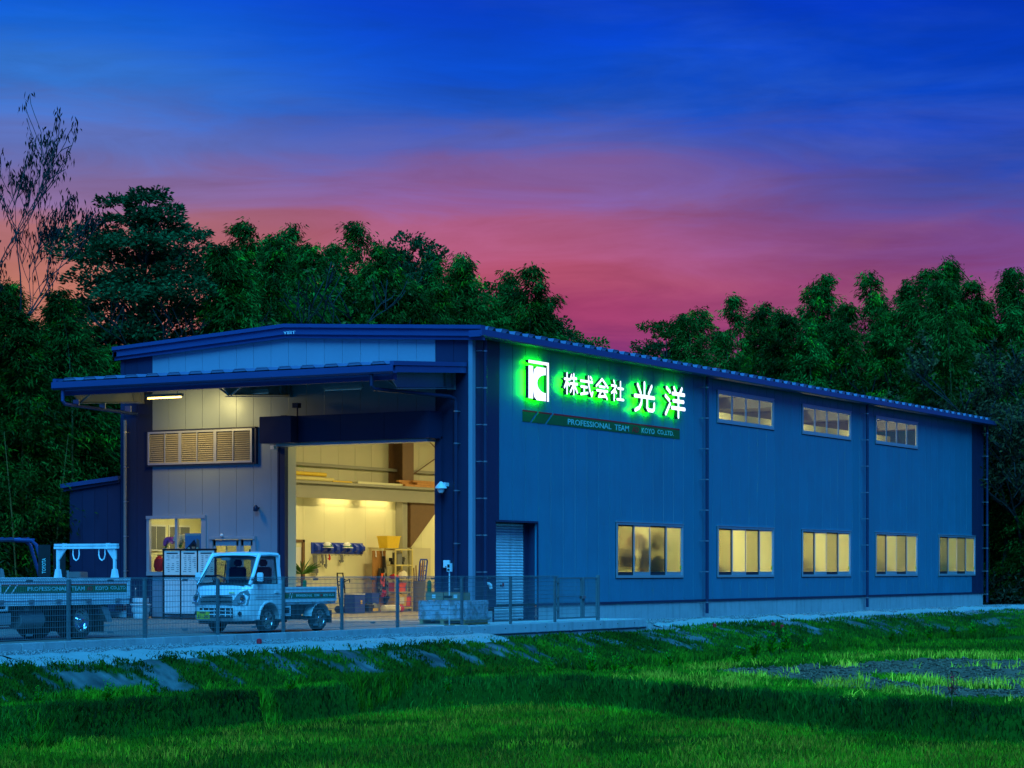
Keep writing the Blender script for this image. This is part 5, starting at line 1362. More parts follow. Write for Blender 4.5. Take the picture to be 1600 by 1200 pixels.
# roof
vs = []; xs_ = [1.30, 1.34, 1.55, 1.80, 1.96, 2.02]; zr = [1.70, 1.735, 1.755, 1.745, 1.71, 1.665]
m = MB(); fs = []
ws_ = [-.64, -.60, -.45, -.2, .2, .45, .60, .64]; dz = [-.075, -.03, -.008, 0, 0, -.008, -.03, -.075]
for x, z in zip(xs_, zr):
    for y, d in zip(ws_, dz): vs.append((x, y, z + d))
n = len(ws_)
for i in range(len(xs_) - 1):
    for j in range(n - 1): fs.append((i * n + j, i * n + j + 1, (i + 1) * n + j + 1, (i + 1) * n + j))
m.add(vs, fs); m.build('roof', 'white_paint', kt, smooth=True)
m = MB(); m.box(1.36, -.6, 1.61, 1.98, .6, 1.63); m.build('head_lining', 'grey', kt)
for s_ in (-1, 1):
    m = MB(); m.tube([(2.40, s_ * .685, 1.03), (2.22, s_ * .665, 1.30), (2.04, s_ * .635, 1.60), (1.97, s_ * .62, 1.68)], [.045, .042, .042, .05], 8); m.build('front_pillar', 'white_paint', kt, smooth=True)
    m = MB(); m.tube([(1.97, s_ * .62, 1.675), (1.66, s_ * .635, 1.69), (1.36, s_ * .635, 1.675)], [.05, .045, .05], 8); m.build('roof_rail', 'white_paint', kt, smooth=True)
    m = MB(); m.add([(1.30, s_ * .72, 1.04), (1.44, s_ * .72, 1.04), (1.42, s_ * .66, 1.66), (1.30, s_ * .64, 1.68), (1.30, s_ * .66, 1.04), (1.42, s_ * .66, 1.04), (1.40, s_ * .60, 1.66), (1.30, s_ * .58, 1.68)], [(0, 1, 2, 3), (7, 6, 5, 4), (1, 5, 6, 2), (0, 3, 7, 4), (3, 2, 6, 7), (0, 4, 5, 1)]); m.build('rear_pillar', 'white_paint', kt)
    # door skin stands a few millimetres proud; its edge makes the shut line
    y = s_ * (HW + .003)
    dp = [(1.40, .46), (1.46, .44), (1.50, .50)] + [(AXF + .40 * math.cos(a), .30 + .40 * math.sin(a)) for a in np.linspace(PI * .86, PI * .52, 6)] + [(1.98, .74), (2.26, .74), (2.30, .86), (2.34, 1.04), (1.40, 1.04)]
    m = MB(); m.prism(dp, 'y', y - s_ * .004, y + s_ * .006); dr = m.build('door', 'white_paint', kt)
    m = MB(); m.box(1.44, y + s_ * .007, .86, 1.60, y + s_ * .03, .91); m.build('door_handle', 'white_paint', dr)
    m = MB(); m.box(1.40, y + s_ * .0065, .775, 2.28, y + s_ * .011, .785); m.build('crease_shade_strip', 'grey', dr)  # grey strip paints the shaded line of the door fold
    gp = [(1.47, s_ * .715, 1.055), (2.33, s_ * .695, 1.055), (2.02, s_ * .645, 1.60), (1.95, s_ * .64, 1.645), (1.46, s_ * .65, 1.645)]
    m = MB(); m.add(gp, [(0, 1, 2, 3, 4)]); m.build('side_glass', 'pane_tint', kt, fix=False)
    m = MB()
    ring = gp + [gp[0]]
    m.tube([(p[0], p[1] + s_ * .004, p[2]) for p in ring], .016, 5); m.build('window_seal', 'black', kt)
    m = MB(); m.box(2.18, s_ * .76, 1.10, 2.26, s_ * .90, 1.30); mr_ = m.build('mirror', 'white_paint', kt, bevel=.02, smooth=True)
    m = MB(); m.tube([(2.26, s_ * .70, 1.07), (2.24, s_ * .80, 1.12)], .018, 6); m.build('mirror_arm', 'black', mr_)
    # headlamp wrapping the corner
    hp = [(.40, .63), (.52, .60), (.71, .60), (.730, .82), (.68, .93), (.56, .89), (.46, .76)]
    m = MB(); f_ = lambda yy, zz: 2.668 - nose(2.6, yy, zz) - max(0, zz - .62) * .17
    vs = [(f_(a, z), s_ * a, z) for a, z in hp]; vs2 = [(p[0] - .06, p[1], p[2]) for p in vs]; k_ = len(vs)
    m.add(vs + vs2, [tuple(range(k_))] + [(i, (i + 1) % k_, k_ + (i + 1) % k_, k_ + i) for i in range(k_)]); hl = m.build('headlight', 'lens', kt)
    m = MB(); m.lathe([(.001, .0), (.055, .0), (.085, .014), (.092, .0)], (f_(.62, .76) + .004, s_ * .61, .75), 'x', 16); m.box(f_(.58, .64) - .01, s_ * .47, .635, f_(.58, .64) + .012, s_ * .69, .665); m.build('reflector', 'chrome', hl)
    m = MB(); m.lathe([(.001, .01), (.045, .006)], (f_(.62, .76) + .012, s_ * .61, .75), 'x', 12); m.build('bulb', 'glass_dark', hl)
    m = MB(); m.lathe([(.05, 0), (.045, .012), (.001, .012)], (2.60, s_ * .58, .43), 'x', 14); m.build('fog_lamp', 'glass_dark', kt)
    fa = [(AXF + .375 * math.cos(a), s_ * (HW + .012), .30 + .375 * math.sin(a)) for a in np.linspace(0, PI, 15)]
    m = MB(); m.tube(fa, .028, 6); m.build('wheel_arch_lip', 'white_paint', kt, smooth=True)
# windscreen, rear glass, cowl, wipers
wsg = []
yy = [-.665, -.45, 0, .45, .665]; yt = [-.60, -.42, 0, .42, .60]
m = MB()
vs = [(2.475 - .06 * (abs(a) / .665) ** 2, a, 1.055) for a in yy] + [(2.02 - .035 * (abs(a) / .6) ** 2, a, 1.655) for a in yt]
m.add(vs, [(i, i + 1, 6 + i, 5 + i) for i in range(4)]); m.build('windscreen', 'pane_tint', kt, fix=False, smooth=True)
m = MB(); m.tube([vs[0], vs[1], vs[2], vs[3], vs[4], vs[9], vs[8], vs[7], vs[6], vs[5], vs[0]], .017, 5); m.build('windscreen_seal', 'black', kt)
m = MB(); m.prism([(2.40, 1.052), (2.50, 1.035), (2.47, 1.075), (2.42, 1.085)], 'y', -.60, .60); m.build('cowl', 'black', kt)
m = MB(); m.tube([(2.49, .1, 1.07), (2.46, .45, 1.10)], .01, 5); m.tube([(2.49, -.45, 1.07), (2.46, -.05, 1.11)], .01, 5); m.build('wiper', 'black', kt)
m = MB(); m.box(1.285, -.66, 1.04, 1.30, .66, 1.16); m.box(1.285, -.66, 1.58, 1.30, .66, 1.68); m.box(1.285, -.66, 1.16, 1.30, -.5, 1.58); m.box(1.285, .5, 1.16, 1.30, .66, 1.58); m.build('rear_panel', 'white_paint', kt)
m = MB(); m.quad((1.292, -.5, 1.16), (1.292, .5, 1.16), (1.292, .5, 1.58), (1.292, -.5, 1.58)); m.build('rear_glass', 'pane_tint', kt, fix=False)
m = MB(); m.box(2.20, -.2, 1.56, 2.23, .02, 1.62); m.build('rear_view_mirror', 'grey', kt)
for y in (-.34, .34):
    m = MB(); m.box(1.42, y - .22, 1.0, 1.52, y + .22, 1.42); m.box(1.43, y - .11, 1.43, 1.49, y + .11, 1.58); m.build('seat', 'black', kt, bevel=.03)
m = MB(); ring = [(2.10 + .10 * math.cos(a), -.34 + .18 * math.sin(a) * 1.0, 1.12 + .12 * math.cos(a)) for a in np.linspace(0, 2 * PI, 17)]; m.tube(ring, .015, 6); m.build('steering_wheel', 'black', kt)
m = MB(); m.box(2.15, -.66, 1.03, 2.42, .66, 1.07); m.build('dashboard', 'grey', kt)
# nose details
m = MB(); m.box(2.625, -.40, .80, 2.648, .40, .815); m.box(2.64, -.42, .70, 2.668, .42, .755); m.box(2.645, -.42, .63, 2.672, .42, .66); m.build('grille_bar', 'chrome', kt)
m = MB(); m.box(2.64, -.42, .765, 2.658, .42, .79); m.box(2.64, -.42, .665, 2.662, .42, .695); m.build('grille_gap', 'glass_dark', kt)
m = MB(); m.box(2.66, -.44, .34, 2.672, .44, .55); m.build('bumper_grille', 'black', kt)
m = MB()
for z in (.40, .475): m.box(2.673, -.44, z, 2.680, .44, z + .02)
for y in (-.35, -.2, -.05, .1, .25, .38): m.box(2.673, y, .36, 2.679, y + .02, .54)
m.build('bumper_bars', 'white_paint', kt)
m = MB(); m.box(2.672, -.50, .31, 2.692, -.17, .475); pl_ = m.build('number_plate', 'plate', kt)
vs, fs = text_mesh('21-20', (0, .325, 1, .405), lambda u, v, w: (2.693 + w, -.48 + .29 * u, v), .002, 0); m = MB(); m.add(vs, fs); m.build('plate_digits', 'letter_dark', pl_, fix=False)
m = MB()
for y in (-.41, -.37, -.33, -.29): m.box(2.693, y, .428, 2.695, y + .026, .455)
m.build('plate_class', 'letter_dark', pl_)
vs, fs = text_mesh('S', (0, .85, 1, .935), lambda u, v, w: (2.640 - (v - .85) * .42 + w, -.045 + .08 * u, v), .004, .004); m = MB(); m.add(vs, fs); m.build('emblem', 'chrome', kt, fix=False)
m = MB(); m.prism([(2.618, .862), (2.622, .862), (2.612, .888), (2.608, .888)], 'y', .30, .45); m.build('badge_strip', 'pale_yellow', kt)
# bed
m = MB(); m.box(-.72, -.71, .60, 1.26, .71, .66); m.build('bed_floor', 'white_paint', kt)
for s_ in (-1, 1):
    y = s_ * .72
    m = MB(); m.box(-.72, y - .015, .665, 1.26, y + .015, .96); gt = m.build('side_gate', 'white_paint', kt)
    m = MB(); m.box(-.72, y - .03, .93, 1.26, y + .024, .985); m.box(-.72, y + s_ * .016, .665, 1.26, y + s_ * .022, .71); m.build('gate_rail', 'white_paint', gt)
    m = MB(); m.box(-.68, y + s_ * .017, .735, 1.22, y + s_ * .021, .855); m.build('green_stripe', 'band_green', gt)
    m = MB(); m.box(-.68, y + s_ * .017, .856, 1.22, y + s_ * .021, .868); m.build('red_stripe', 'band_red', gt)
    if s_ > 0:
        for x in (1.06, .98):
            m = MB(); m.prism([(x, .735), (x + .018, .735), (x - .032, .855), (x - .05, .855)], 'y', y + .0215, y + .023); m.build('stripe_mark', 'white', gt)
        for s2, a, c, mm in (('PROFESSIONAL', .80, .22, 'letter_cyan'), ('TEAM', .14, -.06, 'letter_cyan'), ('AD', -.10, -.17, 'band_red'), ('KOYO', -.22, -.38, 'letter_cyan'), ('CO.,LTD.', -.42, -.63, 'letter_cyan')):
            side_text(gt, s2, a, c, .77, .822, y + .0215, mm)
    for x in (-.5, .1, .7, 1.15):
        m = MB(); m.box(x, y + s_ * .0, .60, x + .09, y + s_ * .028, .66); m.build('gate_hinge', 'steel', gt)
    # rear wheel guard, stay and flap
    m = MB(); arc = [(AXR + .36 * math.cos(a), s_ * .66, .29 + .34 * math.sin(a)) for a in np.linspace(.15, PI - .15, 11)]
    vs = []
    for p in arc: vs += [(p[0], s_ * .52, p[2]), (p[0], s_ * .735, p[2])]
    m.add(vs, [(2 * i, 2 * i + 1, 2 * i + 3, 2 * i + 2) for i in range(10)]); m.build('wheel_guard', 'white_worn', kt, fix=False)
    m = MB(); m.box(AXR - .42, s_ * .5, .18, AXR - .40, s_ * .73, .46); m.build('mud_flap', 'rubber', kt)
    m = MB(); m.box(1.0, s_ * .62, .36, 1.28, s_ * .735, .58); m.build('side_box', 'white_paint', kt); m = MB(); m.box(1.06, s_ * .737, .42, 1.22, s_ * .741, .54); m.build('box_opening', 'black', kt)
m = MB(); m.box(-.745, -.72, .665, -.715, .72, .96); m.build('tailgate', 'white_paint', kt)
m = MB(); m.box(1.262, -.72, .66, 1.28, .72, 1.02); m.build('headboard', 'white_paint', kt)
m = MB(); m.tube([(1.27, -.62, 1.0), (1.27, -.62, 1.55), (1.27, -.56, 1.63), (1.27, .56, 1.63), (1.27, .62, 1.55), (1.27, .62, 1.0)], .022, 8); m.build('guard_frame', 'white_paint', kt, smooth=True)
m = MB(); m.box(-.70, -.40, .38, 1.9, -.33, .598); m.box(-.70, .33, .38, 1.9, .40, .598); m.box(-.1, -.5, .25, .1, .5, .34); m.box(.45, -.3, .25, 1.1, .25, .52); m.box(.45, .42, .32, .85, .62, .56); m.build('chassis', 'black', kt)
m = MB(); m.box(2.05, -.6, .2, 2.5, .6, .3); m.build('front_underside', 'black', kt)
for x in (AXR, AXF):
    for s_ in (-1, 1): wheel_set(kt, x, s_ * .64, .28, .16, .185, 6, s_)
m = MB(); m.box(2.58, .60, .74, 2.60, .64, .76); m.build('side_marker', 'orange', kt)
m = MB(); m.tube([(1.75, .2, 1.74), (1.75, .2, 1.80)], .02, 6); m.build('roof_aerial', 'black', kt)

# --- larger truck at the left edge of the picture
bt = thing('large_truck', 'larger white flatbed truck with green slogan stripe at left edge', 'truck', (-15.90, .50, 0), R(179.4))
BX0, BX1 = -1.32, 2.62                                  # bed from tail to headboard, x forward, rear axle at 0
m = MB(); m.box(BX0, -.92, .70, BX1, .86, .80); m.build('bed_floor', 'white_worn', bt)
for s_ in (-1, 1):
    y = .86 if s_ > 0 else -.92
    m = MB(); m.box(BX0, y - .018, .81, BX1, y + .018, 1.22); gt = m.build('side_gate', 'white_worn', bt)
    m = MB(); m.box(BX0 - .01, y - .03, 1.17, BX1 + .01, y + .032, 1.245); m.box(BX0, y + s_ * .019, .81, BX1, y + s_ * .028, .85); m.box(BX0, y + s_ * .019, .845 + .06, BX1, y + s_ * .026, .925); m.box(BX0, y + s_ * .019, .86, BX0 + .06, y + s_ * .03, 1.17); m.box(BX1 - .06, y + s_ * .019, .86, BX1, y + s_ * .03, 1.17); m.build('gate_rail', 'white_worn', gt)
    m = MB(); m.box(BX0 + .10, y + s_ * .019, .945, BX1 - .10, y + s_ * .023, 1.105); m.build('green_stripe', 'band_green', gt)
    m = MB(); m.box(BX0 + .10, y + s_ * .019, 1.106, BX1 - .10, y + s_ * .023, 1.122); m.build('red_stripe', 'band_red', gt)
    if s_ > 0:
        for x in (2.42, 2.22):
            m = MB(); m.prism([(x, .945), (x + .03, .945), (x - .13, 1.105), (x - .16, 1.105)], 'y', y + .0235, y + .025); m.build('stripe_mark', 'white', gt)
        m = MB(); m.box(1.88, y + .0235, .97, 2.0, y + .025, 1.085); m.box(1.90, y + .0252, .985, 1.98, y + .026, 1.07, 1); m.build('stripe_logo', ['green', 'band_green'], gt)
        for s2, a, c, mm in (('PROFESSIONAL', 1.78, .62, 'letter_cyan'), ('TEAM', .50, .10, 'letter_cyan'), ('AD', .02, -.14, 'band_red'), ('KOYO', -.24, -.62, 'letter_cyan'), ('CO.,LTD.', -.70, -1.20, 'letter_cyan')):
            side_text(gt, s2, a, c, .99, 1.07, y + .0235, mm)
        for x in (-1.0, -.1, .8, 1.6, 2.45):
            m = MB(); m.box(x, y - .0, .76, x + .14, y + .04, .82); m.build('gate_hinge', 'steel', gt)
m = MB(); m.box(BX0 - .03, -.92, .81, BX0 - .002, .86, 1.22); m.build('tailgate', 'white_worn', bt)
m = MB(); m.box(BX1 + .002, -.92, .81, BX1 + .04, .86, 1.3); m.build('headboard', 'white_worn', bt)
m = MB(); m.box(BX0 + .02, .80, .70, BX1, .858, .758); m.box(BX0 + .02, -.9, .70, BX1, -.85, .758); m.build('side_rail', 'white_worn', bt)
RX = BX0 + .22
m = MB(); m.box(RX + .05, -.88, 1.845, RX + .14, .82, 1.895); rack = m.build('tail_rack', 'white_worn', bt)
for y in (.74, -.80):
    rk = MB(); rk.box(RX + .07, y - .028, 1.22, RX + .12, y + .028, 1.84); rk.prism([(y - (.04 if y < 0 else .22), 1.84), (y + (.22 if y < 0 else .04), 1.84), (y + .04, 1.62), (y - .04, 1.62)], 'x', RX + .075, RX + .11); rk.prism([(y - .08, 1.22), (y + .08, 1.22), (y + .04, 1.42), (y - .04, 1.42)], 'x', RX + .05, RX + .14)
    rk.build('rack_post', 'white_worn', rack)
m = MB(); m.box(RX + .06, -.88, 1.905, RX + .13, .82, 1.95); m.build('rack_bar', 'white_worn', rack)
for y in (.56, -.62): m = MB(); m.box(RX + .04, y - .015, 1.84, RX + .15, y + .015, 1.96); m.build('bar_clamp', 'white_worn', rack)
for y in (.40, -.30):
    m = MB(); m.tube([(RX + .1, y - .08, 1.845), (RX + .1, y - .085, 1.72), (RX + .1, y - .06, 1.64), (RX + .1, y, 1.60), (RX + .1, y + .06, 1.64), (RX + .1, y + .085, 1.72), (RX + .1, y + .08, 1.845)], .014, 6); m.build('rope_loop', 'white', rack)
m = MB(); m.box(BX0 + .1, -.40, .46, 5.2, -.32, .68); m.box(BX0 + .1, .28, .46, 5.2, .36, .68); m.box(-.12, -.6, .30, .12, .6, .46); m.box(.9, -.28, .3, 2.2, .24, .6); m.build('chassis', 'black', bt)
m = MB(); m.lathe([(.17, 0), (.19, .02), (.19, .68), (.17, .70)], (1.1, .55, .42), 'x', 16); m.build('fuel_tank', 'grey', bt, smooth=True)
m = MB(); m.lathe([(.05, 0), (.05, .14)], (1.5, .62, .70 - .08), 'x', 12); m.build('air_valve', 'steel', bt)
m = MB(); m.box(2.2, .60, .34, 2.62, .84, .56); m.build('battery_box', 'galv', bt)
m = MB(); m.box(2.30, .82, .60, 2.62, .855, .64); m.box(2.55, .82, .64, 2.62, .855, .80); m.box(2.30, .82, .64, 2.36, .855, .80); m.build('side_guard', 'white_worn', bt)
for s_ in (-1, 1):
    yo = .62 if s_ > 0 else -.68
    wheel_set(bt, 0, yo, .38, .20, .235, 0, s_); wheel_set(bt, 0, yo - s_ * .24, .38, .20, .235, 0, s_); wheel_set(bt, 3.75, yo, .38, .20, .235, 0, s_)
    m = MB(); arc = [(.47 * math.cos(a), 0, .40 + .44 * math.sin(a)) for a in np.linspace(.05, PI * .93, 12)]
    y0, y1 = (.36, .80) if s_ > 0 else (-.84, -.4)
    vs = []
    for p in arc: vs += [(p[0], y0, p[2]), (p[0], y1, p[2])]
    m.add(vs, [(2 * i, 2 * i + 1, 2 * i + 3, 2 * i + 2) for i in range(11)]); m.build('fender', 'navy', bt, fix=False)
    m = MB(); m.prism([(-.56, .66), (-.74, .62), (-.86, .34), (-.84, .33), (-.70, .34), (-.50, .64)], 'y', y0 + .02, y1 - .0); m.build('fender_plate', 'galv', bt)
    m = MB(); m.box(-.62, y0 + .05, .12, -.60, y1 - .02, .36); m.build('mud_flap', 'rubber', bt)
m = MB(); m.box(BX0 - .05, -.8, .42, BX0 + .05, .74, .54); m.build('rear_bumper', 'white_worn', bt)
for y in (.62, -.66): m = MB(); m.box(BX0 - .07, y - .12, .56, BX0 + .02, y + .1, .66); m.build('tail_lamp', 'red', bt)
cabp = [(2.85, .45)] + [(3.75 + .48 * math.cos(a), .42 + .48 * math.sin(a)) for a in np.linspace(PI, 0, 11)] + [(4.55, .40), (4.60, .55), (4.58, 1.15), (4.30, 1.95), (4.15, 2.08), (2.95, 2.10), (2.85, 2.0)]
m = MB(); m.prism(cabp, 'y', -.90, .84); m.build('cab', 'white_paint', bt, bevel=.03, smooth=True)
m = MB(); m.prism([(3.2, 1.2), (4.35, 1.2), (4.18, 1.85), (3.2, 1.9)], 'y', .842, .848); m.build('cab_window', 'glass_dark', bt); m = MB(); m.prism([(3.2, 1.2), (4.35, 1.2), (4.18, 1.85), (3.2, 1.9)], 'y', -.908, -.902); m.build('cab_window', 'glass_dark', bt)
m = MB(); m.add([(4.575, -.8, 1.2), (4.575, .74, 1.2), (4.325, .7, 1.92), (4.325, -.76, 1.92)], [(0, 1, 2, 3)]); m.build('windscreen', 'glass_dark', bt, fix=False)

# --- forklift behind the large truck
fk = thing('forklift', 'dark forklift with overhead guard and tall mast behind the large truck', 'forklift', (-10.25, 6.5, 0), R(-40))
m = MB(); m.prism([(-1.1, .35), (-1.15, .9), (-1.0, 1.05), (-.45, 1.08), (-.4, .75), (.35, .75), (.5, 1.0), (.75, 1.0), (.75, .3), (.3, .2), (-.9, .25)], 'y', -.5, .5); m.build('body', 'navy', fk, bevel=.03)
m = MB(); m.prism([(-1.5, .3), (-1.55, .95), (-1.12, 1.04), (-1.12, .28)], 'y', -.52, .52); m.build('counterweight', 'black', fk, bevel=.05)
for s_ in (-1, 1):
    m = MB(); m.tube([(.62, s_ * .46, 1.0), (.45, s_ * .46, 1.55), (.32, s_ * .46, 2.0), (.2, s_ * .46, 2.10), (-.2, s_ * .46, 2.12)], .045, 8); m.build('guard_pillar', 'trim_blue', fk, smooth=True)
    m = MB(); m.tube([(-.95, s_ * .46, 1.04), (-.92, s_ * .46, 1.9), (-.85, s_ * .46, 2.06), (-.7, s_ * .46, 2.11), (-.2, s_ * .46, 2.12)], .045, 8); m.build('guard_pillar', 'navy', fk, smooth=True)
    m = MB(); m.box(.86, s_ * .36 - .06, .10, 1.02, s_ * .36 + .06, 2.02); ms = m.build('mast_rail', 'black', fk)
    m = MB(); m.box(1.12, s_ * .28 - .05, .04, 2.1, s_ * .28 + .05, .09); m.box(1.12, s_ * .28 - .05, .04, 1.16, s_ * .28 + .05, .6); m.build('fork', 'grey', fk)
    for x, r_ in ((.55, .32), (-.95, .25)):
        m = MB(); m.lathe([(.1, -.09), (r_ - .03, -.09), (r_, -.05), (r_, .05), (r_ - .03, .09), (.1, .09)], (x, s_ * .50, r_), 'y', 20); m.build('wheel', 'rubber', fk, smooth=True)
m = MB(); m.box(-.78, -.48, 2.10, .28, .48, 2.15); 
m.build('guard_roof', 'trim_blue', fk)
for i in range(5):
    m = MB(); m.box(-.70 + i * .2, -.46, 2.151, -.64 + i * .2, .46, 2.175); m.build('roof_bar', 'trim_blue', fk)
m = MB(); m.box(.88, -.30, 1.85, 1.0, .30, 1.95); m.box(.88, -.30, .5, 1.0, .30, .62); m.box(.88, -.30, 1.98, 1.0, .30, 2.05); m.build('mast_cross', 'black', fk)
m = MB(); m.box(1.03, -.5, .25, 1.11, .5, .95); m.build('carriage', 'black', fk); m = MB()
for i in range(6): m.box(1.04, -.48 + i * .185, .95, 1.09, -.45 + i * .185, 1.35)
m.box(1.04, -.48, 1.35, 1.09, .475, 1.39); m.build('load_guard', 'grey', fk)
m = MB(); m.box(-.42, -.24, .80, .05, .24, .92); m.prism([(-.45, .9), (-.32, .9), (-.42, 1.45), (-.52, 1.42)], 'y', -.24, .24); m.build('seat', 'grey', fk, bevel=.03)
m = MB(); m.tube([(.52 + .10 * math.cos(a) * .6, .16 * math.sin(a), 1.18 + .1 * math.cos(a)) for a in np.linspace(0, 2 * PI, 15)], .014, 6); m.tube([(.6, 0, 1.0), (.52, 0, 1.18)], .02, 6); m.build('steering_wheel', 'black', fk)
m = MB(); m.box(-1.0, -.53, 1.9, -.9, -.42, 2.0); m.build('tail_lamp', 'white', fk); m = MB(); m.box(-1.0, -.535, 1.8, -.9, -.42, 1.895); m.build('turn_lamp', 'lamp_red', fk)
m = MB(); m.box(.36, -.56, 1.0, .64, -.505, 2.0); dpn = m.build('door_post', 'black', fk)
vs, fs = text_mesh('TOYOTA', (0, 0, 1, 1), lambda u, v, w: (.53 - .09 * v, -.562 - w, 1.32 + .36 * u), .003, 0); m = MB(); m.add(vs, fs); m.build('lettering', 'letter_cyan', dpn, fix=False)

# small yard fittings
t = thing('outdoor_unit', 'grey outdoor unit standing beside the annex wall', 'air conditioner', (-.5, 13.2, 0)); m = MB(); m.box(-.18, -.42, .1, .18, .42, 1.35); m.build('casing', 'grey', t, bevel=.02)
m = MB()
for i in range(9): m.box(-.19, -.36, .25 + i * .11, -.181, .36, .30 + i * .11)
m.build('grille', 'black', t); m = MB(); m.box(-.16, -.4, 0, .16, -.3, .1); m.box(-.16, .3, 0, .16, .4, .1); m.build('foot', 'black', t)
for i, (x, y) in enumerate(((9.3, -2.75), (13.3, -2.9), (13.5, -3.1))):
    z = Tz(x, y); m = MB(); m.lathe([(.03, 0), (.055, .02), (.055, .10), (.03, .12), (.012, .12)], (0, 0, 0), 'z', 10); o = m.build('marker_cap', 'red', None, smooth=True); o.location = (x, y, z + .02)
    tag(o, ['red cap on the slope below the first long-wall window', 'red cap on the slope under the second long-wall window', 'lower red cap on slope under the second long-wall window'][i], 'cap', 'red caps on the slope')
m = MB(); m.lathe([(.03, 0), (.06, .02), (.055, .10), (.02, .12)], (0, 0, 0), 'z', 10); o = m.build('marker_cap', 'red', None, smooth=True); o.location = (-12.6, -2.25, Tz(-12.6, -2.25) + .04); tag(o, 'red cap on the white sheet below the small truck', 'cap', 'red caps on the slope')
# ------------------------------------------------------------------ trees
def leaf_quads(P, D, L, Wd, tint, droop=.25):
    """rhombic leaves: P base (n,3), D direction (n,3) unit, L length, Wd width, random roll"""
    n = len(P)
    up = rng.normal(size=(n, 3)); up[:, 2] += 1.2
    S = np.cross(D, up); S /= np.linalg.norm(S, axis=1, keepdims=True) + 1e-9
    L = np.asarray(L).reshape(-1, 1); Wd = np.asarray(Wd).reshape(-1, 1)
    mid = P + D * L * .45; tip = P + D * L; tip[:, 2] -= droop * L[:, 0] * .5
    V = np.stack([P, mid + S * Wd * .5, tip, mid - S * Wd * .5], 1).reshape(-1, 3)
    Fq = np.arange(4 * n).reshape(n, 4)
    return V, Fq, np.repeat(tint, 4, 0)
def unit(v): return v / (np.linalg.norm(v, axis=1, keepdims=True) + 1e-9)
GREEN_B = np.array([.024, .118, .013]); GREEN_D = np.array([.014, .066, .016]); GREEN_Y = np.array([.050, .220, .008])
def bamboo_meshes(seed, lo=.25, nbr=120, npl=46, H=14.0, width=1.0, tone=1.0):
    r = np.random.default_rng(seed)
    la = r.uniform(0, 2 * PI); bend = r.uniform(.35, 1.15)
    def axis(f):
        f = np.asarray(f, float); k = np.clip((f - .55) / .45, 0, 1) ** 2
        return np.stack([math.cos(la) * bend * k, math.sin(la) * bend * k, f * H - .55 * bend * k * k], -1)
    m = MB(); fs = np.linspace(0, 1, 13); pts = axis(fs)
    m.tube([tuple(p) for p in pts], [.055 * (1 - .82 * f) + .006 for f in fs], 6)
    trunk = m.mesh('trunk', 'culm')
    Ps, Ds, Ls, Ws, Ts = [], [], [], [], []
    for i in range(nbr):
        f = lo + (1 - lo) * (i + r.uniform()) / nbr
        g = (f - lo) / (1 - lo)
        R_ = width * (.18 + 1.95 * (1 - g) ** .85 * min(1, .5 + 2.0 * g)) * r.uniform(.6, 1.25)
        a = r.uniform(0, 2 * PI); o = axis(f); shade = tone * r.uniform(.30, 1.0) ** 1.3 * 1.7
        yel = r.uniform() < .10
        for k in range(4):                                # tufts along the branch, drooping at its end
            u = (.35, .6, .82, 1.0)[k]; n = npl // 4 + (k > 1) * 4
            c = np.array([o[0] + math.cos(a) * R_ * u, o[1] + math.sin(a) * R_ * u, o[2] + R_ * (.75 * u - .80 * u * u)]) + r.normal(0, .10, 3)
            q = r.normal(0, 1, (n, 3)) * np.array([.17, .17, .12]) * (.6 + .5 * R_ / 1.6)
            P = c + q
            D = np.stack([math.cos(a) * .7 + r.normal(0, .6, n), math.sin(a) * .7 + r.normal(0, .6, n), -.55 + r.normal(0, .35, n)], -1)
            Ps.append(P); Ds.append(unit(D)); Ls.append(r.uniform(.15, .29, n)); Ws.append(r.uniform(.035, .065, n))
            base = (GREEN_Y if yel else GREEN_B) * shade * r.uniform(.8, 1.2) * (.85 + .3 * (q[:, 2:3] > 0))  # top light put into the tint: upper leaves of each tuft lighter
            Ts.append(base * r.uniform(.7, 1.3, (n, 1)))
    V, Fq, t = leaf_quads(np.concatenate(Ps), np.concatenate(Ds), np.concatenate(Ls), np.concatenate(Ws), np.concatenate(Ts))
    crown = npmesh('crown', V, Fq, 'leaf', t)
    return trunk, crown, H - .55 * bend
def limb_tree(seed, H, spread, depth=4, r0=.28, up=.35, first=.25):
    """recursive limbs; returns list of polylines with radii and the twig ends"""
    r = random.Random(seed); segs = []; ends = []
    def grow(p, d, L, rad, k):
        pts = [p]; q = p.copy(); dd = d.copy()
        for i in range(4):
            dd = (dd + Vector((r.gauss(0, .13), r.gauss(0, .13), r.gauss(up * .12, .08)))).normalized(); q = q + dd * (L / 4); pts.append(q.copy())
        segs.append((pts, [rad * (1 - .45 * i / 4) for i in range(5)]))
        if k == 0: ends.append((q.copy(), dd.copy())); return
        nb = 3 if k > 1 else 4
        for j in range(nb):
            t = pts[min(4, 2 + j)] if k == depth else pts[r.choice((2, 3, 4))]
            a = r.uniform(0, 2 * PI); v = Vector((math.cos(a), math.sin(a), up + r.uniform(-.2, .3)))
            nd = (dd * .75 + v * spread).normalized(); grow(t, nd, L * r.uniform(.55, .8), rad * .55, k - 1)
        ends.append((q.copy(), dd.copy()))
    grow(Vector((0, 0, 0)), Vector((0, 0, 1)), H * .42, r0, depth)
    return segs, ends
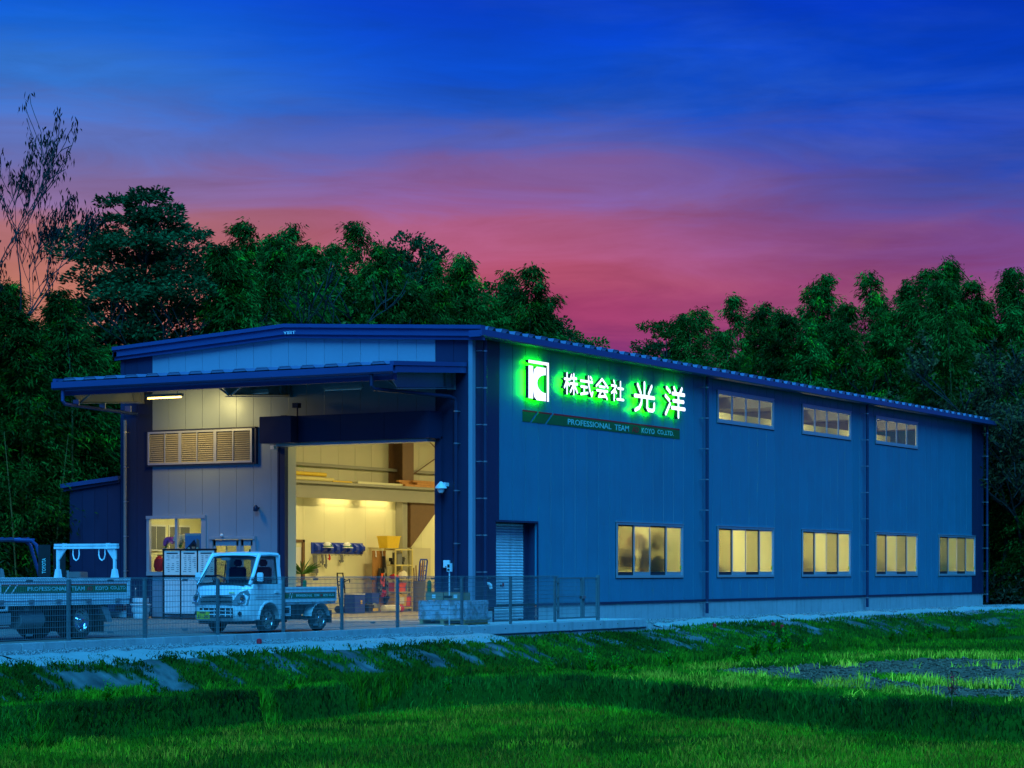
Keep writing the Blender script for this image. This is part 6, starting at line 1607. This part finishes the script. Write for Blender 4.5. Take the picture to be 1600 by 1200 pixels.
def layered_meshes(seed, H=15.0, RW=5.2, npad=64, nleaf=330, gcol=GREEN_D, z0=.34, top_pow=1.0):
    """broad evergreen: limbs carrying flat pads of foliage with gaps between"""
    r = np.random.default_rng(seed)
    m = MB(); m.tube([(0, 0, 0), (.1, .05, H * .25), (-.1, .1, H * .5), (.05, 0, H * .8)], [.34, .28, .2, .07], 8)
    Ps, Ds, Ls, Ws, Ts = [], [], [], [], []
    for i in range(npad):
        f = (i + .5) / npad; z = H * (z0 + (1 - z0) * f)
        Rz = RW * math.sin(PI * (.5 - .5 * (1 - f)) ** 0 * 1) if False else RW * (1 - ((f - .30) / .72) ** 2 if f > .30 else 1 - ((.30 - f) / .55) ** 2) ** .5
        a = i * 2.39996 + r.uniform(-.4, .4); d = Rz * (r.uniform(.05, 1.0) ** .55) * .86
        c = np.array([math.cos(a) * d, math.sin(a) * d, z + r.uniform(-.5, .4)])
        zb = max(H * .18, c[2] - d * .7 - .8)
        m.tube([(0, .05, zb), tuple(c * np.array([.55, .55, 0]) + np.array([0, 0, zb + (c[2] - zb) * .65])), tuple(c - np.array([0, 0, .15]))], [.06, .04, .012], 5)
        pr = r.uniform(.75, 1.45) * (1.0 if f < .85 else .7)
        n = int(nleaf * pr)
        rr = pr * np.sqrt(r.uniform(0, 1, n)); aa = r.uniform(0, 2 * PI, n)
        hz = .42 * pr * np.sqrt(np.clip(1 - (rr / pr) ** 2, 0, 1)) * r.uniform(-.35, 1, n) + .12 * np.sin(aa * 3 + i) * rr
        P = c + np.stack([rr * np.cos(aa), rr * np.sin(aa), hz], -1)
        D = np.stack([np.cos(aa) + r.normal(0, .5, n), np.sin(aa) + r.normal(0, .5, n), r.normal(.15, .45, n)], -1)
        Ps.append(P); Ds.append(unit(D)); Ls.append(r.uniform(.14, .26, n)); Ws.append(r.uniform(.07, .13, n))
        Ts.append(np.tile(gcol * r.uniform(.7, 1.45), (n, 1)) * r.uniform(.7, 1.3, (n, 1)))
    V, Fq, t = leaf_quads(np.concatenate(Ps), np.concatenate(Ds), np.concatenate(Ls), np.concatenate(Ws), np.concatenate(Ts), .1)
    return m.mesh('trunk', 'bark'), npmesh('crown', V, Fq, 'leaf', t), H
def bare_meshes(seed, H, spread, nl, col, leafL=.22, depth=5, r0=.2, droop=True):
    segs, ends = limb_tree(seed, H, spread, depth, r0)
    m = MB()
    for pts, rs in segs: m.tube([tuple(p) for p in pts], [max(.016, x) for x in rs], 5 if rs[0] > .04 else 3, cap=False)
    zt = max(max(p.z for p in pts) for pts, _ in segs)
    r = np.random.default_rng(seed)
    E_ = np.array([tuple(e[0]) for e in ends]); ii = r.integers(0, len(E_), nl)
    P = E_[ii] + r.normal(0, .13, (nl, 3)); D = np.stack([r.normal(0, .5, nl), r.normal(0, .5, nl), np.full(nl, -1.0 if droop else .1) + r.normal(0, .3, nl)], -1)
    V, Fq, t = leaf_quads(P, unit(D), r.uniform(leafL * .7, leafL * 1.3, nl), r.uniform(.05, .10, nl), np.tile(np.array(col), (nl, 1)) * r.uniform(.5, 1.5, (nl, 1)))
    return m.mesh('trunk', 'bark_dark'), npmesh('crown', V, Fq, 'leaf', t), zt
def put_tree(name, kind, x, y, ztop, label, cat, group, rz=None, wide=None):
    """stand a copy of a built tree on the ground so that it reaches the height ztop"""
    tr, cr, h = kind
    zg = Tz(x, y); s = (ztop - zg) / h
    o = thing(name, label, cat, (x, y, zg - .1), random.uniform(0, 2 * PI) if rz is None else rz, group)
    w = wide or s ** .5
    o.scale = (w, w, s)
    link('trunk', tr, o); link('crown', cr, o)
    return o
FWD = Vector((math.cos(AZ), math.sin(AZ), 0)); RGT = Vector((math.sin(AZ), -math.cos(AZ), 0))
def bearing(x, y):
    d = Vector((x, y, 0)) - Vector((CAM.x, CAM.y, 0)); dep = d.dot(FWD); return 800 + 3580 * d.dot(RGT) / dep, dep
SKYL = [(-200, 420), (-20, 430), (60, 440), (110, 430), (160, 470), (330, 420), (345, 390), (362, 352), (385, 372), (405, 368), (437, 356), (470, 392), (505, 392), (535, 384), (552, 374), (582, 350), (608, 388), (640, 378), (665, 412), (688, 396), (718, 418), (742, 402), (775, 442), (800, 428), (824, 421), (845, 470), (868, 503), (905, 524), (935, 545), (985, 556), (1015, 540), (1042, 510), (1062, 497), (1110, 488), (1160, 466), (1200, 478), (1238, 488), (1266, 432), (1300, 456), (1338, 482), (1370, 428), (1402, 442), (1440, 422), (1474, 408), (1508, 440), (1540, 474), (1568, 442), (1600, 420), (1800, 420)]
SX = [p[0] for p in SKYL]; SYv = [p[1] for p in SKYL]
def sky_z(px, dep): return CAM.z + (890 - float(np.interp(px, SX, SYv))) / 3580 * dep
BAM = [bamboo_meshes(100 + i, lo=.20 if i < 5 else .04, nbr=190 if i < 5 else 200, npl=52, width=1.05 + .14 * (i % 3), tone=1.0 if i < 5 else .55) for i in range(7)]  # last two variants carry the thicket's shade as a darker leaf colour
BUSHY = [layered_meshes(300 + i, 12.0, 3.4, 46, 300, GREEN_B if i else GREEN_D, .22) for i in range(3)]
BIG = layered_meshes(211, 15.2, 4.9, 150, 380, GREEN_D * 1.1, .26)
BARE1 = bare_meshes(44, 15.5, .70, 3600, (.02, .02, .016), .21, 5, .15)
BARE2 = bare_meshes(57, 8.5, .85, 900, (.09, .10, .025), .18, 5, .10, False)
SCRUB = bare_meshes(77, 9.0, .9, 4200, (.11, .085, .03), .20, 5, .12, False)
ORD = ['first', 'second', 'third', 'fourth', 'fifth', 'sixth', 'seventh', 'eighth', 'ninth', 'tenth', 'eleventh', 'twelfth', 'thirteenth', 'fourteenth', 'fifteenth', 'sixteenth', 'seventeenth', 'eighteenth', 'nineteenth', 'twentieth']
def at_px(px, Yw=None, Xw=None):
    """point on a wooded line (fixed Y or fixed X) that lies in bearing px"""
    t = (px - 800) / 3580; d = FWD + RGT * t
    k = ((Yw - CAM.y) / d.y) if Yw is not None else ((Xw - CAM.x) / d.x)
    return CAM.x + d.x * k, CAM.y + d.y * k
put_tree('evergreen_tree', BIG, *at_px(226, Yw=20.5), sky_z(226, 82) * 0 + CAM.z + (890 - 306) / 3580 * bearing(*at_px(226, Yw=20.5))[1], 'big evergreen tree in flat layers left of the roof', 'tree', 'broadleaf trees behind the warehouse', 1.1, .90)
put_tree('bare_tree', BARE1, *at_px(-70, Yw=17.5), CAM.z + (890 - 158) / 3580 * bearing(*at_px(-70, Yw=17.5))[1], 'thin-leaved bare tree rising at the left edge', 'tree', None, 2.2, .62)
# trees that make the skyline behind the long roof, left group then right group
left_sky = [345, 362, 405, 437, 470, 505, 535, 582, 612, 640, 668, 688, 718, 742, 778, 800, 824, 848, 872, 905]
for i, px in enumerate(left_sky):
    x, y = at_px(px, Yw=18.5 + (i * 5 % 4) * 1.6); dep = bearing(x, y)[1]
    bush = i in (5, 9, 14, 18, 19)
    put_tree('bamboo' if not bush else 'evergreen_tree', BUSHY[i % 3] if bush else BAM[i % 5], x, y, sky_z(px, dep) + .15, 'skyline %s behind the roof, %s right of the big layered tree' % ('bushy tree' if bush else 'bamboo', ORD[i]), 'bamboo' if not bush else 'tree', 'skyline trees behind the long roof, left of the gap', wide=None if not bush else .8)
right_sky = [1015, 1042, 1062, 1088, 1115, 1160, 1195, 1232, 1266, 1296, 1330, 1370, 1402, 1440, 1474, 1508, 1540, 1568, 1600]
for i, px in enumerate(right_sky):
    x, y = at_px(px, Xw=(50.5 if px > 1250 else 56) + (i * 7 % 5) * .8); dep = bearing(x, y)[1]
    bush = i in (0, 1, 2)
    put_tree('bamboo' if not bush else 'evergreen_tree', BUSHY[i % 3] if bush else BAM[(i * 2 + 1) % 5], x, y, sky_z(px, dep) + .15, '%s on the skyline right of the gap, %s from the left' % ('bushy tree' if bush else 'bamboo', ORD[i]), 'bamboo' if not bush else 'tree', 'skyline trees at the far end, right of the gap', wide=.75 if bush else None)
# the crowd between and below them
def fill(n, px0, px1, place, drop0, drop1, kinds, label, group, seed):
    r = random.Random(seed)
    for i in range(n):
        px = px0 + (px1 - px0) * (i + r.random()) / n
        x, y = place(px, r); dep = bearing(x, y)[1]
        zt = sky_z(px, dep) - r.uniform(drop0, drop1)
        if zt < 4: zt = 4.0
        put_tree('bamboo', kinds[r.randrange(len(kinds))], x, y, zt, label, 'bamboo', group)
L1 = 'bamboo crowded below the skyline behind the left half of the roof'
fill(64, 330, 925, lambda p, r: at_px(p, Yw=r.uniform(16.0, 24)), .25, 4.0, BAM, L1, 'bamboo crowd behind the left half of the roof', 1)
L2 = 'bamboo crowded below the skyline beyond the right end of the roof'
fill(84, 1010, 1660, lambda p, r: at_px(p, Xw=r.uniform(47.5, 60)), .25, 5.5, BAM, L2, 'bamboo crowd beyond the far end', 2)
L3 = 'leafy bamboo in the dark thicket left of the annex'
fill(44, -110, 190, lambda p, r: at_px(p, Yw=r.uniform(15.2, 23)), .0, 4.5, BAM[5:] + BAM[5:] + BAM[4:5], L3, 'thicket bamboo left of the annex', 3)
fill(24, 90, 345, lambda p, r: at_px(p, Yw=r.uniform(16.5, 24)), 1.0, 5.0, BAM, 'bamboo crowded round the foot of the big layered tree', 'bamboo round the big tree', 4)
fill(14, 1535, 1680, lambda p, r: at_px(p, Xw=r.uniform(46, 50)), 5.0, 9.0, BAM[4:], 'low leafy bamboo at the right edge beyond the building corner', 'low bamboo at the right edge', 6)
for i, (px, Yw, ytop) in enumerate(((445, 17.2, 405), (505, 17.0, 430), (655, 17.4, 455), (330, 17.0, 450))):
    x, y = at_px(px, Yw=Yw); put_tree('bare_tree', BARE2, x, y, CAM.z + (890 - ytop) / 3580 * bearing(x, y)[1], ['pale bare branching tree above the left roof slope', 'second pale bare tree above the ridge end', 'pale bare tree above the middle of the roof', 'pale bare tree at the foot of the big layered tree'][i], 'tree', 'bare trees in front of the bamboo')
for i, (px, Xw, ytop) in enumerate(((1510, 47.0, 520), (1560, 46.2, 560), (1600, 46.5, 540), (1335, 48.5, 560), (1270, 48.8, 555))):
    x, y = at_px(px, Xw=Xw); put_tree('scrub_tree', SCRUB if i < 3 else BARE2, x, y, CAM.z + (890 - ytop) / 3580 * bearing(x, y)[1], ['brown-leaved scrub tree just behind the far roof corner', 'brown-leaved scrub tree right of the far corner', 'brown-leaved scrub tree at the right photo edge', 'pale thin trunks above the third upper window', 'pale thin trunks above the second upper window'][i], 'tree', 'scrub trees at the far end')
# old leaning culms in the thicket
for i, (px, lean) in enumerate(((78, .10), (30, -.08), (125, .3), (165, .25))):
    x, y = at_px(px, Yw=14.6); m = MB(); m.tube([(0, 0, 0), (lean * 2.5, 0, 3), (lean * 5.5, 0, 5.6)], [.028, .024, .010], 6); o = m.build('dead_culm', 'culm'); o.location = (x, y, Tz(x, y) - .05); o.rotation_euler.z = AZ - PI / 2
    tag(o, ['yellow leaning culm in the dark thicket left of the annex', 'dark culm near the left edge in the thicket', 'thin culm leaning right above the annex', 'second thin culm leaning right above the annex'][i], 'bamboo', 'leaning culms by the annex')

# undergrowth along the foot of the wood (one leafy mass)
def mass(name, n, fx, fy, h, col, L0, L1_):
    x, y = fx(n), fy(n); z = T(x, y) + h * rng.uniform(0, 1, n) ** 1.4 * (.35 + fbm(x, y, 2.5, 3, 61))
    D = unit(np.stack([rng.normal(-.5, .6, n), rng.normal(-.3, .6, n), rng.normal(.3, .6, n)], -1))
    t = np.array(col) * rng.uniform(.5, 1.5, (n, 1)) * (.6 + .8 * fbm(x, y, 1.5, 2, 63))[:, None]
    V, Fq, t = leaf_quads(np.stack([x, y, z], -1), D, rng.uniform(L0, L1_, n), rng.uniform(.05, .11, n), t)
    return struct(link(name, npmesh(name, V, Fq, 'leaf', t)), 'stuff')
mass('undergrowth', 26000, lambda n: rng.uniform(-14, 30, n), lambda n: rng.uniform(14.2, 19, n), 3.2, (.022, .045, .016), .2, .4)
mass('undergrowth', 30000, lambda n: rng.uniform(44.5, 53, n), lambda n: rng.uniform(-9, 19, n), 2.0, (.060, .050, .028), .2, .42)

# ------------------------------------------------------------------ grass and weeds
BN = []
def blades(n, xy, h0, h1, w, cols, lean=.35, zoff=-.01, tri=True, clump=0):
    x, y = xy
    n = len(x); z = T(x, y) + zoff
    a = rng.uniform(0, 2 * PI, n); h = rng.uniform(h0, h1, n) ; la = rng.uniform(0, 2 * PI, n); le = np.abs(rng.normal(0, lean, n)) * h
    # face roughly the open field so that a blade shows its width
    P = np.stack([x, y, z], -1); sd = np.stack([np.cos(a), np.sin(a), np.zeros(n)], -1) * (np.asarray(w) * rng.uniform(.6, 1.4, n))[:, None] * .5
    tip = P + np.stack([np.cos(la) * le, np.sin(la) * le, h], -1)
    mid = P + np.stack([np.cos(la) * le * .35, np.sin(la) * le * .35, h * .6], -1)
    V = np.stack([P - sd, P + sd, mid + sd * .75, mid - sd * .75, tip], 1).reshape(-1, 3)
    nv = np.cross(sd, tip - P); face = (nv[:, 0] * (CAM.x - x) + nv[:, 1] * (CAM.y - y) + nv[:, 2] * (CAM.z - z)) > 0
    V4 = V.reshape(-1, 5, 3); sw = V4[~face][:, [1, 0, 3, 2, 4]]; V4[~face] = sw; V = V4.reshape(-1, 3)
    e = .12; gxn = (T(x + e, y) - T(x - e, y)) / (2 * e); gyn = (T(x, y + e) - T(x, y - e)) / (2 * e)
    N = np.stack([-gxn, -gyn, np.ones(n)], -1); N /= np.linalg.norm(N, axis=1, keepdims=True)
    N = N + rng.normal(0, .28, (n, 3)); N /= np.linalg.norm(N, axis=1, keepdims=True)
    BN.append(np.repeat(N, 5, 0))
    k = np.arange(n)[:, None] * 5
    Ft = np.concatenate([k + np.array([[0, 1, 2]]), k + np.array([[0, 2, 3]]), k + np.array([[3, 2, 4]])])
    t = np.repeat(cols, 5, 0)
    return V, Ft, t
def pick(n, x0, x1, y0, y1, cond, weight=None):
    """scatter points, denser near the camera's side of the field"""
    X, Y = [], []; got = 0
    while got < n:
        x = rng.uniform(x0, x1, n); y = rng.uniform(y0, y1, n)
        d = np.stack([x - CAM.x, y - CAM.y], -1); dep = d @ np.array([FWD.x, FWD.y]); rg = d @ np.array([RGT.x, RGT.y])
        ok = (np.abs(rg / dep) < .32) & (dep > 24) & cond(x, y)
        ok &= rng.uniform(0, 1, n) < np.clip((40 / dep) ** 2, .12, 1)
        X.append(x[ok]); Y.append(y[ok]); got += ok.sum()
    return np.concatenate(X)[:n], np.concatenate(Y)[:n]
def gcol(x, y, a, b_, s=2.2, seed=71):
    f = .6 * fbm(x, y, s, 4, seed)[:, None] + .4 * fbm(x, y, .35, 3, seed + 5)[:, None]; f = np.clip((f - .36) / .22, 0, 1)
    return (np.array(a) * (1 - f) + np.array(b_) * f) * rng.uniform(.35, 1.6, (len(x), 1)) * (.62 + .75 * np.clip((fbm(x, y, 3.2, 3, seed + 9) - .3) / .35, 0, 1))[:, None]
def grass(name, parts):
    Vs, Fs, Ts = [], [], []; o = 0
    for V, Fq, t in parts: Vs.append(V); Fs.append(Fq + o); Ts.append(t); o += len(V)
    me = npmesh(name, np.concatenate(Vs), np.concatenate(Fs), 'leaf', np.concatenate(Ts), smooth=True)
    me.normals_split_custom_set_from_vertices(np.concatenate(BN)); BN.clear()
    return struct(link(name, me), 'stuff')
fg = lambda x, y: bank(x, y) < .05
x, y = pick(165000, -34, -4, -30, -4.4, fg)
f1 = blades(0, (x, y), .05, .14, .022, gcol(x, y, (.040, .110, .003), (.100, .245, .004)))
x, y = pick(34000, -34, -4, -30, -4.4, lambda x, y: fg(x, y) & (fbm(x, y, 1.3, 4, 87) > .45))
f2 = blades(0, (x, y), .07, .19, .022, gcol(x, y, (.42, .24, .012), (.16, .27, .005), .5, 75))
grass('paddy_grass', [f1, f2])
bk = lambda x, y: (bank(x, y) > -.25) & (bank(x, y) < 1.3)
x, y = pick(52000, -34, 2, -30, -4.4, bk)
wv = np.clip((bank(x, y) + .15) / .25, 0, 1) * np.clip((.62 - bank(x, y)) / .2, 0, 1)  # dark weed colour on the bank face also carries its shade
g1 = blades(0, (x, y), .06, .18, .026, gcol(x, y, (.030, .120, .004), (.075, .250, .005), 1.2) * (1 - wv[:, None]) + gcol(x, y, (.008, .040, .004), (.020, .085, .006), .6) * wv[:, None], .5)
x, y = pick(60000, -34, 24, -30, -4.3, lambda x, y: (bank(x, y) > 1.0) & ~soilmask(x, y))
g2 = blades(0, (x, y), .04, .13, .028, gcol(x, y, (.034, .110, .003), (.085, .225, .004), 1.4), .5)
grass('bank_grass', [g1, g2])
sl_c = lambda x, y: (y > -5.6) & (y < -2.75 + .5 * np.clip((x + 6) / 14, 0, 1)) & (matmask(x, y) < .440 + rng.uniform(-.05, .05, x.shape))
x, y = pick(62000, -34, 40, -5.6, -2.2, sl_c)
g3 = blades(0, (x, y), .04, .13, .030, gcol(x, y, (.016, .070, .003), (.036, .140, .004), .8), .55)
x, y = pick(26000, -34, 40, -6.0, -4.0, lambda x, y: (fbm(x, y, 1.6, 3, 81) > .49) & (y < -4.3 - .5 * np.clip((x + 6) / 14, 0, 1)))
g4 = blades(0, (x, y), .10, .34, .034, gcol(x, y, (.022, .095, .003), (.055, .190, .004), 1.0, 83), .4)
x, y = pick(42000, -34, 40, -5.2, -2.5, lambda x, y: fbm(x, y, .5, 3, 89) > .44)
g6 = blades(0, (x, y), .03, .10, .026, gcol(x, y, (.018, .070, .003), (.045, .150, .004), .8), .6)
grass('slope_grass', [g3, g4, g6])
x, y = pick(8000, -14, 12, -24, -7.5, lambda x, y: (bank(x, y) > .4) & (fbm(x, y, .9, 3, 91) > np.where(soilmask(x, y), .60, .52)))
g5 = blades(0, (x, y), .08, .26, .024, gcol(x, y, (.75, .42, .03), (.40, .40, .02), .6, 93), .55)
grass('straw_stubble', [g5])
# clods on the ploughed patch
def clods(n):
    x, y = pick(n, -14, 14, -24, -7.5, lambda x, y: soilmask(x, y))
    base = np.array([(1, 0, 0), (0, 1, 0), (-1, 0, 0), (0, -1, 0), (0, 0, .8), (0, 0, -.5)], float)
    fc = np.array([(0, 1, 4), (1, 2, 4), (2, 3, 4), (3, 0, 4), (1, 0, 5), (2, 1, 5), (3, 2, 5), (0, 3, 5)])
    s = rng.uniform(.015, .06, (n, 1, 3)); jit = 1 + rng.uniform(-.4, .4, (n, 6, 1)); a = rng.uniform(0, 2 * PI, n); ca, sa = np.cos(a)[:, None], np.sin(a)[:, None]
    P = base[None] * s * jit
    V = np.stack([P[..., 0] * ca - P[..., 1] * sa, P[..., 0] * sa + P[..., 1] * ca, P[..., 2]], -1) + np.stack([x, y, T(x, y) + .01], -1)[:, None]
    return V.reshape(-1, 3), (fc[None] + 6 * np.arange(n)[:, None, None]).reshape(-1, 3), np.repeat(np.array([.150, .100, .062]) * rng.uniform(.4, 1.6, (n, 1)), 6, 0)
V, Fc, t = clods(9000)
struct(link('soil_clods', npmesh('soil_clods', V, Fc, 'ground', t)), 'stuff')
# single weeds one can pick out on the slope
def weed_meshes(seed, H, n):
    r = np.random.default_rng(seed); m = MB(); Ps, Ds, Ls = [], [], []
    for i in range(n):
        a = r.uniform(0, 2 * PI); e = r.uniform(.05, .35); hh = H * r.uniform(.55, 1)
        top = np.array([math.cos(a) * e * hh, math.sin(a) * e * hh, hh]); m.tube([(0, 0, 0), tuple(top * .5), tuple(top)], [.008, .006, .003], 4)
        k = 16; f = r.uniform(.15, 1, k); aa = r.uniform(0, 2 * PI, k)
        Ps.append(top * f[:, None]); Ds.append(np.stack([np.cos(aa) * .8, np.sin(aa) * .8, np.full(k, 1.0)], -1)); Ls.append(r.uniform(.10, .22, k) * (1.25 - f))
    P = np.concatenate(Ps); L_ = np.concatenate(Ls)
    V, Fq, t = leaf_quads(P, unit(np.concatenate(Ds)), L_, L_ * .34, np.tile(np.array([.045, .300, .006]), (len(P), 1)) * r.uniform(.6, 1.4, (len(P), 1)))
    return m.mesh('stem', 'leaf_green'), npmesh('leaves', V, Fq, 'leaf', t)
WD = [weed_meshes(500 + i, .70, 14) for i in range(4)]
def from_px(px, py, z):
    u = (890 - py) / 3580; k = (z - CAM.z) / u; t = (px - 800) / 3580; d = FWD + RGT * t; return CAM.x + d.x * k, CAM.y + d.y * k
spots = [(1180, 1032, 1.25), (1205, 1028, 1.3), (1228, 1022, 1.2), (1150, 1040, .9), (1262, 1020, .8), (1310, 1014, .8), (1395, 1006, .9), (1425, 1004, 1.0), (1452, 1002, .95), (1490, 1000, 1.1), (1520, 998, 1.0), (1565, 996, 1.0), (925, 1055, .9), (960, 1052, .8), (1045, 1046, .8), (985, 1050, .6), (170, 1105, .7), (240, 1098, .6), (455, 1085, .7), (60, 1112, .6), (700, 1070, .55), (860, 1058, .7)]
for i, (px, py, s) in enumerate(spots):
    x, y = from_px(px, py, -.98); st, lf = WD[i % 4]
    o = thing('weed', 'leafy weed at the foot of the slope, %s of its row from the right' % (ORD + ['twenty-first', 'twenty-second'])[sorted([-q[0] for q in spots]).index(-px)], 'weed', (x, y, Tz(x, y)), random.uniform(0, 6), 'weeds at the foot of the slope')
    o.scale = (s, s, s); link('stem', st, o); link('leaves', lf, o)
x, y = from_px(1487, 1112, -1.0)
dk = thing('dock_plant', 'red-brown seeding dock plant on the near bank, right', 'weed', (x, y, Tz(x, y)))
m = MB(); m.tube([(0, 0, 0), (.01, 0, .35), (0, .01, .62)], [.012, .009, .004], 5)
for a in (0, 1.3, 2.6, 3.9, 5.2): m.tube([(0, 0, .25), (.07 * math.cos(a), .07 * math.sin(a), .38), (.09 * math.cos(a), .09 * math.sin(a), .54)], [.008, .012, .004], 5)
m.build('stem', 'brown', dk)
q = MB()
for i in range(90):
    a = random.uniform(0, 6.28); z = random.uniform(.25, .62); r_ = .10 * random.random(); p = Vector((math.cos(a) * r_, math.sin(a) * r_, z)); d = Vector((random.uniform(-1, 1), random.uniform(-1, 1), .6)) * .03
    q.add([p, p + d, p + Vector((d.y, -d.x, .02))], [(0, 1, 2)])
struct(q.build('seeds', 'red', dk, fix=False), 'stuff')
